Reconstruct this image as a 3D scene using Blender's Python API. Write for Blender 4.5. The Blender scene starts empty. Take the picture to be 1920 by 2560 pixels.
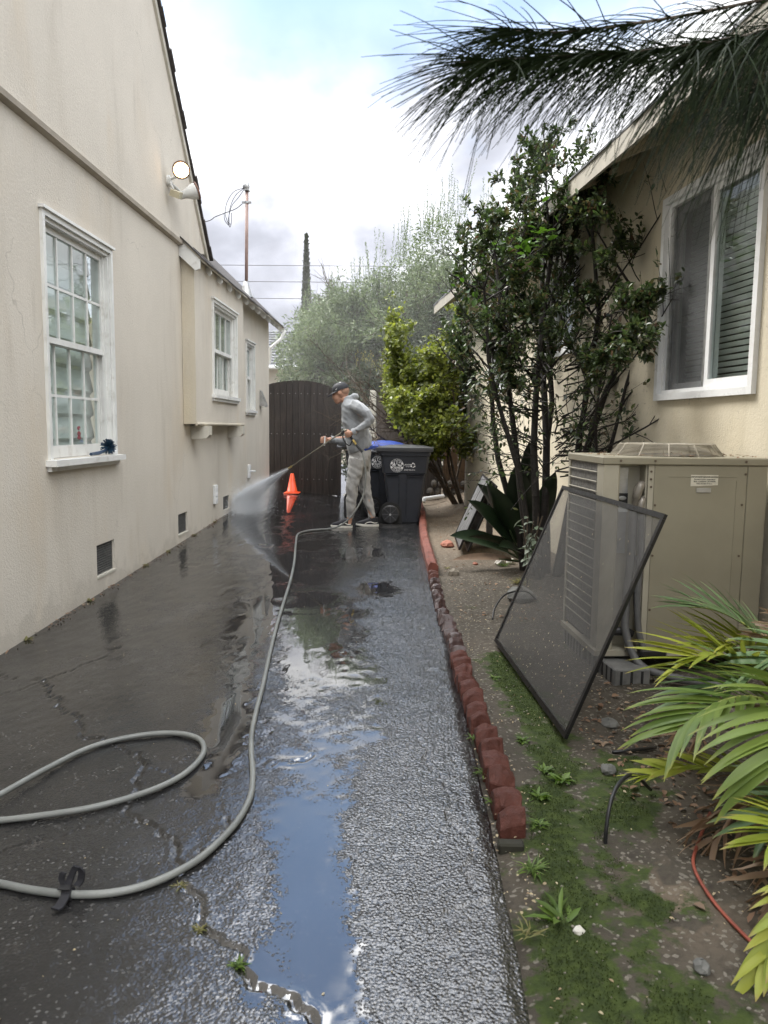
import bpy, bmesh, math, random
import numpy as np
from mathutils import Vector, Matrix, Quaternion
scene = bpy.context.scene
COL = scene.collection
RAD = math.radians

# ------------------------------------------------------------------ camera
cam = bpy.data.cameras.new('camera'); cam_ob = bpy.data.objects.new('camera', cam); COL.objects.link(cam_ob)
_r = Vector((0.99963709, 0.02429974, 0.01162825)); _u = Vector((-0.0142362, 0.11006812, 0.99382209)); _f = Vector((-0.02286972, 0.99362696, -0.11037411))
cam_ob.matrix_world = Matrix(((_r.x, _u.x, -_f.x, 0), (_r.y, _u.y, -_f.y, 0), (_r.z, _u.z, -_f.z, 1.27), (0, 0, 0, 1)))
cam.sensor_fit = 'VERTICAL'; cam.sensor_height = 36.0; cam.sensor_width = 27.0
cam.lens = 26.72; cam.clip_start = 0.05; cam.clip_end = 2000
cam.dof.use_dof = True; cam.dof.focus_distance = 5.5; cam.dof.aperture_fstop = 6.5
scene.camera = cam_ob

# ------------------------------------------------------------------ sky
SUN_EL, SUN_AZ = RAD(52), RAD(-58)      # azimuth from +Y, negative = to the left
world = bpy.data.worlds.new('World'); scene.world = world; world.use_nodes = True
def build_sky():
    nt = world.node_tree; nt.nodes.clear(); L = nt.links.new
    def n(t, **k):
        o = nt.nodes.new(t)
        for a, b in k.items(): setattr(o, a, b)
        return o
    def math_(op, a, b=None, clamp=False):
        o = n('ShaderNodeMath', operation=op, use_clamp=clamp)
        for i, v in enumerate((a, b)):
            if v is None: continue
            if isinstance(v, (int, float)): o.inputs[i].default_value = v
            else: L(v, o.inputs[i])
        return o.outputs[0]
    def maprange(v, a, b, c, d, smooth=True):
        o = n('ShaderNodeMapRange', interpolation_type='SMOOTHSTEP' if smooth else 'LINEAR')
        L(v, o.inputs[0])
        for i, x in zip((1, 2, 3, 4), (a, b, c, d)): o.inputs[i].default_value = x
        return o.outputs[0]
    sky = n('ShaderNodeTexSky', sky_type='NISHITA'); sky.sun_disc = False
    sky.sun_elevation = SUN_EL; sky.sun_rotation = SUN_AZ; sky.air_density = 1.2; sky.dust_density = 0.6
    tc = n('ShaderNodeTexCoord'); sep = n('ShaderNodeSeparateXYZ'); L(tc.outputs['Generated'], sep.inputs[0])
    zz = math_('MAXIMUM', sep.outputs[2], 0.0)
    den = math_('ADD', zz, 0.62)
    px = math_('DIVIDE', sep.outputs[0], den); py = math_('DIVIDE', sep.outputs[1], den)
    comb = n('ShaderNodeCombineXYZ'); L(px, comb.inputs[0]); L(py, comb.inputs[1]); comb.inputs[2].default_value = SKY_SEED
    def noise(scale, detail, rough, off):
        mp = n('ShaderNodeMapping'); L(comb.outputs[0], mp.inputs[0]); mp.inputs['Location'].default_value = off
        o = n('ShaderNodeTexNoise'); L(mp.outputs[0], o.inputs['Vector'])
        o.inputs['Scale'].default_value = scale; o.inputs['Detail'].default_value = detail; o.inputs['Roughness'].default_value = rough
        return o.outputs['Fac']
    n1 = noise(2.1, 8, 0.56, SKY_OFF); n2 = noise(5.2, 7, 0.52, SKY_OFF2); n3 = noise(1.9, 5, 0.45, SKY_OFF2)
    cover = maprange(n1, 0.42, 0.56, 0.0, 1.0)
    thin = maprange(zz, 0.30, 0.50, 0.95, 0.0)
    cover = math_('ADD', cover, thin, True)
    body = math_('ADD', math_('MULTIPLY', n2, 0.35), math_('MULTIPLY', n3, 0.65))
    lum = maprange(body, 0.41, 0.60, 2.5, 7.2)
    low = math_('ADD', maprange(zz, 0.10, 0.45, 0.48, 0.62, False), maprange(zz, 0.42, 1.0, 0.0, 2.0, False))
    lum = math_('MULTIPLY', lum, low)
    warm = maprange(lum, 1.6, 3.6, 0.0, 1.0, False)
    cm = n('ShaderNodeMix', data_type='RGBA'); L(warm, cm.inputs[0])
    cm.inputs[6].default_value = (0.92, 0.95, 1.07, 1); cm.inputs[7].default_value = (1, 1, 1, 1)
    sc = n('ShaderNodeVectorMath', operation='SCALE'); L(cm.outputs[2], sc.inputs[0]); L(lum, sc.inputs['Scale'])
    sk = n('ShaderNodeVectorMath', operation='SCALE'); L(sky.outputs[0], sk.inputs[0]); sk.inputs['Scale'].default_value = SKY_BLUE
    mx = n('ShaderNodeMix', data_type='RGBA'); L(cover, mx.inputs[0]); L(sk.outputs[0], mx.inputs[6]); L(sc.outputs[0], mx.inputs[7])
    bg = n('ShaderNodeBackground'); L(mx.outputs[2], bg.inputs[0]); bg.inputs[1].default_value = 0.1
    out = n('ShaderNodeOutputWorld'); L(bg.outputs[0], out.inputs[0])
SKY_SEED = 7.9; SKY_OFF = (0.35, 0.10, 0.0); SKY_OFF2 = (2.1, 3.4, 0.0); SKY_BLUE = 0.46
build_sky()

# ------------------------------------------------------------------ sun (behind cloud) and exposure
sl = bpy.data.lights.new('sun', 'SUN'); sl.energy = 1.2; sl.angle = RAD(30); sl.color = (1.0, 0.965, 0.91)
sun = bpy.data.objects.new('sun', sl); COL.objects.link(sun)
_d = Vector((math.sin(SUN_AZ) * math.cos(SUN_EL), math.cos(SUN_AZ) * math.cos(SUN_EL), math.sin(SUN_EL)))
sun.rotation_euler = _d.to_track_quat('Z', 'Y').to_euler(); sun.location = (-10, 10, 16)
vs = scene.view_settings; vs.view_transform = 'Standard'; vs.look = 'None'; vs.exposure = 2.45; vs.gamma = 1.0; vs.use_curve_mapping = False
scene.render.engine = 'CYCLES'
scene.cycles.use_denoising = True
try: scene.cycles.denoiser = 'OPENIMAGEDENOISE'
except Exception: pass
scene.cycles.max_bounces = 8; scene.cycles.diffuse_bounces = 3; scene.cycles.glossy_bounces = 4; scene.cycles.transparent_max_bounces = 24; scene.cycles.volume_bounces = 10
scene.cycles.sample_clamp_indirect = 6.0; scene.cycles.caustics_reflective = False; scene.cycles.caustics_refractive = False
scene.cycles.volume_step_rate = 2.0; scene.cycles.volume_max_steps = 128
rnd = random.Random(11)

# ------------------------------------------------------------------ helpers
class MB:
    """collects faces in world (or local) coordinates, builds ONE mesh object"""
    def __init__(s, T=None): s.v = []; s.f = []; s.m = []; s.T = T; s.mi = 0
    def add(s, vs_, fs):
        o = len(s.v)
        if s.T: vs_ = [s.T(*p) for p in vs_]
        s.v += [tuple(p) for p in vs_]; s.f += [tuple(i + o for i in q) for q in fs]; s.m += [s.mi] * len(fs)
    def box(s, a, b, bev=0.0):
        (x0, y0, z0), (x1, y1, z1) = a, b
        if x0 > x1: x0, x1 = x1, x0
        if y0 > y1: y0, y1 = y1, y0
        if z0 > z1: z0, z1 = z1, z0
        if bev <= 0:
            s.add([(x0, y0, z0), (x1, y0, z0), (x1, y1, z0), (x0, y1, z0), (x0, y0, z1), (x1, y0, z1), (x1, y1, z1), (x0, y1, z1)],
                  [(0, 3, 2, 1), (4, 5, 6, 7), (0, 1, 5, 4), (1, 2, 6, 5), (2, 3, 7, 6), (3, 0, 4, 7)])
        else:
            c = bev; vs_ = []; 
            for (z, ins) in ((z0, c), (z0 + c, 0), (z1 - c, 0), (z1, c)):
                k = ins
                vs_ += [(x0 + c + (0 if not k else 0), y0 + k, z), (x1 - c, y0 + k, z), (x1 - k, y0 + c, z), (x1 - k, y1 - c, z), (x1 - c, y1 - k, z), (x0 + c, y1 - k, z), (x0 + k, y1 - c, z), (x0 + k, y0 + c, z)]
            fs = [tuple(range(7, -1, -1)), tuple(range(24, 32))]
            for r in range(3):
                for i in range(8):
                    j = (i + 1) % 8; fs.append((r * 8 + i, r * 8 + j, r * 8 + 8 + j, r * 8 + 8 + i))
            s.add(vs_, fs)
    def obox(s, c, size, M):
        hx, hy, hz = [q / 2 for q in size]; c = Vector(c)
        p = [c + M @ Vector((x, y, z)) for x, y, z in ((-hx, -hy, -hz), (hx, -hy, -hz), (hx, hy, -hz), (-hx, hy, -hz), (-hx, -hy, hz), (hx, -hy, hz), (hx, hy, hz), (-hx, hy, hz))]
        s.add(p, [(0, 3, 2, 1), (4, 5, 6, 7), (0, 1, 5, 4), (1, 2, 6, 5), (2, 3, 7, 6), (3, 0, 4, 7)])
    def prism(s, poly, d, T2):
        """poly 2D list, extruded 0..d ; T2(u,v,w)->3D"""
        n = len(poly)
        s.add([T2(u, v, 0) for u, v in poly] + [T2(u, v, d) for u, v in poly],
              [tuple(range(n - 1, -1, -1)), tuple(range(n, 2 * n))] + [(i, (i + 1) % n, n + (i + 1) % n, n + i) for i in range(n)])
    def tube(s, pts, rad, n=8, cap=True, flat=1.0):
        pts = [Vector(p) for p in pts]; m = len(pts)
        if isinstance(rad, (int, float)): rad = [rad] * m
        vs_ = []; up = None
        for i, p in enumerate(pts):
            t = (pts[min(i + 1, m - 1)] - pts[max(i - 1, 0)])
            if t.length < 1e-9: t = Vector((0, 0, 1))
            t.normalize()
            if up is None: up = t.orthogonal().normalized()
            else:
                up = up - t * up.dot(t)
                up = up.normalized() if up.length > 1e-6 else t.orthogonal().normalized()
            b = t.cross(up)
            for k in range(n):
                a = 2 * math.pi * k / n
                vs_.append(p + (up * math.cos(a) + b * math.sin(a) * flat) * rad[i])
        fs = [(i * n + k, i * n + (k + 1) % n, (i + 1) * n + (k + 1) % n, (i + 1) * n + k) for i in range(m - 1) for k in range(n)]
        if cap and n > 2: fs += [tuple(range(n - 1, -1, -1)), tuple(range((m - 1) * n, m * n))]
        s.add(vs_, fs)
    def lathe(s, prof, c=(0, 0, 0), n=24, axis='Z', M=None, cap=True):
        """prof list of (r,h)"""
        vs_ = []; c = Vector(c)
        for r, h in prof:
            for k in range(n):
                a = 2 * math.pi * k / n
                q = Vector((r * math.cos(a), r * math.sin(a), h))
                if axis == 'Y': q = Vector((q.x, q.z, q.y))
                if axis == 'X': q = Vector((q.z, q.x, q.y))
                if M is not None: q = M @ q
                vs_.append(c + q)
        m = len(prof)
        fs = [(i * n + k, i * n + (k + 1) % n, (i + 1) * n + (k + 1) % n, (i + 1) * n + k) for i in range(m - 1) for k in range(n)]
        if cap: fs += [tuple(range(n - 1, -1, -1)), tuple(range((m - 1) * n, m * n))]
        s.add(vs_, fs)
    def ell(s, c, r, M=None, n=16, m=10):
        prof = []; c = Vector(c); vs_ = []
        for i in range(m + 1):
            t = math.pi * i / m
            for k in range(n):
                a = 2 * math.pi * k / n
                q = Vector((r[0] * max(math.sin(t), 1e-4) * math.cos(a), r[1] * max(math.sin(t), 1e-4) * math.sin(a), -r[2] * math.cos(t)))
                vs_.append(c + (M @ q if M is not None else q))
        fs = [(i * n + k, i * n + (k + 1) % n, (i + 1) * n + (k + 1) % n, (i + 1) * n + k) for i in range(m) for k in range(n)]
        s.add(vs_, fs)
    def mesh(s, name, mats, org=(0, 0, 0), smooth=False):
        me = bpy.data.meshes.new(name); o = Vector(org)
        me.from_pydata([(p[0] - o.x, p[1] - o.y, p[2] - o.z) for p in s.v], [], s.f)
        for mt in (mats if isinstance(mats, (list, tuple)) else [mats]): me.materials.append(mt)
        if isinstance(mats, (list, tuple)) and len(mats) > 1: me.polygons.foreach_set('material_index', s.m)
        if smooth: me.polygons.foreach_set('use_smooth', [True] * len(me.polygons))
        me.update(); return me
    def build(s, name, mats, parent=None, org=None, smooth=False):
        """parent given: vertices are world coords unless parent['_local'] ; org = own origin for a top-level mesh"""
        base = (0, 0, 0)
        if parent is not None: base = BASE.get(parent.name, (0, 0, 0))
        if org is not None: base = org
        me = s.mesh(name, mats, base, smooth)
        o = bpy.data.objects.new(name, me); COL.objects.link(o)
        if parent is not None: o.parent = parent; BASE[o.name] = base
        elif org is not None: o.location = org
        return o
BASE = {}
def thing(name, label, cat, loc=(0, 0, 0), rotz=0.0, group=None, local=False):
    o = bpy.data.objects.new(name, None); COL.objects.link(o); o.location = loc; o.rotation_euler = (0, 0, rotz)
    o.empty_display_size = 0.1
    BASE[o.name] = (0, 0, 0) if local else tuple(loc)
    return tag(o, label, cat, group)
def tag(o, label=None, cat=None, group=None, kind=None):
    if label: o['label'] = label
    if cat: o['category'] = cat
    if group: o['group'] = group
    if kind: o['kind'] = kind
    return o
def copy_tree(o, parent=None):
    kids = list(o.children)
    c = o.copy(); COL.objects.link(c); c.parent = parent
    for k in kids: copy_tree(k, c)
    return c
def catmull(pts, per=6):
    P = [Vector(p) for p in pts]; P = [P[0] * 2 - P[1]] + P + [P[-1] * 2 - P[-2]]; out = []
    for i in range(1, len(P) - 2):
        a, b, c, d = P[i - 1:i + 3]
        for k in range(per):
            t = k / per
            out.append(0.5 * ((2 * b) + (c - a) * t + (2 * a - 5 * b + 4 * c - d) * t * t + (3 * b - a - 3 * c + d) * t ** 3))
    out.append(P[-2]); return out
_NT = np.random.RandomState(3).rand(256, 256)
def vnoise(x, y, sc, seed=0):
    x = np.asarray(x, float) * sc + seed * 17.31; y = np.asarray(y, float) * sc + seed * 9.77
    xi = np.floor(x).astype(int); yi = np.floor(y).astype(int); fx = x - xi; fy = y - yi
    fx = fx * fx * (3 - 2 * fx); fy = fy * fy * (3 - 2 * fy)
    g = lambda a, b: _NT[a % 256, b % 256]
    return (g(xi, yi) * (1 - fx) + g(xi + 1, yi) * fx) * (1 - fy) + (g(xi, yi + 1) * (1 - fx) + g(xi + 1, yi + 1) * fx) * fy
def fbm(x, y, sc, oct_=4, seed=0):
    t = 0; a = 0.5; n = 0
    for i in range(oct_): t = t + a * vnoise(x, y, sc * 2 ** i, seed + i * 3); n += a; a *= 0.5
    return t / n
def sstep(a, b, x):
    t = np.clip((np.asarray(x, float) - a) / (b - a), 0, 1); return t * t * (3 - 2 * t)
def poly_dist(x, y, pts):
    d = np.full(np.shape(x), 1e9)
    for (ax, ay), (bx, by) in zip(pts[:-1], pts[1:]):
        vx, vy = bx - ax, by - ay; L2 = vx * vx + vy * vy + 1e-12
        t = np.clip(((x - ax) * vx + (y - ay) * vy) / L2, 0, 1)
        d = np.minimum(d, np.hypot(x - ax - t * vx, y - ay - t * vy))
    return d

# ------------------------------------------------------------------ materials
class NG:
    def __init__(s, name):
        s.mat = bpy.data.materials.new(name); s.mat.use_nodes = True; s.nt = s.mat.node_tree; s.nt.nodes.clear()
        s.out = s.n('ShaderNodeOutputMaterial'); s.p = s.n('ShaderNodeBsdfPrincipled'); s.link(s.p.outputs[0], s.out.inputs[0])
        s.tc = s.n('ShaderNodeTexCoord'); s.co = s.tc.outputs['Object']
    def n(s, t, **k):
        o = s.nt.nodes.new(t)
        for a, b in k.items(): setattr(o, a, b)
        return o
    def link(s, a, b): s.nt.links.new(a, b)
    def put(s, sock, v):
        if isinstance(v, bpy.types.NodeSocket): s.link(v, sock)
        elif isinstance(v, (tuple, list)) and len(v) == 3 and sock.type == 'RGBA': sock.default_value = (*v, 1)
        else: sock.default_value = v
    def noise(s, scale, detail=4, rough=0.55, vec=None, dist=0.0, out='Fac', stretch=None):
        o = s.n('ShaderNodeTexNoise'); v = vec or s.co
        if stretch:
            mp = s.n('ShaderNodeMapping'); s.link(v, mp.inputs[0]); mp.inputs['Scale'].default_value = stretch; v = mp.outputs[0]
        s.link(v, o.inputs['Vector']); o.inputs['Scale'].default_value = scale; o.inputs['Detail'].default_value = detail
        o.inputs['Roughness'].default_value = rough; o.inputs['Distortion'].default_value = dist
        return o.outputs[out]
    def voro(s, scale, feature='F1', out='Distance', rand=1.0, vec=None):
        o = s.n('ShaderNodeTexVoronoi', feature=feature); s.link(vec or s.co, o.inputs['Vector']); o.inputs['Scale'].default_value = scale
        o.inputs['Randomness'].default_value = rand
        return o.outputs[out]
    def ramp(s, v, a, b, c=0.0, d=1.0, smooth=True):
        o = s.n('ShaderNodeMapRange', interpolation_type='SMOOTHSTEP' if smooth else 'LINEAR'); s.put(o.inputs[0], v)
        for i, x in zip((1, 2, 3, 4), (a, b, c, d)): s.put(o.inputs[i], x)
        return o.outputs[0]
    def mix(s, f, a, b, mode='MIX'):
        o = s.n('ShaderNodeMix', data_type='RGBA', blend_type=mode); s.put(o.inputs[0], f); s.put(o.inputs[6], a); s.put(o.inputs[7], b); return o.outputs[2]
    def m(s, op, a, b=0.0, clamp=False):
        o = s.n('ShaderNodeMath', operation=op, use_clamp=clamp); s.put(o.inputs[0], a); s.put(o.inputs[1], b); return o.outputs[0]
    def attr(s, name):
        o = s.n('ShaderNodeAttribute', attribute_name=name); return o.outputs['Fac']
    def island(s): return s.n('ShaderNodeNewGeometry').outputs['Random Per Island']
    def objrand(s): return s.n('ShaderNodeObjectInfo').outputs['Random']
    def bump(s, h, strength=0.5, dist=0.01):
        o = s.n('ShaderNodeBump'); s.put(o.inputs['Strength'], strength); s.put(o.inputs['Distance'], dist); s.link(h, o.inputs['Height'])
        s.link(o.outputs[0], s.p.inputs['Normal']); return o
    def set(s, **k):
        names = dict(color='Base Color', rough='Roughness', metal='Metallic', ior='IOR', spec='Specular IOR Level', coat='Coat Weight', coatr='Coat Roughness', emit='Emission Color', es='Emission Strength', alpha='Alpha', sheen='Sheen Weight', trans='Transmission Weight')
        for a, b in k.items(): s.put(s.p.inputs[names[a]], b)
        return s
def plain(name, color, rough=0.55, var=0.12, scale=8.0, bump=0.15, bs=60.0, bd=0.002, metal=0.0, spec=0.5, dirt=None, dirt_amt=0.5):
    g = NG(name); nz = g.noise(scale, 5); lo = tuple(c * (1 - var) for c in color); hi = tuple(min(1, c * (1 + var)) for c in color)
    col = g.mix(g.ramp(nz, 0.3, 0.7), lo, hi)
    if dirt: col = g.mix(g.ramp(g.noise(scale * 1.7, 7, 0.65), 0.52, 0.72, 0, dirt_amt), col, dirt)
    g.set(color=col, rough=g.ramp(g.noise(scale * 2.3, 3), 0.3, 0.7, max(0.02, rough - 0.08), min(1, rough + 0.08)), metal=metal, spec=spec)
    if bump: g.bump(g.noise(bs, 4), bump, bd)
    return g.mat
def leafmat(name, cols, rough=0.42, trans=0.25, spec=0.45):
    g = NG(name); r = g.island(); cr = g.n('ShaderNodeValToRGB'); g.link(r, cr.inputs[0]); e = cr.color_ramp.elements
    k = len(cols)
    for i, c in enumerate(cols):
        el = e[i] if i < 2 else e.new(i / (k - 1))
        el.position = i / (k - 1); el.color = (*c, 1)
    g.set(color=cr.outputs[0], rough=rough, spec=spec)
    tl = g.n('ShaderNodeBsdfTranslucent'); hs = g.n('ShaderNodeHueSaturation'); g.link(cr.outputs[0], hs.inputs['Color']); hs.inputs['Value'].default_value = 1.6; hs.inputs['Saturation'].default_value = 1.1
    g.link(hs.outputs[0], tl.inputs[0]); ms = g.n('ShaderNodeMixShader'); ms.inputs[0].default_value = trans
    g.link(g.p.outputs[0], ms.inputs[1]); g.link(tl.outputs[0], ms.inputs[2]); g.link(ms.outputs[0], g.out.inputs[0])
    return g.mat
def stucco(name, base, stain, warm, bs=1.0, mildew=0.0):
    g = NG(name)
    big = g.noise(0.9, 5, 0.6); col = g.mix(g.ramp(big, 0.35, 0.65), tuple(c * 0.93 for c in base), base)
    st = g.noise(1.9, 7, 0.62, stretch=(1, 1, 0.3), dist=0.4); col = g.mix(g.ramp(st, 0.48, 0.74, 0, 0.6), col, stain); st2 = g.noise(9, 5, 0.6, stretch=(1, 1, 0.12)); col = g.mix(g.m('MULTIPLY', g.ramp(st2, 0.52, 0.72, 0, 0.5), g.ramp(st, 0.4, 0.65)), col, tuple(c * 0.9 for c in stain))
    w = g.noise(1.5, 5, 0.6, stretch=(1, 1, 0.4)); col = g.mix(g.ramp(w, 0.52, 0.75, 0, 0.7), col, warm)
    if mildew:
        sp = g.noise(38, 6, 0.75); msk = g.noise(1.8, 4, 0.6)
        mm = g.m('MULTIPLY', g.ramp(sp, 0.58, 0.68), g.ramp(msk, 0.42, 0.62)); col = g.mix(g.m('MULTIPLY', mm, mildew), col, (0.13, 0.115, 0.085))
    wn = g.noise(1.1, 4, 0.6, out='Color'); wv = g.n('ShaderNodeVectorMath', operation='MULTIPLY_ADD'); g.link(wn, wv.inputs[0]); wv.inputs[1].default_value = (0.9, 0.9, 0.9); g.link(g.co, wv.inputs[2])
    ed = g.voro(0.55, 'DISTANCE_TO_EDGE', 'Distance', 1.0, wv.outputs[0]); col = g.mix(g.m('MULTIPLY', g.ramp(ed, 0.0, 0.004, 0.32, 0.0), g.ramp(g.noise(0.8, 3), 0.5, 0.6)), col, tuple(c * 0.45 for c in stain))
    # soil splash just above the ground line
    sx = g.n('ShaderNodeSeparateXYZ'); g.link(g.n('ShaderNodeNewGeometry').outputs['Position'], sx.inputs[0])
    spl = g.m('ADD', sx.outputs[2], g.ramp(g.noise(6, 5, 0.6), 0.3, 0.7, -0.10, 0.10))
    col = g.mix(g.ramp(spl, -0.02, 0.16, 0.35, 0.0), col, tuple(c * 0.7 for c in stain))
    fine = g.noise(120, 4, 0.65); mid = g.noise(52, 4, 0.6); hh = g.m('ADD', g.m('MULTIPLY', fine, 0.5), g.m('MULTIPLY', mid, 0.7))
    col = g.mix(g.ramp(hh, 0.5, 0.75, 0.10, 0.0), col, tuple(c * 0.6 for c in base))
    g.set(color=col, rough=0.88, spec=0.25); g.bump(hh, 0.55 * bs, 0.008); return g.mat
M = {}
M['stucco'] = stucco('grey cream stucco', (0.665, 0.615, 0.53), (0.53, 0.48, 0.40), (0.62, 0.54, 0.425))
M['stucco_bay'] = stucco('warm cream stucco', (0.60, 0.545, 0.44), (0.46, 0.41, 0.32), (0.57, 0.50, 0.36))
M['stucco_right'] = stucco('beige stucco', (0.66, 0.60, 0.47), (0.53, 0.47, 0.35), (0.62, 0.545, 0.40), 0.8, 0.75)
M['stucco_far'] = stucco('pale cream stucco', (0.68, 0.63, 0.53), (0.55, 0.5, 0.4), (0.62, 0.55, 0.42))
M['white'] = plain('white painted wood', (0.74, 0.74, 0.71), 0.42, 0.06, 6, 0.25, 35, 0.002, dirt=(0.42, 0.39, 0.33), dirt_amt=0.45)
M['vinyl'] = plain('white vinyl', (0.77, 0.78, 0.78), 0.33, 0.04, 4, 0.0, dirt=(0.45, 0.43, 0.38), dirt_amt=0.25)
M['trim'] = plain('cream painted wood', (0.60, 0.57, 0.49), 0.5, 0.08, 7, 0.2, dirt=(0.33, 0.29, 0.22), dirt_amt=0.4)
M['band'] = plain('taupe painted band', (0.36, 0.315, 0.25), 0.6, 0.1, 5, 0.3, 40, 0.003)
M['shingle'] = plain('dark asphalt shingle', (0.055, 0.048, 0.045), 0.85, 0.35, 22, 0.7, 160, 0.004)
M['shingle_grey'] = plain('grey asphalt shingle', (0.16, 0.165, 0.175), 0.9, 0.3, 9, 0.7, 90, 0.006)
M['black'] = plain('black plastic', (0.014, 0.014, 0.015), 0.42, 0.2, 12, 0.1)
M['dark'] = plain('dark void', (0.02, 0.02, 0.02), 0.8, 0.1, 5, 0.0)
M['steel'] = plain('galvanised steel', (0.42, 0.42, 0.41), 0.42, 0.18, 14, 0.15, metal=0.75)
M['brass'] = plain('brass', (0.62, 0.47, 0.17), 0.28, 0.1, 14, 0.0, metal=1.0)
def glassmat(name, tint=(0.9, 0.94, 0.93), refl=1.0):
    g = NG(name); g.nt.nodes.remove(g.p)
    tr = g.n('ShaderNodeBsdfTransparent'); tr.inputs[0].default_value = (*tint, 1)
    gl = g.n('ShaderNodeBsdfGlossy'); gl.inputs['Roughness'].default_value = 0.015; gl.inputs[0].default_value = (0.95, 0.97, 1, 1)
    fr = g.n('ShaderNodeLayerWeight'); fr.inputs[0].default_value = 0.5
    bp = g.n('ShaderNodeBump'); bp.inputs['Strength'].default_value = 0.05; bp.inputs['Distance'].default_value = 0.02; g.link(g.noise(3.5, 2), bp.inputs['Height'])
    g.link(bp.outputs[0], gl.inputs['Normal']); g.link(bp.outputs[0], fr.inputs['Normal'])
    ms = g.n('ShaderNodeMixShader'); g.link(g.m('ADD', g.m('MULTIPLY', g.m('POWER', fr.outputs['Facing'], 5.0), 0.9 * refl), 0.05 * refl, True), ms.inputs[0]); g.link(tr.outputs[0], ms.inputs[1]); g.link(gl.outputs[0], ms.inputs[2]); g.link(ms.outputs[0], g.out.inputs[0])
    return g.mat
M['glass'] = glassmat('window glass', refl=1.0)
# ================================================================== SETTING: driveway, soil, ground
XW = -2.33
def drive_z(x, y):
    """driveway surface: flat in the middle, tilting along the left house"""
    x = np.asarray(x, float); y = np.asarray(y, float)
    t = sstep(-0.75, -2.33, x) if False else 1 - sstep(-2.33, -0.75, x)
    zl = np.clip(0.031 * (y - 6.75), -0.19, 0.11)
    return zl * t
def edge_x(y): return 0.30 + 0.035 * (fbm(y, y * 0 + 3.3, 2.2, 5, 4) - 0.5) + 0.02 * sstep(9, 5, np.asarray(y) * 1.0) * 0 - 0.03 * sstep(5.0, 9.0, y)
def soil_z(x, y):
    x = np.asarray(x, float); y = np.asarray(y, float)
    return -0.015 + 0.024 * np.clip(y - 5.2, 0, 8) * sstep(0.45, 1.3, x) + 0.030 * (fbm(x, y, 2.3, 4, 5) - 0.5) + 0.014 * (fbm(x, y, 12, 3, 8) - 0.5)
def sz(x, y): return float(soil_z(np.array([x]), np.array([y]))[0])
def dz(x, y): return float(drive_z(np.array([x]), np.array([y]))[0])

def jag(pts, amp, n=3, seed=1):
    r = random.Random(seed); pts = [tuple(p) for p in pts]
    for _ in range(n):
        q = [pts[0]]
        for a, b in zip(pts[:-1], pts[1:]):
            dx, dy = b[0] - a[0], b[1] - a[1]; k = r.uniform(-amp, amp)
            q += [((a[0] + b[0]) / 2 - dy * k, (a[1] + b[1]) / 2 + dx * k), b]
        pts = q
    return pts
CRACKS = [  # (polyline, half width m, depth)
    (jag([(-0.83, 2.30), (-0.74, 2.22), (-0.66, 2.16), (-0.61, 2.05), (-0.60, 1.98)], 0.22, 3, 2), 0.005, 0.012),
    (jag([(-0.60, 1.98), (-0.545, 1.93), (-0.51, 1.86), (-0.50, 1.79), (-0.43, 1.74), (-0.37, 1.71), (-0.355, 1.64), (-0.27, 1.58), (-0.20, 1.53), (-0.12, 1.44), (-0.08, 1.36)], 0.22, 3, 3), 0.0065, 0.014),
    (jag([(-2.3, 3.98), (-2.02, 3.86), (-1.86, 3.83), (-1.74, 3.62), (-1.62, 3.42), (-1.52, 3.33), (-1.40, 3.18), (-1.22, 3.0), (-1.08, 2.86), (-0.98, 2.75), (-0.95, 2.60), (-0.92, 2.47), (-0.83, 2.30)], 0.2, 3, 5), 0.006, 0.010),
    (jag([(-1.86, 3.83), (-2.0, 3.62), (-2.15, 3.5), (-2.33, 3.42)], 0.15, 3, 6), 0.004, 0.006),
    (jag([(-1.86, 3.83), (-1.76, 4.05), (-1.66, 4.3)], 0.15, 3, 7), 0.004, 0.006),
    (jag([(0.29, 2.78), (0.20, 2.80), (0.10, 2.83), (0.08, 3.02)], 0.2, 3, 8), 0.0045, 0.008),
    (jag([(0.10, 2.83), (0.17, 2.62), (0.19, 2.48), (0.2, 2.3), (0.23, 2.15), (0.22, 1.98)], 0.2, 3, 9), 0.0045, 0.008),
    (jag([(0.29, 1.96), (0.2, 1.92), (0.12, 1.88)], 0.2, 3, 10), 0.0035, 0.007),
    (jag([(0.28, 3.95), (0.18, 3.9), (0.1, 3.92)], 0.2, 3, 11), 0.004, 0.007),
    (jag([(0.29, 4.75), (0.2, 4.73), (0.12, 4.76)], 0.2, 3, 12), 0.004, 0.007),
    (jag([(-0.83, 2.30), (-0.98, 2.28), (-1.12, 2.2), (-1.3, 2.12)], 0.2, 3, 13), 0.0035, 0.006),
    (jag([(-0.6, 2.42), (-0.55, 2.35), (-0.56, 2.22), (-0.6, 2.12)], 0.25, 3, 14), 0.003, 0.006),
    (jag([(-0.48, 2.72), (-0.40, 2.76), (-0.34, 2.83)], 0.25, 3, 15), 0.004, 0.008),
    (jag([(-1.1, 1.86), (-1.0, 1.72), (-0.94, 1.6), (-0.96, 1.45)], 0.2, 3, 16), 0.0035, 0.005),
    (jag([(-0.98, 2.75), (-0.86, 2.66), (-0.8, 2.6)], 0.25, 3, 17), 0.003, 0.006),
    (jag([(-1.9, 8.1), (-1.4, 7.9), (-1.0, 8.0)], 0.1, 3, 18), 0.006, 0.008),
    (jag([(-2.2, 6.9), (-1.9, 6.8), (-1.6, 6.85)], 0.1, 3, 19), 0.006, 0.008),
]
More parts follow.
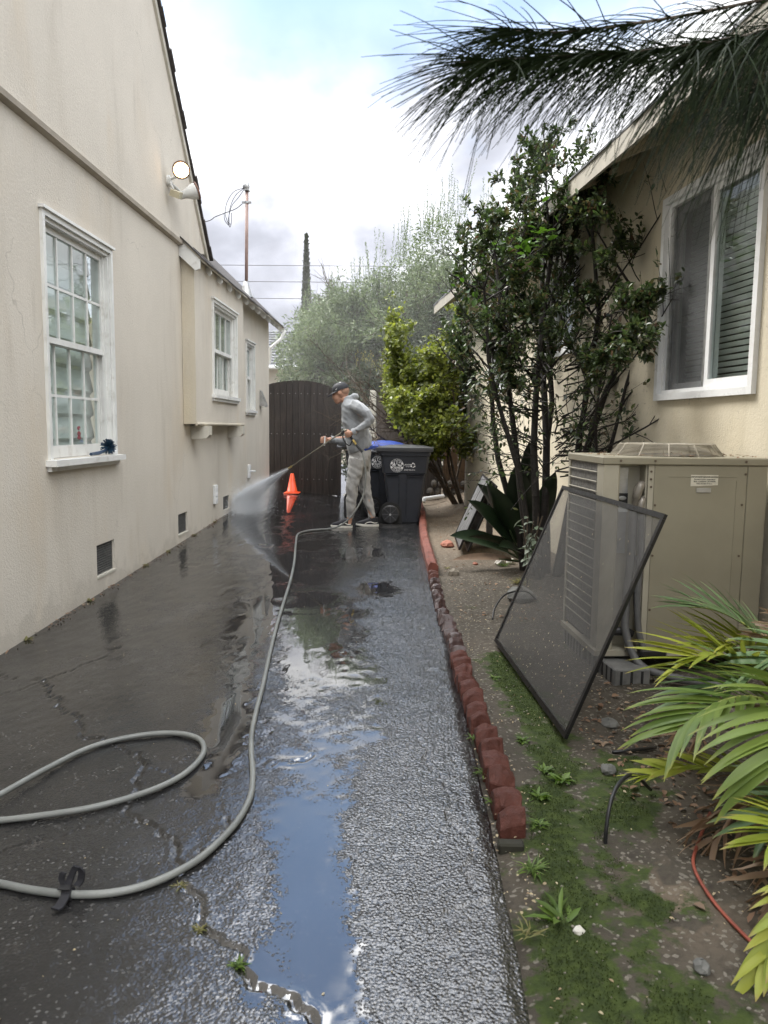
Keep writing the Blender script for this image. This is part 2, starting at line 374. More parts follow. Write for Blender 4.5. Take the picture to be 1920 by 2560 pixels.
def make_driveway():
    ys = [-2.0]
    while ys[-1] < 24:
        y = ys[-1]; ys.append(y + (0.06 if y < 1.15 else min(0.12, 0.0085 * (max(y, 1.9) / 1.9) ** 1.6)))
    ys = np.array(ys); nx = 290; u = np.linspace(0, 1, nx)
    U, Yg = np.meshgrid(u, ys); ex = edge_x(ys)[:, None]
    Xg = XW - 0.01 + (ex - (XW - 0.01)) * U
    Z = drive_z(Xg, Yg)
    x, y = Xg, Yg
    # where water collects
    chan = poly_dist(x, y, [(-0.12, 1.15), (-0.16, 1.55), (-0.21, 1.85), (-0.26, 2.1), (-0.31, 2.45), (-0.35, 2.8), (-0.36, 3.3), (-0.42, 3.9), (-0.52, 4.6), (-0.62, 5.6)])
    wch = np.interp(y, [1.0, 1.6, 2.0, 2.4, 2.9, 3.5, 4.5, 6], [0.12, 0.145, 0.15, 0.22, 0.36, 0.38, 0.30, 0.22])
    low = 1.45 * np.exp(-(chan / wch) ** 2) - 0.28
    low -= 0.64 * np.exp(-((y - 2.95) / 0.8) ** 2) * np.exp(-(chan / 0.5) ** 2)
    ch2 = poly_dist(x, y, [(-0.70, 2.50), (-0.68, 2.75), (-0.72, 3.05), (-0.78, 3.5), (-0.86, 4.1), (-0.95, 4.7), (-1.0, 5.4), (-1.02, 6.4), (-1.05, 7.4)])
    w2 = np.interp(y, [2.3, 2.8, 3.4, 4.2, 5, 7], [0.05, 0.12, 0.13, 0.18, 0.24, 0.3])
    low = np.maximum(low, 1.35 * np.exp(-(ch2 / w2) ** 2) - 0.3)
    crk2 = poly_dist(x, y, CRACKS[1][0]); low = np.maximum(low, 1.6 * np.exp(-(crk2 / 0.012) ** 2) - 0.25)
    low = np.maximum(low, 1.3 * np.exp(-(poly_dist(x, y, [(-0.31, 1.55), (-0.33, 1.68), (-0.27, 1.62)]) / 0.05) ** 2) - 0.3)
    for (cx, cy, rx, ry, a) in [(-0.38, 5.1, 0.16, 0.22, 1.3), (-0.15, 5.9, 0.2, 0.3, 1.2), (-0.75, 6.3, 0.22, 0.5, 1.3), (-1.2, 9.4, 0.3, 0.9, 1.2), (-1.75, 11.5, 0.5, 1.2, 1.3), (-0.5, 7.6, 0.3, 0.5, 1.1), (-1.55, 8.0, 0.35, 0.9, 1.15), (-1.5, 5.2, 0.3, 0.5, 0.9), (-1.3, 4.2, 0.3, 0.35, 0.8), (-0.1, 3.05, 0.12, 0.16, 0.75)]:
        low = np.maximum(low, a * np.exp(-((x - cx) / rx) ** 2 - ((y - cy) / ry) ** 2) - 0.2)
    nz = fbm(x, y, 5.5, 5, 1); nz2 = fbm(x, y, 1.6, 4, 7); nz3 = fbm(x, y, 22, 3, 9)
    low = low + 1.15 * (nz - 0.5) + 0.9 * (nz2 - 0.5) + 0.80 * (nz3 - 0.5)
    far = sstep(3.5, 8.0, y); low = low + 0.16 * far - 0.40 * sstep(-0.15, 0.05, x) * (1 - far)
    # film of water: smooth sheen that mirrors the wall; the nearest part by the house is drier and coarse
    film = 0.46 + 0.9 * (fbm(x, y, 1.1, 4, 21) - 0.5) + 0.34 * sstep(2.9, 4.2, y) * (1 - sstep(-1.0, 0.0, x)) + 0.25 * far
    film -= 0.42 * (1 - sstep(2.3, 3.6, y)) * (1 - sstep(-1.0, -0.45, x))
    film -= 0.10 * sstep(-0.55, 0.0, x) - 0.12 * sstep(9.3, 10.4, y) * sstep(-0.9, -0.3, x)
    film = np.clip(film, 0, 1)
    # relief
    dry = 1 - sstep(0.4, 0.95, low)
    Z = Z + 0.006 * (fbm(x, y, 3.0, 3, 31) - 0.5) * dry + 0.0045 * (fbm(x, y, 22, 4, 33) - 0.5) * dry
    crk = np.zeros_like(x); 
    for k, (pl, w, dep) in enumerate(CRACKS):
        d = poly_dist(x, y, pl); ww = w * (0.55 + 0.9 * fbm(x, y, 18, 2, 40 + k))
        ww = np.maximum(ww, 0.0032 * np.maximum(y, 1.5) / 1.9)
        c = 1 - sstep(0.35, 1.25, d / ww); Z = Z - dep * c; crk = np.maximum(crk, c)
        Z = Z + 0.002 * np.exp(-((d - 2.2 * ww) / (1.6 * ww)) ** 2)
    seal = np.maximum(sstep(9.9, 9.7, y) * 0, 0)
    # broken right edge
    ed = (ex - x); Z = Z - 0.018 * (1 - sstep(0.0, 0.05, ed + 0.03 * (fbm(x, y, 14, 4, 51) - 0.5)))
    nr = len(ys); verts = np.stack([Xg, Yg, Z], -1)
    skirt = np.stack([ex[:, 0] + 0.012, ys, np.full(nr, -0.14)], -1)[:, None, :]
    verts = np.concatenate([verts, skirt], 1).reshape(-1, 3); nc = nx + 1
    i = np.arange(nr - 1)[:, None] * nc + np.arange(nc - 1)[None, :]
    faces = np.stack([i, i + 1, i + 1 + nc, i + nc], -1).reshape(-1, 4)
    me = bpy.data.meshes.new('driveway'); me.vertices.add(len(verts)); me.vertices.foreach_set('co', verts.ravel())
    me.loops.add(faces.size); me.loops.foreach_set('vertex_index', faces.ravel().astype(np.int32))
    me.polygons.add(len(faces)); me.polygons.foreach_set('loop_start', np.arange(0, faces.size, 4, dtype=np.int32)); me.polygons.foreach_set('loop_total', np.full(len(faces), 4, np.int32))
    me.polygons.foreach_set('use_smooth', np.ones(len(faces), bool)); me.update(calc_edges=True); me.validate()
    coarse = np.clip(0.24 + 0.55 * sstep(-0.85, -0.05, x) + 0.5 * (fbm(x, y, 2.0, 3, 91) - 0.5) - 0.18 * sstep(4, 7, y) * (1 - sstep(-1.0, -0.2, x)), 0.12, 1.0)
    gloss = 1 - 0.6 * (1 - sstep(2.3, 4.0, y)) * (1 - sstep(-1.05, -0.5, x))
    for nm, arr in (('low', low), ('film', film), ('crk', crk), ('coarse', coarse), ('gloss', gloss)):
        at = me.attributes.new(nm, 'FLOAT', 'POINT'); full = np.concatenate([arr, arr[:, -1:] * 0], 1); at.data.foreach_set('value', full.ravel().astype(np.float32))
    g = NG('wet asphalt')
    st = g.voro(105, 'F1'); stc = g.voro(150, 'F1', 'Color'); nzf = g.noise(150, 5, 0.7); nzc = g.noise(26, 5, 0.65)
    h = g.m('ADD', g.m('ADD', g.m('MULTIPLY', g.ramp(st, 0.05, 0.75, 1.0, 0.0, False), 0.58), g.m('MULTIPLY', nzf, 0.30)), g.m('MULTIPLY', nzc, 0.16))
    lw = g.attr('low'); fl = g.attr('film'); ck = g.attr('crk')
    w = g.ramp(g.m('SUBTRACT', lw, h), -0.05, 0.06)
    rip = g.noise(30, 3, 0.5, stretch=(0.7, 1.6, 1))
    hf = g.ramp(fl, 0.0, 1.0, 1.0, 0.22, False)
    height = g.m('ADD', g.m('MULTIPLY', g.m('MAXIMUM', h, lw), hf), g.m('MULTIPLY', g.m('MULTIPLY', rip, w), 0.035))
    hdry = g.m('MULTIPLY', h, g.m('MULTIPLY', hf, g.attr('coarse')))
    hmix = g.n('ShaderNodeMix', data_type='FLOAT'); g.link(w, hmix.inputs[0]); g.link(hdry, hmix.inputs[2])
    wat = g.m('ADD', 1.0, g.m('MULTIPLY', rip, 0.012)); g.link(wat, hmix.inputs[3])
    bp = g.bump(hmix.outputs[0], 1.0, 0.006)
    # every stone in the surface sits at its own tilt
    vm = g.n('ShaderNodeVectorMath', operation='SUBTRACT'); g.link(stc, vm.inputs[0]); vm.inputs[1].default_value = (0.5, 0.5, 0.5)
    sc_ = g.n('ShaderNodeVectorMath', operation='SCALE'); g.link(vm.outputs[0], sc_.inputs[0]); g.link(g.m('MULTIPLY', g.m('MULTIPLY', g.m('SUBTRACT', 1.0, w), g.attr('coarse')), 0.36), sc_.inputs['Scale'])
    ad_ = g.n('ShaderNodeVectorMath', operation='ADD'); g.link(bp.outputs[0], ad_.inputs[0]); g.link(sc_.outputs[0], ad_.inputs[1])
    nm_ = g.n('ShaderNodeVectorMath', operation='NORMALIZE'); g.link(ad_.outputs[0], nm_.inputs[0]); g.link(nm_.outputs[0], g.p.inputs['Normal'])
    sepc = g.n('ShaderNodeSeparateColor'); g.link(stc, sepc.inputs[0])
    col = g.mix(g.ramp(g.noise(1.6, 5, 0.6), 0.35, 0.68), (0.009, 0.009, 0.0095), (0.017, 0.0166, 0.0164))
    col = g.mix(g.m('MULTIPLY', g.ramp(sepc.outputs[0], 0.92, 0.98), g.ramp(g.noise(7, 3), 0.42, 0.62, 0.15, 0.85)), col, (0.10, 0.097, 0.092))
    col = g.mix(g.ramp(g.noise(5, 7, 0.7, dist=0.8), 0.60, 0.72, 0, 0.4), col, (0.04, 0.037, 0.034))
    col = g.mix(g.m('MULTIPLY', ck, 0.75), col, (0.032, 0.028, 0.022))
    col = g.mix(g.m('MULTIPLY', w, 0.6), col, (0.022, 0.022, 0.024))
    dryr = g.ramp(fl, 0.0, 1.0, 0.27, 0.09, False); rr = g.n('ShaderNodeMix', data_type='FLOAT'); g.link(w, rr.inputs[0]); g.link(dryr, rr.inputs[2]); rr.inputs[3].default_value = 0.02
    g.set(color=col, rough=rr.outputs[0], ior=g.m('ADD', g.ramp(g.attr('coarse'), 0.2, 0.8, 1.66, 2.5, False), g.m('MULTIPLY', w, 0.34)), spec=g.m('MULTIPLY', g.m('MAXIMUM', g.attr('gloss'), w), 0.5))
    me.materials.append(g.mat)
    o = bpy.data.objects.new('driveway', me); COL.objects.link(o); tag(o, kind='structure', label='wet black asphalt driveway with puddles and cracks')
make_driveway()

def soil_material():
    g = NG('damp soil'); ms = g.attr('moss'); pale = g.attr('pale')
    big = g.noise(1.3, 5, 0.6); fine = g.noise(24, 7, 0.7); grit = g.voro(95, 'F1', 'Color'); sc = g.n('ShaderNodeSeparateColor'); g.link(grit, sc.inputs[0])
    col = g.mix(g.ramp(big, 0.35, 0.65), (0.050, 0.043, 0.032), (0.082, 0.069, 0.052))
    col = g.mix(g.ramp(fine, 0.45, 0.7, 0, 0.7), col, (0.040, 0.033, 0.026))
    col = g.mix(pale, col, g.mix(g.ramp(fine, 0.35, 0.65), (0.20, 0.155, 0.11), (0.14, 0.108, 0.077)))
    col = g.mix(g.m('MULTIPLY', g.ramp(sc.outputs[0], 0.86, 0.95), 0.55), col, (0.26, 0.24, 0.20))
    mm = g.ramp(g.m('ADD', ms, g.ramp(g.noise(14, 6, 0.7), 0.3, 0.7, -0.35, 0.35)), 0.35, 0.65)
    mc = g.mix(g.ramp(g.noise(30, 4), 0.35, 0.65), (0.026, 0.040, 0.009), (0.046, 0.066, 0.013))
    col = g.mix(mm, col, mc)
    g.set(color=col, rough=0.85, spec=0.3)
    hh = g.m('ADD', g.m('MULTIPLY', fine, 0.7), g.m('MULTIPLY', g.noise(90, 4, 0.7), 0.4)); g.bump(hh, 0.8, 0.012)
    return g.mat
def moss_amt(x, y):
    d = poly_dist(x, y, [(0.40, 1.2), (0.43, 1.6), (0.47, 2.0), (0.51, 2.4), (0.60, 2.75), (0.63, 3.2), (0.56, 3.7), (0.56, 4.2)])
    a = 1.05 * np.exp(-(d / np.interp(y, [1.2, 1.7, 2.3, 3.2, 4.2], [0.16, 0.14, 0.10, 0.15, 0.09])) ** 2)
    d2 = poly_dist(x, y, [(0.62, 1.4), (0.66, 2.0), (0.72, 2.5), (0.84, 2.85), (0.95, 2.6)]); a = np.maximum(a, 0.80 * np.exp(-(d2 / 0.19) ** 2))
    return 0.85 * a + 1.35 * (fbm(x, y, 5, 5, 61) - 0.5) - 0.10
def make_soil():
    xs = np.concatenate([np.linspace(0.22, 1.4, 100), np.linspace(1.43, 6.5, 60)])
    ys = [-2.0]
    while ys[-1] < 22: y = ys[-1]; ys.append(y + (0.08 if y < 1.1 else min(0.22, 0.012 * (max(y, 1.9) / 1.9) ** 1.6)))
    ys = np.array(ys); X, Yg = np.meshgrid(xs, ys); Z = soil_z(X, Yg)
    Z = Z + 0.010 * (fbm(X, Yg, 34, 3, 71) - 0.5); Z -= 0.035 * (1 - sstep(0.26, 0.42, X)) * (1 - sstep(5, 7, Yg))
    nr, nc = X.shape; i = np.arange(nr - 1)[:, None] * nc + np.arange(nc - 1)[None, :]
    me = bpy.data.meshes.new('soil_bed'); me.from_pydata(np.stack([X, Yg, Z], -1).reshape(-1, 3).tolist(), [], np.stack([i, i + 1, i + 1 + nc, i + nc], -1).reshape(-1, 4).tolist())
    me.polygons.foreach_set('use_smooth', np.ones(len(me.polygons), bool))
    pale = np.clip(sstep(6.2, 8.0, Yg) * (0.5 + 1.1 * (fbm(X, Yg, 1.3, 4, 81) - 0.35)), 0, 0.95)
    pale = np.maximum(pale, 0.75 * np.exp(-((X - 0.78) / 0.13) ** 2 - ((Yg - 1.98) / 0.16) ** 2) * (fbm(X, Yg, 9, 4, 83) > 0.48))
    for nm, arr in (('moss', moss_amt(X, Yg)), ('pale', pale)):
        at = me.attributes.new(nm, 'FLOAT', 'POINT'); at.data.foreach_set('value', arr.ravel().astype(np.float32))
    me.materials.append(soil_material()); o = bpy.data.objects.new('soil_bed', me); COL.objects.link(o); tag(o, kind='structure', label='damp bare soil bed with moss beside the driveway')
make_soil()
b = MB(); b.add([(-400, -300, -0.2), (400, -300, -0.2), (400, 600, -0.2), (-400, 600, -0.2)], [(0, 1, 2, 3)])
tag(b.build('ground', plain('far ground', (0.12, 0.10, 0.07), 0.9, 0.3, 0.6, 0.3, 4, 0.05)), kind='structure', label='ground beyond the gardens')
# ================================================================== LEFT HOUSE
def wall_holes(mb, ax, c, u0, u1, z0, z1, holes, depth, flip=1):
    """a wall face on plane ax=c with rectangular holes and reveals. P(u,o,z)"""
    us = sorted({u0, u1} | {h[0] for h in holes} | {h[1] for h in holes}); zs = sorted({z0, z1} | {h[2] for h in holes} | {h[3] for h in holes})
    us = [u for u in us if u0 <= u <= u1]; zs = [z for z in zs if z0 <= z <= z1]
    for a, b_ in zip(us[:-1], us[1:]):
        for p, q in zip(zs[:-1], zs[1:]):
            mu, mz = (a + b_) / 2, (p + q) / 2
            if any(h[0] < mu < h[1] and h[2] < mz < h[3] for h in holes): continue
            mb.add([ax(a, 0, p), ax(b_, 0, p), ax(b_, 0, q), ax(a, 0, q)], [(0, 1, 2, 3)])
    for a, b_, p, q in holes:
        for (s, e) in (((a, p), (b_, p)), ((b_, p), (b_, q)), ((b_, q), (a, q)), ((a, q), (a, p))):
            mb.add([ax(s[0], 0, s[1]), ax(e[0], 0, e[1]), ax(e[0], -depth, e[1]), ax(s[0], -depth, s[1])], [(0, 1, 2, 3)])
LH = thing('stucco_house', 'cream stucco house with white sash windows along the driveway', 'house', (XW, 7.0, 0))
AX = lambda u, o, z: (XW + o, u, z)
W1 = (4.99, 6.10, 1.03, 2.60); W2 = (8.82, 10.03, 1.63, 2.67); W3 = (11.36, 11.94, 1.51, 2.49)
VENTS = [(5.70, 6.06, 0.10, 0.345), (7.83, 8.17, 0.125, 0.34), (9.83, 10.19, 0.165, 0.345)]
mb = MB(); wall_holes(mb, AX, XW, -6.0, 13.30, -0.35, 3.105, [W1, W3] + VENTS, 0.14)
mb.add([AX(13.30, 0, -0.35), AX(13.30, -6, -0.35), AX(13.30, -6, 3.1), AX(13.30, 0, 3.1)], [(0, 1, 2, 3)])
# upper gable wall set 25 mm proud below a moulded band
mb.build('wall', M['stucco'], LH)
g_ = MB(); g_.prism([(-6.0, 3.165), (8.60, 3.165), (9.02, 3.235), (5.70, 6.78), (3.0, 9.6), (-6.0, 9.6)], 0.20, lambda u, v, w: (XW + 0.02 - w, u, v)); g_.build('gable_wall', M['stucco'], LH)
bd = MB(); bd.prism([(0, 0), (0.045, 0.012), (0.05, 0.045), (0.022, 0.062), (0, 0.062)], 14.16, lambda u, v, w: (XW - 0.02 + u + 0.02, -6.0 + w, 3.104 + v)); bd.build('band', M['band'], LH)
# rake (sloping gable edge): barge board + stepped shingles
def rake():
    p0 = Vector((XW, 9.06, 3.215)); p1 = Vector((XW, 2.9, 9.80)); t = (p1 - p0).normalized(); nrm = Vector((0, t.z, -t.y)) * 1.0
    nrm = Vector((0, -t.z, t.y)) * -1
    b1 = MB(); L = (p1 - p0).length
    def seg(mbx, x0, x1, n0, n1, s0, s1):
        q = [p0 + t * s + nrm * nn + Vector((xx, 0, 0)) for s in (s0, s1) for nn in (n0, n1) for xx in (x0, x1)]
        mbx.add(q, [(0, 1, 3, 2), (4, 6, 7, 5), (0, 4, 5, 1), (2, 3, 7, 6), (0, 2, 6, 4), (1, 5, 7, 3)])
    seg(b1, -0.05, 0.045, -0.045, 0.018, -0.05, L); b1.build('barge_board', M['trim'], LH)
    b2 = MB(); s = -0.06; k = 0
    while s < L:
        d = rnd.uniform(0.15, 0.2); h = 0.018 + rnd.uniform(0.022, 0.034)
        seg(b2, -0.6, 0.075 + rnd.uniform(-0.012, 0.012), 0.0185, h, s, min(L, s + d)); s += d
    b2.build('gable_roof_edge', M['shingle'], LH)
    b3 = MB(); seg(b3, -7.0, -0.59, 0.0, 0.02, 0, L); b3.build('gable_roof', M['shingle'], LH)
rake()
# bay: box that stands 0.14 m proud of the wall
XB = -2.19; AXB = lambda u, o, z: (XB + o, u, z)
mb = MB(); wall_holes(mb, AXB, XB, 8.08, 10.52, 1.285, 3.03, [W2], 0.12); mb.build('bay_wall', M['stucco'], LH)
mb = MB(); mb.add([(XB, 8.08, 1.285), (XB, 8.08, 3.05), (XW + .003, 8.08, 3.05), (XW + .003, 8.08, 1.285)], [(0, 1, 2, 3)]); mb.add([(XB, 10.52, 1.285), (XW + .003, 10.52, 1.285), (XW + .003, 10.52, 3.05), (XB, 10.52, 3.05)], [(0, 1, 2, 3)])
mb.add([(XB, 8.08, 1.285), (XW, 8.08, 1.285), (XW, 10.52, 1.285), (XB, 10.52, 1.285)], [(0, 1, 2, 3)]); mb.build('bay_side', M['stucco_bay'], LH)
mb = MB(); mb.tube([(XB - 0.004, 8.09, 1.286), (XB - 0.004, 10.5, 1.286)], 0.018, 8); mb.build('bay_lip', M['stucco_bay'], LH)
for yy in (8.36, 10.13):
    c = MB(); c.prism([(0, 0), (0.20, 0), (0.20, -0.10), (0.17, -0.135), (0, -0.15)], 0.13, lambda u, v, w, yy=yy: (XW + u - 0.002 + 0.004, yy + w, 1.266 + v)); c.build('corbel', M['trim'], LH)
# lower roof with eave, fascia and rafter tails
sl_ = 0.95; XE = -2.125; ZE = 2.985
def roofz(x): return ZE + (XE - x) * sl_
r = MB()
def slab(mbx, x0, x1, y0, y1, t0, t1):
    mbx.add([(x0, y0, roofz(x0) + t0), (x1, y0, roofz(x1) + t0), (x1, y1, roofz(x1) + t0), (x0, y1, roofz(x0) + t0), (x0, y0, roofz(x0) + t1), (x1, y0, roofz(x1) + t1), (x1, y1, roofz(x1) + t1), (x0, y1, roofz(x0) + t1)],
        [(0, 3, 2, 1), (4, 5, 6, 7), (0, 1, 5, 4), (1, 2, 6, 5), (2, 3, 7, 6), (3, 0, 4, 7)])
slab(r, -2.345, XE, 8.02, 13.62, 0.0, 0.022); slab(r, -5.0, -2.3455, 9.05, 13.62, 0.0, 0.022); rf = r.build('lower_roof', M['trim'], LH)
sh = MB(); yy = 8.0
while yy < 13.63:
    w = min(rnd.uniform(0.2, 0.3), 13.64 - yy + 0.001); e = XE + rnd.uniform(0.02, 0.035)
    slab(sh, -2.35, e, yy, yy + w, 0.0225, 0.034 + rnd.uniform(0, 0.008)); yy += w
slab(sh, -5.0, -2.3505, 9.04, 13.64, 0.0225, 0.036); sh.build('shingle_edge', M['shingle'], rf)
fa = MB(); fa.prism([(0, 0), (0.018, 0), (0.018, -0.032), (0, -0.032)], 5.6, lambda u, v, w: (XE - 0.001 + u, 8.02 + w, ZE + 0.02 + v)); fa.build('drip_edge', M['trim'], rf)
# bargeboard at the near end of the lower roof
bb = MB(); bb.prism([(-2.335, roofz(-2.335) - 0.002), (XE + 0.01, roofz(XE + .01) - 0.002), (XE + 0.01, roofz(XE) - 0.105), (XE - 0.035, roofz(XE) - 0.125), (-2.335, roofz(-2.335) - 0.17)], 0.03, lambda u, v, w: (u, 8.02 + w, v)); bb.build('bargeboard', M['white'], LH)
for yy in (8.55, 9.05, 9.55, 10.05, 10.55, 10.98, 11.42, 11.86, 12.3, 12.74, 13.16, 13.52):
    x0 = XB - 0.01 if yy < 10.52 else XW - 0.01
    t = MB(); t.prism([(x0, roofz(x0) - 0.003), (XE - 0.006, roofz(XE) - 0.003), (XE - 0.006, roofz(XE) - 0.055), (XE - 0.03, roofz(XE) - 0.075), (x0, roofz(x0) - 0.10)], 0.045, lambda u, v, w, yy=yy: (u, yy + w, v)); t.build('rafter_tail', M['white'], LH)
# gutter return at the far corner
gt = MB(); gt.tube([(XE + 0.03, 13.58, 2.95), (XE - 0.02, 13.52, 2.80), (XW + 0.02, 13.36, 2.62), (XW + 0.0, 13.36, 2.35)], 0.028, 8); gt.build('downspout', M['white'], LH)

def sash_window(parent, AXF, y0, y1, z0, z1, cols, rt, rb, sill_out, lift, shade_col):
    """double-hung window in an opening; AXF(u, out, z). Returns the window (casing)"""
    c = MB(AXF if False else None); A = AXF
    def bx(mbx, u0, u1, o0, o1, q0, q1):
        p = [A(u, o, q) for q in (q0, q1) for u, o in ((u0, o0), (u1, o0), (u1, o1), (u0, o1))]
        mbx.add(p, [(0, 3, 2, 1), (4, 5, 6, 7), (0, 1, 5, 4), (1, 2, 6, 5), (2, 3, 7, 6), (3, 0, 4, 7)])
    # casing: brick mould round three sides + jambs
    bx(c, y0 - 0.035, y0, -0.02, 0.022, z0, z1 + 0.035); bx(c, y1, y1 + 0.035, -0.02, 0.022, z0, z1 + 0.035)
    bx(c, y0, y1, -0.02, 0.022, z1, z1 + 0.035); bx(c, y0 - 0.05, y1 + 0.05, -0.02, 0.04, z1 + 0.0351, z1 + 0.055)
    bx(c, y0, y0 + 0.025, -0.135, -0.001, z0, z1); bx(c, y1 - 0.025, y1, -0.135, -0.001, z0, z1); bx(c, y0 + 0.025, y1 - 0.025, -0.135, -0.001, z1 - 0.025, z1)
    bx(c, y1 - 0.045, y1 - 0.0251, -0.055, -0.03, z0, z1 - 0.025); bx(c, y0 + 0.0251, y0 + 0.045, -0.055, -0.03, z0, z1 - 0.025)
    win = c.build('window', M['white'], parent)
    s = MB(); bx(s, y0 - 0.07, y1 + 0.07, -0.14, sill_out, z0 - 0.042, z0 - 0.0005); bx(s, y0 - 0.05, y1 + 0.05, 0.001, 0.03, z0 - 0.075, z0 - 0.0425); s.build('sill', M['white'], win)
    a0, a1 = y0 + 0.026, y1 - 0.026; zm = z0 + (z1 - z0) * 0.52
    def sash(name, o, q0, q1, rows, bot):
        st = 0.042; fr = MB(); th = 0.032
        bx(fr, a0, a0 + st, o - th, o, q0, q1); bx(fr, a1 - st, a1, o - th, o, q0, q1)
        bx(fr, a0 + st, a1 - st, o - th, o, q1 - st, q1); bx(fr, a0 + st, a1 - st, o - th, o, q0, q0 + bot)
        sh_ = fr.build(name, M['white'], win)
        g0, g1, h0, h1 = a0 + st, a1 - st, q0 + bot, q1 - st; pw = (g1 - g0) / cols; ph = (h1 - h0) / rows; mu = MB(); k = 0.009
        for i in range(1, cols): bx(mu, g0 + i * pw - k, g0 + i * pw + k, o - 0.024, o - 0.004, h0, h1)
        for j in range(1, rows): bx(mu, g0, g1, o - 0.0235, o - 0.0045, h0 + j * ph - k, h0 + j * ph + k)
        mu.build('muntin', M['white'], sh_)
        for i in range(cols):
            for j in range(rows):
                pm = MB(); bx(pm, g0 + i * pw + (k if i else 0) + 0.001, g0 + (i + 1) * pw - (k if i < cols - 1 else 0) - 0.001, o - 0.018, o - 0.014, h0 + j * ph + (k if j else 0) + 0.001, h0 + (j + 1) * ph - (k if j < rows - 1 else 0) - 0.001); pm.build('pane', M['glass'], sh_)
    sash('upper_sash', -0.045, zm - 0.035, z1 - 0.026, rt, 0.04); sash('lower_sash', -0.085, z0 + 0.003 + lift, zm + 0.005, rb, 0.085)
    # pleated shade hanging inside
    pl = MB(); n = 9; q0, q1 = z0 - 0.05, z1 + 0.03; dz_ = (q1 - q0) / n
    for j in range(n):
        p = [A(y0 - 0.06, -0.175, q0 + j * dz_), A(y1 + 0.06, -0.175, q0 + j * dz_), A(y1 + 0.06, -0.205, q0 + (j + 0.86) * dz_), A(y0 - 0.06, -0.205, q0 + (j + 0.86) * dz_), A(y0 - 0.06, -0.178, q0 + (j + 1) * dz_), A(y1 + 0.06, -0.178, q0 + (j + 1) * dz_)]
        pl.add(p, [(0, 1, 2, 3), (3, 2, 5, 4)])
    # room box so no light leaks behind the shade
    pl.build('shade', shade_col, win)
    bk = MB(); bx(bk, y0 - 0.1, y1 + 0.1, -0.26, -0.24, z0 - 0.1, z1 + 0.1); bk.build('blackout', M['dark'], win)
    return win
M['shade'] = plain('pale window shade', (0.78, 0.78, 0.75), 0.8, 0.05, 3, 0.15, 50)
sash_window(LH, AX, *W1, 4, 2, 2, 0.075, 0.0, M['shade'])
sash_window(LH, AXB, *W2, 4, 1, 1, 0.05, 0.0, M['shade'])
sash_window(LH, AX, *W3, 2, 1, 1, 0.05, 0.0, M['shade'])
M['ventscreen'] = plain('grey vent screen', (0.13, 0.13, 0.125), 0.6, 0.2, 30, 0.6, 220, 0.004, metal=0.3)
for (a, b_, p, q) in VENTS:
    v = MB(); v.box((XW - 0.05, a + .004, p + .004), (XW - 0.03, b_ - .004, q - .004)); vo = v.build('vent', M['dark'], LH)
    s = MB(); n = 13
    for j in range(n): z = p + (j + 0.5) * (q - p) / n; s.box((XW - 0.028, a + .004, z - 0.0035), (XW - 0.018, b_ - .004, z + 0.0035))
    m_ = 18
    for j in range(m_): y = a + (j + 0.5) * (b_ - a) / m_; s.box((XW - 0.026, y - 0.0028, p + .004), (XW - 0.020, y + 0.0028, q - .004))
    s.build('vent_screen', M['ventscreen'], vo)
    f_ = MB()
    f_.box((XW - 0.02, a - 0.012, p - 0.014), (XW + 0.006, b_ + 0.012, p + 0.003)); f_.build('vent_sill', M['trim'], vo)
# outlet covers
def outlet(y, z, w, h, open_):
    o_ = MB(); o_.box((XW + 0.001, y - w / 2, z - h / 2), (XW + 0.035, y + w / 2, z + h / 2), 0.006); oo = o_.build('outlet_cover', M['vinyl'], LH)
    for k in (-1, 0, 1):
        d = MB(); d.box((XW + 0.0345, y - w * 0.28, z + k * h * 0.28 - h * 0.1), (XW + 0.042, y + w * 0.28, z + k * h * 0.28 + h * 0.1), 0.003); d.build('outlet_flap', M['vinyl'], oo)
    if open_:
        d = MB(); d.box((XW + 0.03, y + w * 0.1, z - 0.01), (XW + 0.11, y + w * 0.45, z + 0.012), 0.004); d.build('open_flap', M['vinyl'], oo)
outlet(9.36, 0.42, 0.13, 0.235, False); outlet(11.45, 0.59, 0.12, 0.2, True)

# ---- things on the house
# twin floodlight
FL = thing('floodlight', 'twin outdoor floodlight with one lit lamp near the gable edge', 'lamp', (XW + 0.02, 7.62, 3.62))
c = MB(); c.lathe([(0.055, 0), (0.055, 0.02), (0.03, 0.035)], (XW + 0.022, 7.62, 3.62), 16, 'X'); c.build('wall_plate', M['white'], FL)
def lamp_head(pos, d, lit):
    d = Vector(d).normalized(); q = d.to_track_quat('Z', 'Y').to_matrix(); pos = Vector(pos)
    s = MB(); s.lathe([(0.028, -0.10), (0.036, -0.09), (0.04, -0.04), (0.078, 0.06), (0.080, 0.085), (0.072, 0.087), (0.070, 0.06), (0.035, -0.03)], pos, 24, M=q, cap=False); s.build('lamp_shade', M['white'], FL, smooth=True)
    r_ = MB(); r_.lathe([(0.079, 0.078), (0.0845, 0.08), (0.0845, 0.098), (0.072, 0.098), (0.072, 0.08)], pos, 24, M=q, cap=False); r_.build('lamp_rim', M['rust'], FL, smooth=True)
    l_ = MB(); l_.lathe([(0.001, 0.094), (0.03, 0.09), (0.055, 0.078), (0.0705, 0.066)], pos, 24, M=q, cap=False); l_.build('lamp_lens', M['lit'] if lit else M['steel'], FL, smooth=True)
M['rust'] = plain('rusty brown metal', (0.16, 0.085, 0.06), 0.6, 0.2, 20, 0.2)
g = NG('lit lamp lens'); rr = g.noise(30, 3); g.set(color=(0.9, 0.85, 0.7), emit=g.mix(g.ramp(rr, 0.4, 0.65), (0.9, 0.45, 0.14), (1.0, 0.88, 0.62)), es=2.2, rough=0.3); M['lit'] = g.mat
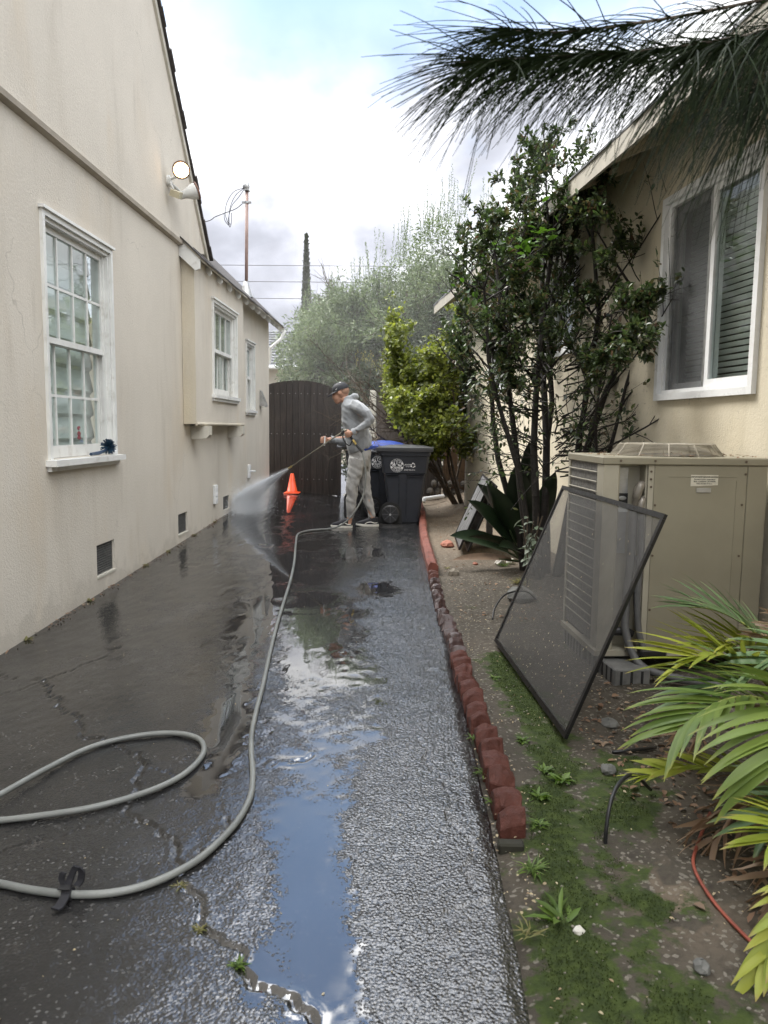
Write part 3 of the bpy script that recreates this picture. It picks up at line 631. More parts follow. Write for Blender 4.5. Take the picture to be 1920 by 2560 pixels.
lamp_head((XW + 0.16, 7.60, 3.70), (0.28, -1.0, -0.12), True)
lamp_head((XW + 0.17, 7.80, 3.56), (0.95, 0.35, 0.42), False)
c = MB(); c.tube([(XW + 0.05, 7.62, 3.64), (XW + 0.12, 7.63, 3.67), (XW + 0.155, 7.68, 3.70)], 0.014, 8); c.tube([(XW + 0.05, 7.64, 3.60), (XW + 0.10, 7.68, 3.56), (XW + 0.13, 7.77, 3.53)], 0.014, 8); c.tube([(XW + 0.05, 7.60, 3.6), (XW + 0.09, 7.58, 3.53)], 0.012, 8); c.build('bracket', M['white'], FL)
M['ivory'] = plain('ivory plastic', (0.52, 0.47, 0.33), 0.5, 0.1)
c = MB(); c.obox((XW + 0.115, 7.57, 3.485), (0.095, 0.085, 0.06), Matrix.Rotation(0.35, 3, 'Y') @ Matrix.Rotation(0.3, 3, 'X')); c.build('motion_sensor', M['ivory'], FL)
# wedge wall light by the gate
SC = thing('wall_sconce', 'small wedge shaped metal wall light beside the gate', 'lamp', (XW, 12.48, 1.62))
c = MB(); c.prism([(0.0, 1.60), (0.10, 1.585), (0.115, 1.60), (0.022, 1.84), (0.0, 1.85)], 0.12, lambda u, v, w: (XW + 0.002 + u, 12.42 + w, v)); c.build('housing', M['steel'], SC)
c = MB(); c.box((XW + 0.006, 12.44, 1.575), (XW + 0.095, 12.52, 1.5849)); c.build('diffuser', M['glass'], SC)
# service mast on the lower roof
MX, MY = -2.345, 11.5
SM = thing('service_mast', 'rusty electrical service mast rising from the lower roof', 'pole', (MX, MY, roofz(MX) + 0.04))
M['mast'] = plain('weathered pink brown pipe', (0.30, 0.205, 0.175), 0.6, 0.18, 9, 0.15, dirt=(0.16, 0.10, 0.08))
zb = roofz(MX) + 0.03
c = MB(); c.tube([(MX, MY, zb - 0.1), (MX + 0.022, MY, 4.70)], 0.024, 12); c.build('pole', M['mast'], SM, smooth=True)
c = MB(); c.lathe([(0.10, -0.06), (0.05, 0.10), (0.030, 0.17), (0.0245, 0.17)], (MX, MY, zb), 16, cap=False); c.build('flashing', M['steel'], SM, smooth=True)
c = MB(); c.ell((MX + 0.012, MY - 0.005, 4.745), (0.052, 0.05, 0.065)); c.box((MX - 0.01, MY - 0.05, 4.675), (MX + 0.06, MY + 0.04, 4.70), 0.005); c.build('weatherhead', M['steel'], SM, smooth=False)
c = MB(); c.lathe([(0.034, -0.015), (0.034, 0.015)], (MX + 0.02, MY, 4.52), 12); c.box((MX - 0.05, MY - 0.02, 4.51), (MX + 0.085, MY + 0.02, 4.532)); c.build('clamp', M['steel'], SM)
M['wire'] = plain('grey cable', (0.10, 0.10, 0.11), 0.6)
def strand(pts, r=0.005, name='cable'):
    c = MB(); c.tube(catmull([Vector(p) for p in pts], 6), r, 6); c.build(name, M['wire'], SM)
fr = lambda dx, z: (MX + dx, MY + dx * 0.25, z)
strand([fr(-0.03, 4.72), fr(-0.16, 4.66), fr(-0.25, 4.52), fr(-0.285, 4.36), fr(-0.26, 4.25), fr(-0.235, 4.18), fr(-0.29, 4.25), fr(-0.30, 4.34)])
strand([fr(-0.03, 4.71), fr(-0.13, 4.62), fr(-0.20, 4.48), fr(-0.23, 4.33), fr(-0.225, 4.16), fr(-0.20, 4.22), fr(-0.195, 4.36)])
strand([fr(-0.02, 4.70), fr(-0.10, 4.58), fr(-0.19, 4.46), fr(-0.235, 4.30), fr(-0.24, 4.22), fr(-0.21, 4.20)])
strand([fr(-0.045, 4.50), fr(-0.14, 4.42), fr(-0.29, 4.35), fr(-0.42, 4.29), fr(-0.62, 4.19), fr(-1.6, 3.95), (-9.0, 9.0, 3.4)], 0.007, 'service_drop')
# brush on the sill of the big window, and a tiny red and white figure sticker inside the glass
BR = thing('bottle_brush', 'round navy bristle brush with blue handle on the window sill', 'brush', (XW + 0.03, 5.95, 1.03))
M['navy'] = plain('navy plastic', (0.012, 0.035, 0.075), 0.4); M['navyb'] = plain('navy bristles', (0.015, 0.05, 0.09), 0.5)
c = MB(); c.tube([(XW + 0.02, 5.60, 1.048), (XW + 0.03, 5.72, 1.052), (XW + 0.035, 5.86, 1.072)], [0.012, 0.015, 0.010], 8); c.build('handle', M['navy'], BR)
c = MB()
for k in range(260):
    v = Vector((rnd.gauss(0, 1), rnd.gauss(0, 1), rnd.gauss(0, 1))).normalized(); p = Vector((XW + 0.035, 5.90, 1.098)); L = rnd.uniform(0.055, 0.066)
    c.tube([p, p + v * L], [0.004, 0.002], 3, cap=False)
c.build('bristles', M['navyb'], BR)
c = MB(); c.box((XW + 0.0, 6.0, 1.032), (XW + 0.05, 6.06, 1.075), 0.012); c.build('cap', M['vinyl'], BR)
c = MB(); c.ell((XW - 0.145, 5.79, 1.195), (0.012, 0.020, 0.022)); c.ell((XW - 0.145, 5.79, 1.238), (0.012, 0.017, 0.017)); c.mi = 1; c.ell((XW - 0.137, 5.79, 1.232), (0.008, 0.011, 0.008)); c.mi = 0; c.ell((XW - 0.145, 5.79, 1.165), (0.012, 0.024, 0.015))
tag(c.build('figurine', [plain('red toy', (0.45, 0.03, 0.05), 0.5), M['white']], org=(XW - 0.145, 5.79, 1.15)), 'tiny red and white figurine behind the lower pane of the big window', 'toy')
# ================================================================== GATE
def wood(name, a, b_, rough=0.7):
    g = NG(name); gr = g.noise(7, 6, 0.6, stretch=(9, 9, 0.55)); big = g.noise(1.5, 4); ob = g.objrand()
    col = g.mix(g.ramp(gr, 0.3, 0.72), a, b_); col = g.mix(g.ramp(ob, 0, 1, 0.0, 0.45, False), col, tuple(x * 0.55 for x in a)); col = g.mix(g.ramp(big, 0.5, 0.75, 0, 0.4), col, tuple(x * 1.5 for x in b_))
    g.set(color=col, rough=rough, spec=0.35); g.bump(gr, 0.5, 0.004); return g.mat
M['gate'] = wood('dark stained boards', (0.017, 0.013, 0.011), (0.050, 0.039, 0.033))
M['gate_grey'] = wood('weathered grey brown boards', (0.065, 0.052, 0.046), (0.14, 0.115, 0.10))
M['fence'] = wood('warm brown fence boards', (0.09, 0.055, 0.032), (0.20, 0.125, 0.075))
YG = 13.78
def gate(name, label, x0, x1, top, mat, nb, ybase, bolts):
    G = thing(name, label, 'gate', ((x0 + x1) / 2, YG, 0.02)); w = (x1 - x0) / nb
    for i in range(nb):
        a, b_ = x0 + i * w, x0 + (i + 1) * w - 0.005; pr = rnd.uniform(0, 0.006)
        n = 3; poly = [(a, 0.03)] + [(b_, 0.03)] + [(b_ + (a - b_) * k / n, top(b_ + (a - b_) * k / n) - rnd.uniform(0, 0.004)) for k in range(n + 1)]
        m = MB(); m.prism(poly, 0.022, lambda u, v, ww, pr=pr: (u, ybase - pr + ww, v)); bo = m.build('board', mat, G)
        if bolts:
            k = MB()
            for zz in (0.32, 1.14, 1.86):
                if zz < top((a + b_) / 2) - 0.04: k.ell(((a + b_) / 2 + rnd.uniform(-.015, .015), ybase - pr - 0.001, zz + rnd.uniform(-.004, .004)), (0.0065, 0.004, 0.0065), n=8, m=5)
            k.build('bolt', M['steel'], bo)
    for i in range(1, nb):
        xx = x0 + i * w - 0.0025; m = MB(); m.box((xx - 0.02, ybase + 0.0222, 0.04), (xx + 0.02, ybase + 0.03, top(xx) - 0.03)); m.build('batten', mat, G)
    for zz in (0.28, 1.1, 1.62):
        m = MB(); m.box((x0 + 0.03, ybase + 0.031, zz), (x1 - 0.03, ybase + 0.07, zz + 0.09)); m.build('rail', mat, G)
    return G
gx0, gx1 = -2.43, -1.10; arch = lambda x: 1.70 + 0.395 * math.sqrt(max(0.0, 1 - ((x + 1.86) / 0.80) ** 2)) * (1.0) if x > -1.86 else 1.93 + 0.165 * math.sqrt(max(0.0, 1 - ((x + 1.86) / 0.66) ** 2))
G1 = gate('driveway_gate', 'dark stained board gate with arched top behind the orange cone', gx0, gx1, arch, M['gate'], 12, YG, True)
m = MB(); m.box((gx1 - 0.075, YG - 0.028, 0.02), (gx1 - 0.003, YG - 0.0065, 1.68)); m.build('edge_stile', M['gate'], G1)
m = MB(); m.box((gx1 - 0.05, YG - 0.03, -0.02), (gx1 - 0.035, YG + 0.03, 0.16)); m.box((gx1 - 0.02, YG - 0.03, -0.02), (gx1 - 0.008, YG + 0.03, 0.16)); m.build('drop_bolt', M['black'], G1)
arch2 = lambda x: 1.93 + 0.30 * math.sqrt(max(0.0, 1 - ((x - 0.12) / 0.62) ** 2)) - 0.12
gate('arched_gate_leaf', 'weathered grey brown gate leaf rising behind the bins', -0.47, 0.72, arch2, M['gate_grey'], 9, YG + 0.02, False)
m = MB(); m.box((-0.60, YG + 0.03, 0), (-0.485, YG + 0.14, 1.93), 0.008); P_ = m.build('gate_post', M['trim'], org=(-0.54, YG + .08, 0)); tag(P_, 'cream gate post between the two gate leaves', 'post')
# dark hedge mass behind the gate gap is built with the trees
# concrete threshold
m = MB(); m.box((-2.3, 13.9, -0.05), (0.3, 15.2, 0.012), 0.004); tag(m.build('threshold', plain('damp concrete', (0.13, 0.125, 0.115), 0.7, 0.15, 5, 0.3), org=(-1, 14.3, 0)), kind='structure', label='concrete strip under the gate')
# far fence
FE = thing('board_fence', 'brown board fence behind the leafy bush', 'fence', (1.2, 13.7, 0.2))
x = 0.74
while x < 2.6:
    w = rnd.uniform(0.13, 0.15); m = MB(); m.box((x, 13.66 + rnd.uniform(0, 0.008), 0.12), (x + w - 0.007, 13.69, 2.0 + rnd.uniform(-.01, .01))); m.build('board', M['fence'], FE); x += w
m = MB(); m.box((0.72, 13.7, 0.5), (2.6, 13.74, 0.6)); m.build('rail', M['fence'], FE)
# rubble stone footing under the fence
SW = thing('rubble_footing', 'low dark rubble stone footing under the brown fence', 'wall', (1.0, 13.5, 0.1)); M['stone'] = plain('grey brown stone', (0.10, 0.088, 0.075), 0.85, 0.35, 6, 0.6, 25, 0.01)
for k in range(11):
    for r_ in range(2):
        m = MB(); cx = 0.52 + k * 0.13 + rnd.uniform(-.02, .02) + r_ * 0.06; cz = 0.14 + r_ * 0.15
        m.ell((cx, 13.52, cz), (rnd.uniform(.055, .075), 0.09, rnd.uniform(.06, .08)), Matrix.Rotation(rnd.uniform(-.4, .4), 3, 'Y'), 9, 6); m.build('stone', M['stone'], SW)
# ================================================================== CONE
CX, CY = -1.935, 13.35; cz = dz(CX, CY)
CN = thing('traffic_cone', 'orange plastic traffic cone standing in front of the gate', 'traffic cone', (CX, CY, cz)); M['orange'] = plain('orange pvc', (0.86, 0.085, 0.012), 0.4, 0.08, 6, 0.05)
m = MB(); m.box((CX - 0.135, CY - 0.135, cz + 0.002), (CX + 0.135, CY + 0.135, cz + 0.026), 0.012); m.build('base', M['orange'], CN)
m = MB(); m.lathe([(0.105, 0.0262), (0.10, 0.042), (0.09, 0.047), (0.030, 0.345), (0.025, 0.352), (0.02, 0.34)], (CX, CY, cz), 24); m.build('body', M['orange'], CN, smooth=True)
# ================================================================== BINS
M['bin'] = plain('black blue bin plastic', (0.013, 0.0155, 0.022), 0.42, 0.2, 5, 0.12, 90, 0.002, dirt=(0.045, 0.045, 0.05), dirt_amt=0.25)
M['lid_black'] = plain('charcoal lid plastic', (0.045, 0.046, 0.050), 0.42, 0.15, 6, 0.1)
M['lid_blue'] = plain('blue lid plastic', (0.045, 0.085, 0.36), 0.4, 0.12, 6, 0.1)
M['print'] = plain('white print', (0.72, 0.72, 0.72), 0.6, 0.05, 5, 0.0)
def text_mesh(txt, size, align='CENTER'):
    cu = bpy.data.curves.new('txt', 'FONT'); cu.body = txt; cu.size = size; cu.align_x = align; cu.align_y = 'CENTER'; cu.extrude = 0.0006; cu.resolution_u = 2
    ob = bpy.data.objects.new('txt', cu); COL.objects.link(ob); dg = bpy.context.evaluated_depsgraph_get(); me = bpy.data.meshes.new_from_object(ob.evaluated_get(dg)); bpy.data.objects.remove(ob)
    vs_ = [v.co.copy() for v in me.vertices]; fs = [tuple(p.vertices) for p in me.polygons]; bpy.data.meshes.remove(me); return vs_, fs
def make_bin(lidmat, label, dom):
    """local frame: side face toward -Y, wheels at -X; base 0.42 x 0.5, top 0.64 x 0.56"""
    B = thing('wheeled_bin', label, 'bin', (0, 0, 0), group='wheeled bins in front of the gate', local=True)
    H_ = 0.965; xl = lambda z: -0.175 - 0.125 * (z / H_) ** 1.0; xr = lambda z: 0.215 + 0.125 * (z / H_); yf = lambda z: -0.02 - 0.055 * z / H_; yb = lambda z: 0.50 + 0.055 * z / H_
    def ring(mbx, z, ins=0.0, rr=0.04, n=4):
        x0, x1, y0, y1 = xl(z) + ins, xr(z) - ins, yf(z) + ins, yb(z) - ins; pts = []
        for cx_, cy_, a0 in ((x1 - rr, y0 + rr, -90), (x1 - rr, y1 - rr, 0), (x0 + rr, y1 - rr, 90), (x0 + rr, y0 + rr, 180)):
            for k in range(n + 1): a = RAD(a0 + 90 * k / n); pts.append((cx_ + rr * math.cos(a), cy_ + rr * math.sin(a), z))
        return pts
    m = MB(); zs = [(0.0, .012), (0.02, 0), (0.28, 0), (0.60, 0), (0.66, 0.0), (0.675, -0.014), (0.90, -0.014), (0.905, -0.03), (H_ - 0.012, -0.03), (H_, -0.022)]
    rings = [ring(m, z, i) for z, i in zs]; n = len(rings[0]); vs_ = [p for r_ in rings for p in r_]
    # wheel notch: the lower corner on the wheel side steps in
    m.add(vs_, [(i * n + k, i * n + (k + 1) % n, (i + 1) * n + (k + 1) % n, (i + 1) * n + k) for i in range(len(zs) - 1) for k in range(n)] + [tuple(range(n - 1, -1, -1)), tuple(range((len(zs) - 1) * n, len(zs) * n))])
    body = m.build('body', M['bin'], B)
    # recessed side panels = raised frame strips round two panels
    def on(u, z, d): # point on the slanted front face
        return (u, yf(z) - d, z)
    for (u0, u1) in ((-0.235, -0.06), (0.05, 0.27)):
        m = MB()
        P = lambda u, z, d: on(u * (0.82 + 0.18 * z / 0.64), z, d)
        m.add([P(u0, .64, .0), P(u1, .64, .0), P(u1, .655, .016), P(u0, .655, .016), P(u0, .60, .0), P(u1, .60, .0)], [(0, 1, 2, 3), (4, 5, 1, 0)]); 
        m.add([P(u0, .6551, .016), P(u1, .6551, .016), P(u1, .663, .002), P(u0, .663, .002)], [(0, 1, 2, 3)]); m.build('panel_edge', M['bin'], B)
    m = MB()
    for u in (-0.055, 0.045): m.prism([(-0.007, 0), (0.007, 0), (0.004, 0.006), (-0.004, 0.006)], 0.58, lambda a, d, w, u=u: (u + a, yf(w + .04) - d, w + .04))
    m.build('side_rib', M['bin'], B)
    # wheel arch
    m = MB(); pr_ = []
    for k in range(13): a = RAD(180 - 15 * k); pr_.append((-0.165 + 0.155 * math.cos(a), 0.125 + 0.16 * math.sin(a)))
    m.prism([(x_, max(z_, 0.002)) for x_, z_ in pr_] + [(-0.01, 0.001), (-0.32, 0.001)], 0.012, lambda u, v, w: (u, yf(v) - 0.001 - w, v)); m.build('wheel_arch', M['dark'], B)
    for y_, sgn in ((-0.075, -1), (0.555, 1)):
        w_ = MB(); w_.lathe([(0.05, -0.026), (0.108, -0.026), (0.122, -0.016), (0.122, 0.016), (0.108, 0.026), (0.05, 0.026)], (-0.165, y_, 0.123), 28, 'Y'); wo = w_.build('wheel', M['black'], B, smooth=False)
        for k in range(8):
            a = k * math.pi / 4; s = MB(); s.obox((-0.165 + 0.066 * math.cos(a), y_ + sgn * 0.028, 0.123 + 0.066 * math.sin(a)), (0.085, 0.008, 0.012), Matrix.Rotation(-a, 3, 'Y')); s.build('spoke', M['lid_black'], wo)
        s = MB(); s.lathe([(0.014, -0.01), (0.014, 0.008), (0.008, 0.012)], (-0.165, y_ + sgn * 0.034, 0.123), 12, 'Y'); s.build('axle_cap', M['steel'], wo)
    # lid: shallow dome with long ridges and an overhanging skirt
    x0, x1, y0, y1 = xl(H_) - 0.055, xr(H_) + 0.05, yf(H_) - 0.05, yb(H_) + 0.05; nx, ny = 22, 14; m = MB(); vs_ = []
    def lz(u, v): 
        e = max(0.0, (1 - (2 * u - 1) ** 4)); f2 = max(0.0, 1 - (2 * v - 1) ** 6); return H_ + 0.045 + dom * math.sin(math.pi * u) * f2 ** .5 + 0.012 * e * f2 * (1 if (0.2 < v < 0.34 or 0.43 < v < 0.57 or 0.66 < v < 0.8) else 0)
    for j in range(ny + 1):
        for i in range(nx + 1): u, v = i / nx, j / ny; vs_.append((x0 + (x1 - x0) * u, y0 + (y1 - y0) * v, lz(u, v)))
    fs = [(j * (nx + 1) + i, j * (nx + 1) + i + 1, (j + 1) * (nx + 1) + i + 1, (j + 1) * (nx + 1) + i) for j in range(ny) for i in range(nx)]; m.add(vs_, fs)
    per = [(i, 0) for i in range(nx + 1)] + [(nx, j) for j in range(1, ny + 1)] + [(i, ny) for i in range(nx - 1, -1, -1)] + [(0, j) for j in range(ny - 1, 0, -1)]
    top_ = [vs_[j * (nx + 1) + i] for i, j in per]; k = len(top_); bot = [(p[0], p[1], H_ - 0.004) for p in top_]; inn = [(p[0] * 0.9 + .003, (p[1] - .24) * .9 + .24, H_ - 0.004) for p in top_]
    m.add(top_ + bot + inn, [(i, k + i, k + (i + 1) % k, (i + 1) % k) for i in range(k)] + [(k + i, 2 * k + i, 2 * k + (i + 1) % k, k + (i + 1) % k) for i in range(k)])
    lo_ = m.build('lid', lidmat, B)
    s = MB(); s.box((x0 - 0.004, y0 - 0.006, H_ + 0.018), (x1 + 0.004, y0 + 0.004, H_ + 0.030)); s.build('lid_lip', lidmat, lo_)
    h = MB(); h.tube([(x0 + 0.04, y0 + 0.05, H_ - 0.02), (x0 - 0.06, y0 + 0.05, H_ - 0.01), (x0 - 0.075, y0 + 0.1, H_), (x0 - 0.075, y1 - 0.1, H_), (x0 - 0.06, y1 - 0.05, H_ - 0.01), (x0 + 0.04, y1 - 0.05, H_ - 0.02)], 0.014, 8); h.build('handle', M['lid_black'], B)
    # printed seal and lettering on the side face
    C0 = (-0.085, 0.775); R_ = 0.088; q = MB()
    def F(u, z, d=0.0): return (u, yf(z) - 0.0150 - d, z)
    def ann(r0, r1, a0=0, a1=360, n=48):
        vs2 = []; 
        for k2 in range(n + 1):
            a = RAD(a0 + (a1 - a0) * k2 / n); 
            for rr_ in (r0, r1): vs2.append(F(C0[0] + rr_ * math.cos(a), C0[1] + rr_ * math.sin(a)))
        q.add(vs2, [(2 * k2, 2 * k2 + 1, 2 * k2 + 3, 2 * k2 + 2) for k2 in range(n)])
    ann(R_ * 0.965, R_, n=40); ann(R_ * 0.70, R_ * 0.74, n=40); ann(R_ * 0.21, R_ * 0.25, n=24)
    for a in range(8): ann(R_ * 0.74, R_ * 0.965, a * 45 + 10, a * 45 + 30, 4) if a in (0, 3, 4, 7) else None
    for a in (0, 90, 180, 270):
        ca, sa = math.cos(RAD(a)), math.sin(RAD(a)); t = 0.0035
        q.add([F(C0[0] + ca * R_ * .25 - sa * t, C0[1] + sa * R_ * .25 + ca * t), F(C0[0] + ca * R_ * .7 - sa * t, C0[1] + sa * R_ * .7 + ca * t), F(C0[0] + ca * R_ * .7 + sa * t, C0[1] + sa * R_ * .7 - ca * t), F(C0[0] + ca * R_ * .25 + sa * t, C0[1] + sa * R_ * .25 - ca * t)], [(0, 1, 2, 3)])
    # pictures in the quarters: hills, sun, fields, building
    for pts in ([(-.62, .06), (-.30, .06), (-.30, .30), (-.38, .52), (-.46, .34), (-.54, .22)], [(.10, .05), (.60, .05), (.48, .16), (.36, .10), (.24, .22)], [(-.58, -.08), (-.10, -.30), (-.12, -.38), (-.50, -.22)], [(-.5, -.30), (-.1, -.48), (-.1, -.56), (-.42, -.42)], [(.08, -.3), (.5, -.12), (.6, -.12), (.55, -.24), (.08, -.4)], [(.2, -.46), (.5, -.34), (.42, -.46), (.2, -.56)]):
        q.add([F(C0[0] + u * R_, C0[1] + v * R_) for u, v in pts], [tuple(range(len(pts)))])
    vs2 = [F(C0[0] + R_ * (.33 + .075 * math.cos(k2 * .7854)), C0[1] + R_ * (.42 + .075 * math.sin(k2 * .7854))) for k2 in range(8)]; q.add(vs2, [tuple(range(8))])
    def txt_arc(t_, r_, a_mid, size, flip):
        n_ = len(t_); step = size * 0.74 / r_
        for i_, ch in enumerate(t_):
            if ch == ' ': continue
            a = a_mid + (step * (n_ - 1) / 2 - step * i_) * (-1 if flip else 1); rot = a - math.pi / 2 + (math.pi if flip else 0)
            vv, ff = text_mesh(ch, size); cu_, su = math.cos(rot), math.sin(rot)
            q.add([F(C0[0] + r_ * math.cos(a) + cu_ * p.x - su * p.y, C0[1] + r_ * math.sin(a) + su * p.x + cu_ * p.y, p.z) for p in vv], ff)
    txt_arc('CITY OF GLENDALE', R_ * 0.85, math.pi / 2, 0.0185, False); txt_arc('CALIFORNIA', R_ * 0.85, -math.pi / 2, 0.0175, True)
    def txt(t_, u, z, size):
        vv, ff = text_mesh(t_, size); q.add([F(u + p.x, z + p.y, p.z) for p in vv], ff)
    txt('glendale', 0.058, 0.788, 0.027); txt('recycles', 0.072, 0.766, 0.024); txt('(818) 548-3916', 0.083, 0.717, 0.023)
    # three arrows chasing round
    c1 = (0.127, 0.779)
    for k2 in range(3):
        a0 = k2 * 120 + 20; vs2 = []
        for j in range(5):
            a = RAD(a0 + j * 16)
            for rr_ in (0.021, 0.030): vs2.append(F(c1[0] + rr_ * math.cos(a), c1[1] + rr_ * math.sin(a)))
        q.add(vs2, [(2 * j, 2 * j + 1, 2 * j + 3, 2 * j + 2) for j in range(4)])
        a = RAD(a0 + 64); a2 = RAD(a0 + 98); q.add([F(c1[0] + 0.012 * math.cos(a), c1[1] + 0.012 * math.sin(a)), F(c1[0] + 0.040 * math.cos(a), c1[1] + 0.040 * math.sin(a)), F(c1[0] + 0.030 * math.cos(a2), c1[1] + 0.030 * math.sin(a2))], [(0, 1, 2)])
    q.build('printed_seal', M['print'], B)
    return B
B1 = make_bin(M['lid_black'], 'black wheeled bin with charcoal lid and white printed seal', 0.022); B1.location = (0.02, 10.12, 0.0); B1.rotation_euler.z = RAD(-2)
B2 = make_bin(M['lid_blue'], 'black wheeled bin with blue lid behind the charcoal lidded bin', 0.06); B2.location = (-0.27, 11.0, 0.0); B2.rotation_euler.z = RAD(3)
B3 = make_bin(M['lid_black'], 'black wheeled bin farthest back, beside the gate edge behind the man', 0.022); B3.location = (-0.60, 12.1, dz(-.6, 12.1)); B3.rotation_euler.z = RAD(4)
# ================================================================== MAN
MANX, MANY = -0.50, 9.66
def mp(X, Y, dy=0.0):
    z = (1845 - Y) * 0.001103
    return Vector((-0.578 + (X - 600) * 0.001103 - 0.0117 * z, MANY + dy, z))
def remesh(mb, voxel, smooth=4, name='m', wr=0.0, seed=0, wsc=9.0):
    me = mb.mesh(name, M['dark']); ob = bpy.data.objects.new(name, me); COL.objects.link(ob)
    md = ob.modifiers.new('r', 'REMESH'); md.mode = 'VOXEL'; md.voxel_size = voxel; md.use_smooth_shade = True
    if smooth: s_ = ob.modifiers.new('s', 'SMOOTH'); s_.factor = 0.5; s_.iterations = smooth
    dg = bpy.context.evaluated_depsgraph_get(); out = bpy.data.meshes.new_from_object(ob.evaluated_get(dg)); bpy.data.objects.remove(ob); bpy.data.meshes.remove(me)
    if wr:
        n = len(out.vertices); co = np.empty(n * 3); out.vertices.foreach_get('co', co); co = co.reshape(-1, 3); no = np.empty(n * 3); out.vertices.foreach_get('normal', no); no = no.reshape(-1, 3)
        a = fbm(co[:, 0] * 1.0 + co[:, 1], co[:, 2] * 1.5 + co[:, 0] * 0.8, wsc, 3, seed) - 0.5; b2 = np.abs(fbm(co[:, 0] + co[:, 1] * .7 + co[:, 2] * .35, co[:, 2] * 0.5 - co[:, 1], wsc * 1.3, 2, seed + 5) - 0.5)
        co += no * (wr * (a * 1.6 - b2 * 1.6))[:, None]; out.vertices.foreach_set('co', co.ravel()); out.update()
    return out
def put(me, name, mat, parent):
    me.materials.clear(); me.materials.append(mat); base = Vector(BASE[parent.name]); me.transform(Matrix.Translation(-base)); me.polygons.foreach_set('use_smooth', [True] * len(me.polygons))
    o = bpy.data.objects.new(name, me); COL.objects.link(o); o.parent = parent; BASE[o.name] = tuple(base); me.name = name; return o
M['skin'] = plain('skin', (0.46, 0.255, 0.175), 0.5, 0.08, 25, 0.1, 200, 0.001)
g = NG('grey marl fleece'); f = g.noise(300, 3, 0.6); c_ = g.mix(g.ramp(f, 0.3, 0.7), (0.22, 0.232, 0.245), (0.31, 0.322, 0.332)); g.set(color=c_, rough=0.92, spec=0.15, sheen=0.25); g.bump(g.m('ADD', g.noise(45, 3), g.m('MULTIPLY', f, 0.3)), 0.35, 0.006); M['fleece'] = g.mat
g = NG('pale grey jersey'); f = g.noise(300, 3, 0.6); c_ = g.mix(g.ramp(f, 0.3, 0.7), (0.27, 0.266, 0.255), (0.37, 0.363, 0.348)); g.set(color=c_, rough=0.92, spec=0.15, sheen=0.25); g.bump(g.m('ADD', g.noise(40, 3), g.m('MULTIPLY', f, 0.3)), 0.35, 0.006); M['jersey'] = g.mat
M['capcloth'] = plain('black cap cloth', (0.012, 0.013, 0.017), 0.7, 0.2, 30, 0.2); M['canvas'] = plain('black canvas', (0.014, 0.014, 0.018), 0.75, 0.2, 30, 0.2); M['sole'] = plain('off white rubber', (0.66, 0.64, 0.58), 0.6, 0.08, 20, 0.1)
M['blueshirt'] = plain('blue cotton', (0.03, 0.07, 0.32), 0.85)
PM = thing('person', 'man in grey hooded tracksuit and black cap aiming a pressure washer wand', 'person', (MANX, MANY, 0))
YN, YF = -0.20, 0.19                       # near (left) and far (right) shoulder offsets
HN = mp(540, 768, -0.285); HF = mp(236, 845, 0.02)   # fists
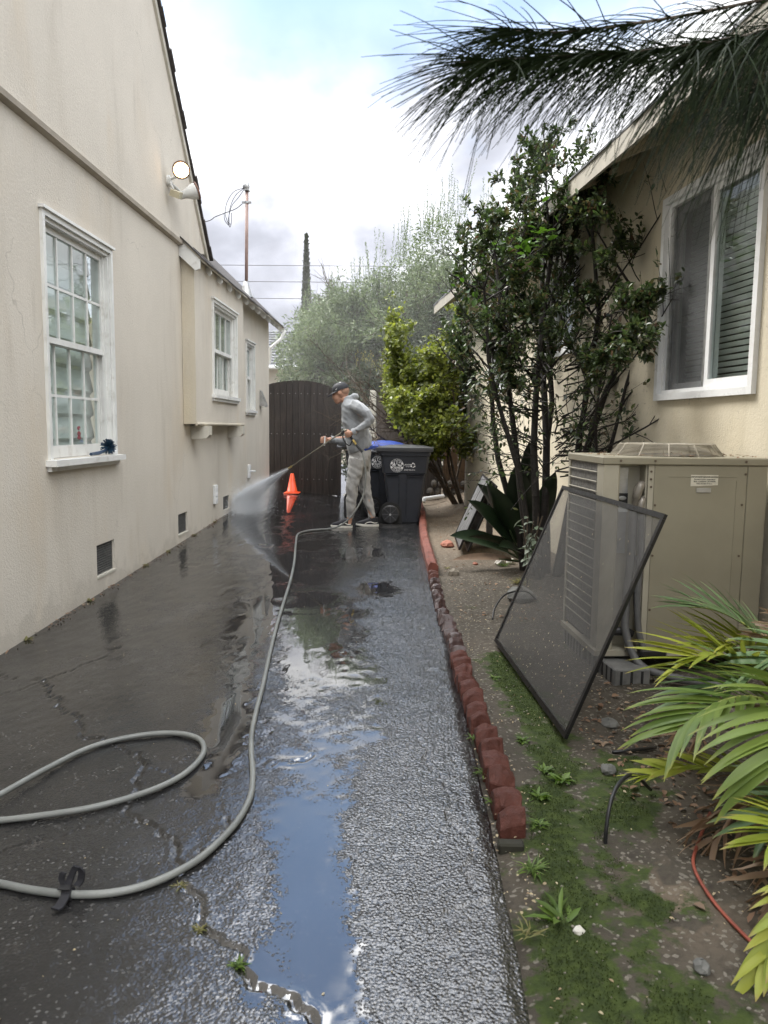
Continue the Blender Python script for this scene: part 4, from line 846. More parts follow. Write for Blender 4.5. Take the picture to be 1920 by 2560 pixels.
def build_body():
    b = MB()
    # head, tilted forward
    Rt = Matrix.Rotation(RAD(-24), 3, 'Y')
    hc = mp(432, 285)
    b.ell(hc, (0.098, 0.078, 0.108), Rt, 20, 14)
    b.ell(mp(392, 352), (0.062, 0.060, 0.075), Rt, 16, 10); b.ell(mp(402, 398), (0.046, 0.046, 0.036), Rt, 12, 8)
    b.ell(mp(352, 352), (0.016, 0.013, 0.026), Rt, 8, 6); b.ell(mp(345, 366), (0.014, 0.015, 0.011), Rt, 8, 6)        # nose
    b.ell(mp(362, 394), (0.012, 0.024, 0.007), Rt, 8, 6); b.ell(mp(368, 404), (0.011, 0.021, 0.007), Rt, 8, 6)          # lips
    b.ell(mp(360, 326), (0.014, 0.040, 0.010), Rt, 8, 6)                                                                   # brow
    for s in (-1, 1): b.ell(mp(420, 305, s * 0.081), (0.018, 0.010, 0.030), Matrix.Rotation(RAD(-10), 3, 'Y'), 10, 8)      # ears
    b.tube([mp(455, 360), mp(500, 400), mp(548, 450)], [0.056, 0.058, 0.068], 14)
    b.tube([mp(540, 440), mp(570, 560), mp(600, 760), mp(645, 930), mp(655, 1000)], [0.07, 0.09, 0.08, 0.07, 0.07], 14)
    b.tube([mp(560, 475, YN + .09), mp(560, 475, YF - .09)], 0.05, 10)
    b.tube([mp(585, 475, YN + .07), mp(768, 605, -0.268), mp(610, 742, -0.285), HN + Vector((0.03, 0, 0.01))], [0.04, 0.036, 0.030, 0.027], 12)
    b.tube([mp(545, 480, YF - .05), mp(512, 815, 0.20), mp(320, 836, 0.06), HF + Vector((0.04, 0.005, 0.004))], [0.04, 0.036, 0.030, 0.027], 12)
    b.tube([mp(640, 1010, -0.06), mp(568, 1340, -0.11), mp(530, 1740, -0.10), mp(520, 1800, -0.10)], [0.07, 0.055, 0.036, 0.036], 12)
    b.tube([mp(665, 1010, 0.06), mp(700, 1370, 0.10), mp(785, 1745, 0.08), mp(790, 1800, 0.08)], [0.07, 0.055, 0.036, 0.036], 12)
    b.tube([mp(520, 1805, -0.10), mp(400, 1822, -0.10)], [0.035, 0.025], 10); b.tube([mp(790, 1805, 0.08), mp(670, 1822, 0.08)], [0.035, 0.025], 10)
    # near fist wraps a pistol grip that slopes down-right; far fist closes on a small side grip
    def fist(H, ax, across, out):
        """ax: grip axis, across: knuckle direction away from wrist, out: toward finger tips curl"""
        ax, across, out = Vector(ax).normalized(), Vector(across).normalized(), Vector(out).normalized()
        Mx = Matrix((ax, across, out)).transposed()
        b.ell(H, (0.042, 0.036, 0.020), Mx, 12, 8)
        for k, (L_, r_) in enumerate(((0.9, 0.0092), (1.0, 0.0098), (0.96, 0.0094), (0.8, 0.0082))):
            o = H + ax * (0.031 - 0.0208 * k) + across * 0.020
            b.tube([o - across * 0.012 + out * -0.006, o + across * 0.020 * L_ - out * 0.002, o + across * 0.026 * L_ + out * 0.020, o + across * 0.004 + out * 0.034 * L_, o - across * 0.012 + out * 0.024], [r_ * 1.05, r_ * 1.05, r_, r_ * 0.95, r_ * 0.8], 8)
        b.tube([H + ax * 0.022 - across * 0.022, H + ax * 0.046 - across * 0.004 + out * 0.012, H + ax * 0.044 + across * 0.016 + out * 0.026, H + ax * 0.030 + across * 0.024 + out * 0.034], [0.013, 0.0115, 0.0105, 0.008], 8)
    fist(HN, (-0.35, -0.1, 0.93), (-0.9, 0.15, -0.3), (-0.1, 0.95, 0.1))
    fist(HF, (0.15, -0.1, 0.98), (-0.95, -0.1, 0.1), (0.1, -0.97, -0.1))
    return put(remesh(b, 0.0052, 2, 'body'), 'body', M['skin'], PM)
build_body()
def loft(b, secs, n=20):
    """secs: (Xc, Y, halfX px, halfdepth m, dy, tilt)"""
    vs_ = []
    for (Xc, Yc, hw, hd, dy, tl) in secs:
        for k in range(n):
            a = 2 * math.pi * k / n; ca, sa = math.cos(a), math.sin(a); e = 0.82
            cx_ = math.copysign(abs(ca) ** e, ca); sy = math.copysign(abs(sa) ** e, sa)
            p = mp(Xc + hw * cx_, Yc + tl * cx_, dy + hd * sy); vs_.append(p)
    m = len(secs); b.add(vs_, [(i * n + k, i * n + (k + 1) % n, (i + 1) * n + (k + 1) % n, (i + 1) * n + k) for i in range(m - 1) for k in range(n)] + [tuple(range(n - 1, -1, -1)), tuple(range((m - 1) * n, m * n))])
hd_ = MB()
loft(hd_, [(652, 968, 138, 0.165, 0, -48), (650, 930, 146, 0.178, 0, -46), (636, 860, 150, 0.180, 0, -30), (612, 740, 152, 0.178, 0, -18), (585, 620, 150, 0.180, 0, -6), (568, 520, 140, 0.190, 0, 0), (560, 450, 122, 0.195, 0, 8), (556, 400, 92, 0.150, 0, 16), (540, 370, 66, 0.100, 0, 22)])
hd_.tube([mp(590, 440, -0.14), mp(660, 480, -0.215), mp(735, 545, -0.26), mp(782, 600, -0.272), mp(735, 655, -0.28), mp(660, 705, -0.285), mp(604, 742, -0.285)], [0.083, 0.082, 0.073, 0.067, 0.062, 0.053, 0.045], 14)
hd_.tube([mp(545, 450, 0.13), mp(525, 560, 0.20), mp(512, 720, 0.215), mp(500, 835, 0.19), mp(430, 868, 0.13), mp(360, 848, 0.08), mp(316, 836, 0.055)], [0.083, 0.078, 0.068, 0.064, 0.057, 0.050, 0.043], 14)
hd_.tube([mp(470, 430, -0.06), mp(520, 360, -0.085), mp(585, 345, -0.05), mp(600, 350, 0.0), mp(585, 345, 0.05), mp(520, 360, 0.085), mp(470, 430, 0.06)], [0.030, 0.036, 0.042, 0.045, 0.042, 0.036, 0.030], 12)
hood = put(remesh(hd_, 0.011, 5, 'hoodie', 0.018, 3), 'hoodie', M['fleece'], PM)
ds = MB(); ds.tube(catmull([mp(456, 425, -0.055), mp(440, 455, -0.07), mp(452, 478, -0.085), mp(470, 455, -0.09)], 5), 0.0035, 6); ds.tube(catmull([mp(480, 430, -0.10), mp(488, 480, -0.13), mp(492, 540, -0.155)], 5), 0.003, 6); ds.build('drawstring', M['jersey'], hood)
cf = MB(); cf.lathe([(0.046, -0.022), (0.050, 0), (0.047, 0.022)], mp(600, 745, -0.286), 14, M=(mp(604, 742, -.285) - mp(660, 705, -.285)).to_track_quat('Z', 'Y').to_matrix(), cap=False); cf.build('cuff', M['fleece'], hood, smooth=True); cf = MB(); cf.lathe([(0.044, -0.022), (0.048, 0), (0.045, 0.022)], mp(316, 836, 0.055), 14, M=(mp(316, 836, .055) - mp(360, 848, .08)).to_track_quat('Z', 'Y').to_matrix(), cap=False); cf.build('cuff', M['fleece'], hood, smooth=True)
tb = MB(); loft(tb, [(672, 972, 120, 0.140, 0, -38), (670, 935, 124, 0.145, 0, -40)]); tb.build('undershirt', M['blueshirt'], PM, smooth=True)
pn = MB()
loft(pn, [(655, 935, 126, 0.150, 0, -36), (652, 1010, 130, 0.160, 0, -10), (640, 1090, 128, 0.160, 0, 0), (632, 1150, 112, 0.145, 0, 0)])
pn.tube([mp(622, 1050, -0.085), mp(598, 1180, -0.10), mp(568, 1330, -0.112), mp(558, 1450, -0.112), mp(550, 1590, -0.108), mp(536, 1690, -0.102), mp(528, 1735, -0.10)], [0.112, 0.103, 0.086, 0.076, 0.070, 0.056, 0.050], 16)
pn.tube([mp(672, 1050, 0.085), mp(684, 1200, 0.095), mp(694, 1350, 0.10), mp(718, 1470, 0.098), mp(752, 1600, 0.09), mp(778, 1700, 0.082), mp(786, 1742, 0.08)], [0.108, 0.098, 0.082, 0.074, 0.066, 0.053, 0.047], 16)
pants = put(remesh(pn, 0.011, 5, 'sweatpants', 0.020, 11), 'sweatpants', M['jersey'], PM)
pk = MB(); pk.tube(catmull([mp(640, 1040, -0.16), mp(652, 1090, -0.176), mp(650, 1130, -0.182)], 5), 0.004, 6, flat=0.6); pk.build('pocket_zip', M['black'], pants)
# cap
cp = MB(); Rt = Matrix.Rotation(RAD(-20), 3, 'Y'); hc = mp(428, 272); n = 22; rows = 8; vs_ = []
for j in range(rows + 1):
    t = (math.pi / 2) * j / rows
    for k in range(n):
        a = 2 * math.pi * k / n; r_ = math.cos(t) ** 0.8 if j < rows else 0.0005; q = Vector((0.110 * r_ * math.cos(a), 0.090 * r_ * math.sin(a), 0.098 * math.sin(t) - 0.004)); vs_.append(hc + Rt @ q)
cp.add(vs_, [(j * n + k, j * n + (k + 1) % n, (j + 1) * n + (k + 1) % n, (j + 1) * n + k) for j in range(rows) for k in range(n)])
CAP = cp.build('cap', M['capcloth'], PM, smooth=True)
br = MB(); vs_ = []; nb = 12
for th in (0.0, 0.006):
    for rr_ in (0.0, 1.0):
        for k in range(nb + 1):
            a = math.pi * (0.5 + k / nb); inner = Vector((0.106 * math.cos(a), 0.088 * math.sin(a), 0)); outer = Vector((0.106 * math.cos(a) - 0.082 * max(0.0, -math.cos(a)) ** 0.7, 0.088 * math.sin(a), -0.028 * max(0.0, -math.cos(a)) + 0.012 * abs(math.sin(a)) * 0))
            vs_.append(hc + Rt @ ((outer if rr_ else inner) + Vector((0, 0, -th))))
w = nb + 1; br.add(vs_, [(k, k + 1, w + k + 1, w + k) for k in range(nb)] + [(2 * w + k, 3 * w + k, 3 * w + k + 1, 2 * w + k + 1) for k in range(nb)] + [(w + k, w + k + 1, 3 * w + k + 1, 3 * w + k) for k in range(nb)]); br.build('brim', M['capcloth'], CAP, smooth=False)
lg = MB()   # small white tick mark on the cap side
def cpt(u, v): # on cap side facing the camera
    x_ = u; z_ = v; y_ = -0.0905 * math.sqrt(max(0.01, 1 - (x_ / 0.112) ** 2 - (z_ / 0.105) ** 2)); return hc + Rt @ Vector((x_, y_ - 0.002, z_))
lg.add([cpt(-0.055, 0.022), cpt(-0.048, 0.012), cpt(-0.020, 0.030), cpt(-0.047, 0.021)], [(0, 1, 2, 3)]); lg.add([cpt(0.02, 0.088), cpt(0.04, 0.083), cpt(0.042, 0.088), cpt(0.022, 0.092)], [(0, 1, 2, 3)]); lg.build('cap_logo', M['print'], CAP)
# hair: close-cropped fringe under the cap at the back
hr = MB(); hr.ell(mp(455, 285), (0.083, 0.079, 0.075), Rt, 16, 10); hr.build('hair', plain('cropped hair and scalp', (0.27, 0.155, 0.105), 0.7, 0.15, 90, 0.3, 200, 0.002), PM, smooth=True)
# shoes
def shoe(Xt, Xh, dy):
    def outline(X0, X1, hw):
        pts = []
        for k in range(24):
            a = 2 * math.pi * k / 24; u = (X0 + X1) / 2 + (X1 - X0) / 2 * math.cos(a); f2 = 1.0 + 0.12 * -math.cos(a); pts.append((u, hw * math.sin(a) * f2))
        return pts
    s = MB(); vs_ = []
    ol = outline(Xt, Xh, 0.047)
    for Yv, k in ((1845, 0.97), (1836, 1.0), (1818, 0.985)):
        cx_ = (Xt + Xh) / 2; vs_ += [mp(cx_ + (u - cx_) * k, Yv - (8 if (u < Xt + 40) else 0) * (1 if Yv > 1830 else 0.5), dy + v * k) for u, v in ol]
    s.add(vs_, [(i * 24 + k, i * 24 + (k + 1) % 24, (i + 1) * 24 + (k + 1) % 24, (i + 1) * 24 + k) for i in range(2) for k in range(24)] + [tuple(range(23, -1, -1)), tuple(range(48, 72))])
    up = MB(); L = Xh - Xt
    loftS = [(0.50, 1818, 0.47, 0.045), (0.50, 1800, 0.465, 0.046), (0.56, 1785, 0.40, 0.044), (0.66, 1768, 0.30, 0.040), (0.74, 1750, 0.22, 0.037), (0.80, 1738, 0.17, 0.036)]
    vs_ = []
    for fx, Yv, hw, hd in loftS:
        for k in range(20):
            a = 2 * math.pi * k / 20; vs_.append(mp(Xt + L * (fx + hw * math.cos(a)), Yv, dy + hd * math.sin(a)))
    up.add(vs_, [(i * 20 + k, i * 20 + (k + 1) % 20, (i + 1) * 20 + (k + 1) % 20, (i + 1) * 20 + k) for i in range(5) for k in range(20)] + [tuple(range(100, 120))])
    so = up.build('shoe', M['canvas'], PM, smooth=True); s.build('sole', M['sole'], so, smooth=False)
    st = MB(); st.tube(catmull([mp(Xt + L * 0.40, 1812, dy - 0.0475), mp(Xt + L * 0.52, 1795, dy - 0.046), mp(Xt + L * 0.66, 1790, dy - 0.0435), mp(Xt + L * 0.80, 1802, dy - 0.041), mp(Xt + L * 0.93, 1800, dy - 0.026)], 5), 0.006, 6, flat=0.6); st.build('stripe', M['sole'], so)
    lc = MB()
    for k in range(5):
        f_ = 0.36 + 0.075 * k; Yv = 1795 - 12 * k; lc.tube([mp(Xt + L * f_, Yv, dy - 0.022), mp(Xt + L * (f_ + 0.01), Yv - 5, dy), mp(Xt + L * f_, Yv, dy + 0.022)], 0.005, 6)
    lc.build('lace', M['sole'], so)
shoe(312, 566, -0.10); shoe(592, 864, 0.08)
# ================================================================== PRESSURE WASHER WAND
G0 = HN + Vector((0.0, 0.03, 0.0)); TIP = Vector((-1.462, 9.95, 0.742)); S0 = mp(470, 745, -0.25)
WA = thing('pressure_washer_wand', 'long steel spray wand with black trigger gun held by the man', 'wand', tuple(G0))
m = MB(); m.tube([S0 + (S0 - TIP) * 0.06, S0, TIP], [0.009, 0.0085, 0.0075], 8); m.build('lance', plain('tan metal tube', (0.36, 0.33, 0.25), 0.4, 0.1, metal=0.4), WA, smooth=True)
dW = (TIP - S0).normalized(); m = MB(); m.tube([TIP, TIP + dW * 0.05], [0.011, 0.011], 10); m.tube([TIP - dW * 0.02, TIP], [0.013, 0.013], 10); m.build('nozzle', M['brass'], WA)
m = MB(); m.tube(catmull([mp(455, 775, -0.25), mp(480, 742, -0.25), mp(520, 733, -0.255), mp(545, 750, -0.262), mp(560, 800, -0.268), mp(575, 828, -0.268)], 5), [0.021] * 6 + [0.024] * 8 + [0.022] * 6 + [0.02] * 6, 10, flat=0.8); m.build('trigger_gun', M['black'], WA, smooth=True)
m = MB(); m.tube(catmull([mp(465, 790, -0.255), mp(485, 845, -0.26), mp(520, 888, -0.265), mp(552, 890, -0.268), mp(573, 845, -0.268)], 6), 0.008, 8); m.build('trigger_guard', M['black'], WA, smooth=True)
m = MB(); m.tube([mp(583, 832, -0.27), mp(600, 858, -0.272), mp(618, 885, -0.275)], [0.014, 0.017, 0.013], 10); m.build('brass_coupling', M['brass'], WA)
m = MB(); m.tube([mp(618, 885, -0.275), mp(655, 930, -0.285), mp(690, 972, -0.295)], [0.013, 0.015, 0.013], 10); m.build('swivel_grip', M['black'], WA)
m = MB(); m.tube([HF + Vector((0.01, -0.03, 0.045)), HF + Vector((0.004, -0.03, -0.07))], 0.009, 8); m.build('side_grip', M['vinyl'], WA)
# hose
M['hose'] = None
g = NG('grey rubber hose'); f = g.noise(160, 2, 0.5); g.set(color=g.mix(g.ramp(g.noise(5, 4), 0.35, 0.65), (0.15, 0.157, 0.148), (0.205, 0.212, 0.198)), rough=0.42, spec=0.5); g.bump(f, 0.25, 0.002); M['hose'] = g.mat
ga = [(-2.6, 2.25), (-2.0, 2.33), (-1.62, 2.36), (-1.41, 2.357), (-1.303, 2.339), (-1.157, 2.350), (-1.014, 2.383), (-0.886, 2.463), (-0.793, 2.577), (-0.754, 2.71), (-0.758, 2.833), (-0.812, 2.938), (-0.918, 2.99), (-1.067, 2.98), (-1.224, 2.895), (-1.32, 2.705), (-1.386, 2.50), (-1.47, 2.33), (-1.50, 2.19), (-1.42, 2.08), (-1.21, 2.005), (-1.106, 1.968), (-1.009, 1.932), (-0.908, 1.907), (-0.817, 1.901), (-0.737, 1.920), (-0.673, 1.959), (-0.614, 2.022), (-0.568, 2.10), (-0.528, 2.22), (-0.507, 2.331), (-0.503, 2.471), (-0.526, 2.626), (-0.570, 2.821), (-0.603, 2.998), (-0.633, 3.252), (-0.668, 3.618), (-0.727, 4.158), (-0.787, 4.762), (-0.843, 5.413), (-0.908, 6.166), (-1.0, 7.03), (-1.135, 8.1), (-1.20, 8.75), (-1.12, 9.08), (-0.98, 9.24)]
pts = []
for i, (x_, y_) in enumerate(ga):
    z_ = dz(x_, y_) + 0.012
    if 15 <= i <= 18: z_ += 0.016 if i in (16, 17) else 0.006
    pts.append((x_, y_, z_))
a_ = [mp(290, 1835, -0.34), mp(420, 1800, -0.36), mp(530, 1725, -0.36), mp(620, 1610, -0.35), mp(680, 1500, -0.34), mp(715, 1380, -0.33), mp(728, 1240, -0.325), mp(720, 1110, -0.315), mp(705, 1030, -0.305), mp(690, 972, -0.295)]
m = MB(); m.tube(catmull(pts + [tuple(p) for p in a_], 7), 0.0108, 10); HO = m.build('pressure_hose', M['hose'], org=(-0.8, 2.0, 0.0), smooth=True); tag(HO, 'long grey pressure hose looping over the driveway to the wand', 'hose')
# hook-and-loop strap on the hose
ST = thing('hose_strap', 'black hook and loop strap wrapped round the hose', 'strap', (-0.88, 1.905, 0.0))
def band(path, w, name):
    m = MB(); P = catmull([Vector(p) for p in path], 6); vs_ = []; t_ = 0.0025
    wd = Vector((0.95, -0.3, 0.0)).normalized() * w / 2
    for i, p in enumerate(P):
        d = (P[min(i + 1, len(P) - 1)] - P[max(0, i - 1)]).normalized(); nn = d.cross(wd).normalized() * t_
        vs_ += [p - wd - nn, p + wd - nn, p + wd + nn, p - wd + nn]
    k = len(P); m.add(vs_, [(i * 4 + j, i * 4 + (j + 1) % 4, i * 4 + 4 + (j + 1) % 4, i * 4 + 4 + j) for i in range(k - 1) for j in range(4)] + [(3, 2, 1, 0), (4 * k - 4, 4 * k - 3, 4 * k - 2, 4 * k - 1)]); m.build(name, M['canvas'], ST)
o = Vector((-0.885, 1.905, 0.0125)); k_ = 0.78; V3 = lambda a, b, c: Vector((a * k_, b * k_, c * k_))
band([o + Vector((0, math.cos(a) * 0.0145, math.sin(a) * 0.0145)) for a in [i * math.pi / 4 + 0.3 for i in range(9)]], 0.028, 'wrap')
band([o + V3(-0.01, 0.015, 0.008), o + V3(-0.005, 0.03, 0.03), o + V3(0.008, 0.035, 0.062), o + V3(0.022, 0.03, 0.078), o + V3(0.036, 0.03, 0.060), o + V3(0.034, 0.028, 0.03), o + V3(0.022, 0.02, 0.012)], 0.020, 'loop')
band([o + V3(-0.02, 0.016, 0.008), o + V3(-0.035, 0.03, 0.03), o + V3(-0.03, 0.03, 0.05), o + V3(-0.022, 0.03, 0.056)], 0.018, 'tab')
band([o + V3(0.0, -0.015, 0.008), o + V3(0.004, -0.035, 0.006), o + V3(0.0, -0.065, -0.006), o + V3(-0.01, -0.08, -0.0085)], 0.026, 'tail')
m = MB(); m.box((o.x - 0.022, o.y - 0.016, o.z + 0.0155), (o.x + 0.012, o.y + 0.006, o.z + 0.0195), 0.001); m.build('buckle', M['black'], ST)
# ================================================================== SPRAY
def spray():
    r = random.Random(5); c = MB(); ax = (Vector((-2.16, 10.32, 0.30)) - TIP); L = ax.length; d = ax.normalized(); u = d.orthogonal().normalized(); v = d.cross(u)
    vs_ = []; fs = []
    for k in range(52000):
        t = r.random() ** 0.75 * 1.05; rad = (0.005 + 0.15 * t ** 1.15) * math.sqrt(r.random()) * (0.35 + 0.75 * r.random() ** 1.5); a = r.uniform(0, 2 * math.pi)
        p = TIP + d * (0.05 + L * t) + (u * math.cos(a) * 0.8 + v * math.sin(a) * 1.1) * rad - Vector((0, 0, 0.05 * t * t)); s = r.uniform(0.0009, 0.0024); l = s * r.uniform(3, 9)
        if p.z < 0.03 or p.x < XW + 0.02: continue
        o = len(vs_); vs_ += [p - d * l, p + u * s, p + v * s, p - u * s, p - v * s, p + d * l]; fs += [(o, o + 1, o + 2), (o, o + 2, o + 3), (o, o + 3, o + 4), (o, o + 4, o + 1), (o + 5, o + 2, o + 1), (o + 5, o + 3, o + 2), (o + 5, o + 4, o + 3), (o + 5, o + 1, o + 4)]
    for k in range(20000):   # splash-back at the foot of the wall
        p = Vector((r.gauss(-2.10, 0.11), r.gauss(10.35, 0.30), abs(r.gauss(0.08, 0.13)) + 0.08)); s = r.uniform(0.001, 0.0026)
        if p.x < XW + 0.02: continue
        o = len(vs_); q = Vector((0, 0, s * 2)); vs_ += [p - q, p + Vector((s, 0, 0)), p + Vector((0, s, 0)), p - Vector((s, 0, 0)), p - Vector((0, s, 0)), p + q]; fs += [(o, o + 1, o + 2), (o, o + 2, o + 3), (o, o + 3, o + 4), (o, o + 4, o + 1), (o + 5, o + 2, o + 1), (o + 5, o + 3, o + 2), (o + 5, o + 4, o + 3), (o + 5, o + 1, o + 4)]
    c.add(vs_, fs); g = NG('water drops'); g.set(color=(0.93, 0.95, 0.97), rough=0.25, spec=0.5); tl = g.n('ShaderNodeBsdfTranslucent'); tl.inputs[0].default_value = (0.93, 0.95, 0.97, 1); ms = g.n('ShaderNodeMixShader'); ms.inputs[0].default_value = 0.5; g.link(g.p.outputs[0], ms.inputs[1]); g.link(tl.outputs[0], ms.inputs[2]); g.link(ms.outputs[0], g.out.inputs[0])
    tag(c.build('water_spray', g.mat, org=tuple(TIP)), 'white jet of water drops from the wand hitting the house wall', 'spray', kind='stuff')
    # fine mist round the jet: closed hulls, density dying away from the axis and toward the end
    def vol(name, label, dens, hull, spread, t0, t1, sag, nsc, lo):
        c = MB(); P = [TIP + d * q - Vector((0, 0, sag * (q / L) ** 2)) for q, _ in hull]; c.tube(P, [q for _, q in hull], 20)
        g = NG(name); g.nt.nodes.remove(g.p); pv = g.n('ShaderNodeVolumePrincipled'); pv.inputs['Color'].default_value = (0.985, 0.99, 1.0, 1); pv.inputs['Anisotropy'].default_value = 0.25
        dt = g.n('ShaderNodeVectorMath', operation='DOT_PRODUCT'); g.link(g.co, dt.inputs[0]); dt.inputs[1].default_value = d; t = dt.outputs['Value']
        tt = g.m('MAXIMUM', t, 0.01); sg = g.n('ShaderNodeCombineXYZ'); g.link(g.m('MULTIPLY', g.m('MULTIPLY', tt, tt), sag / L / L), sg.inputs[2])
        ad = g.n('ShaderNodeVectorMath', operation='ADD'); g.link(g.co, ad.inputs[0]); g.link(sg.outputs[0], ad.inputs[1])
        scl = g.n('ShaderNodeVectorMath', operation='SCALE'); scl.inputs[0].default_value = d; g.link(t, scl.inputs['Scale'])
        sb = g.n('ShaderNodeVectorMath', operation='SUBTRACT'); g.link(ad.outputs[0], sb.inputs[0]); g.link(scl.outputs[0], sb.inputs[1])
        ln = g.n('ShaderNodeVectorMath', operation='LENGTH'); g.link(sb.outputs[0], ln.inputs[0])
        q = g.m('DIVIDE', ln.outputs['Value'], g.m('ADD', g.m('MULTIPLY', tt, spread), 0.012)); fall = g.m('POWER', 2.718, g.m('MULTIPLY', g.m('MULTIPLY', q, q), -1.6))
        fade = g.m('MULTIPLY', g.ramp(t, t0, t0 + 0.15), g.ramp(t, t1, t1 + 0.35, 1.0, 0.0)); nz = g.ramp(g.noise(nsc, 4, 0.6), 0.3, 0.7, lo, 1.7)
        g.link(g.m('MULTIPLY', g.m('MULTIPLY', fall, fade), g.m('MULTIPLY', nz, dens)), pv.inputs['Density']); g.link(pv.outputs[0], g.out.inputs['Volume'])
        tag(c.build(name, g.mat, org=tuple(TIP), smooth=True), label, 'mist', kind='stuff')
    vol('spray_core', 'dense white core of the spray jet', 16.0, [(0.0, 0.012), (0.12, 0.04), (0.35, 0.10), (0.6, 0.17), (0.9, 0.24), (1.15, 0.26)], 0.11, -0.1, 0.55, 0.02, 9, 0.5)
    vol('spray_cloud', 'drifting cloud of mist where the jet meets the wall', 4.5, [(0.10, 0.05), (0.35, 0.20), (0.62, 0.36), (0.9, 0.46), (1.15, 0.46), (1.4, 0.3)], 0.27, 0.30, 0.90, 0.18, 5, 0.15)
    c = MB(); c.ell((-0.9, 15.2, 2.4), (4.2, 2.6, 2.6)); g = NG('hanging spray haze'); g.nt.nodes.remove(g.p); pv = g.n('ShaderNodeVolumePrincipled'); pv.inputs['Color'].default_value = (0.985, 0.99, 1.0, 1); pv.inputs['Density'].default_value = 0.014; g.link(pv.outputs[0], g.out.inputs['Volume'])
    tag(c.build('spray_haze', g.mat, org=(-0.9, 15.2, 2.4), smooth=True), 'faint hanging haze of spray beyond the gate', 'mist', kind='stuff')
spray()
# ================================================================== RIGHT HOUSE
RP = Vector((2.0, 4.0, 0)); RD = Vector((-0.1302, 0.9915, 0)); RN = Vector((-0.9915, -0.1302, 0))
def RA(u, o, z): p = RP + RD * u + RN * o; return (p.x, p.y, z)
RH = thing('beige_house', 'beige stucco house with white sliding window beside the soil bed', 'house', (2.0, 4.0, 0))
RW = (0.36, 1.47, 1.52, 2.81); RW2 = (3.22, 4.05, 2.02, 2.95); RW3 = (5.6, 6.4, 1.75, 2.6)
m = MB(); wall_holes(m, RA, 0, -7.0, 7.72, -0.2, 3.40, [RW, RW2, RW3], 0.12)
m.add([RA(7.72, 0, -0.2), RA(7.72, -5, -0.2), RA(7.72, -5, 3.4), RA(7.72, 0, 3.4)], [(0, 1, 2, 3)]); m.build('wall', M['stucco_right'], RH)
m = MB(); m.prism([(0, -0.2), (0.035, -0.2), (0.035, 3.3), (0, 3.3)], 0.07, lambda u, v, w: RA(2.62 + w, 0.001 + u, v)); m.build('corner_trim', M['trim'], RH)
m = MB(); m.prism([(0, 0.1), (0.03, 0.1), (0.03, 3.3), (0, 3.3)], 0.09, lambda u, v, w: RA(7.64 + w, 0.001 + u, v)); m.build('corner_board', M['trim'], RH)
# roof, open soffit, fascia
def rz(o): return 3.13 + (0.47 - o) * 0.42
m = MB()
def rslab(mbx, o0, o1, u0, u1, t0, t1):
    mbx.add([RA(u0, o0, rz(o0) + t0), RA(u0, o1, rz(o1) + t0), RA(u1, o1, rz(o1) + t0), RA(u1, o0, rz(o0) + t0), RA(u0, o0, rz(o0) + t1), RA(u0, o1, rz(o1) + t1), RA(u1, o1, rz(o1) + t1), RA(u1, o0, rz(o0) + t1)], [(0, 3, 2, 1), (4, 5, 6, 7), (0, 1, 5, 4), (1, 2, 6, 5), (2, 3, 7, 6), (3, 0, 4, 7)])
rslab(m, -5.0, 0.47, -7.0, 8.1, 0.0, 0.02); ro = m.build('roof', M['soffit'] if 'soffit' in M else plain('beige painted soffit', (0.55, 0.49, 0.37), 0.6, 0.08), RH)
s = MB(); u = -7.0
while u < 8.1: w = min(0.32, 8.12 - u + 0.001); rslab(s, -5.0, 0.50 + rnd.uniform(-.006, .006), u, u + w - 0.004, 0.0205, 0.034 + rnd.uniform(0, .006)); u += w
s.build('shingle_course', M['shingle_grey'], ro)
f = MB(); f.prism([(0.4701, -0.115), (0.492, -0.115), (0.492, 0.012), (0.4701, 0.012)], 15.1, lambda o_, v, w: RA(-7.0 + w, o_, rz(0.47) + v)); f.build('fascia', plain('grey beige fascia', (0.36, 0.335, 0.28), 0.6, 0.1), RH)
for u in np.arange(-0.4, 8.0, 0.61):
    r_ = MB(); r_.prism([(0.0, rz(0) - 0.002), (0.469, rz(.469) - 0.002), (0.469, rz(.469) - 0.09), (0.0, rz(0) - 0.09)], 0.045, lambda o_, v, w, u=float(u): RA(u + w, o_, v)); r_.build('rafter_tail', plain('beige rafter', (0.52, 0.46, 0.35), 0.6, 0.08) if 'braf' not in M else M['braf'], RH)
def bxr(mbx, u0, u1, o0, o1, q0, q1):
    p = [RA(u, o, q) for q in (q0, q1) for u, o in ((u0, o0), (u1, o0), (u1, o1), (u0, o1))]
    mbx.add(p, [(0, 3, 2, 1), (4, 5, 6, 7), (0, 1, 5, 4), (1, 2, 6, 5), (2, 3, 7, 6), (3, 0, 4, 7)])
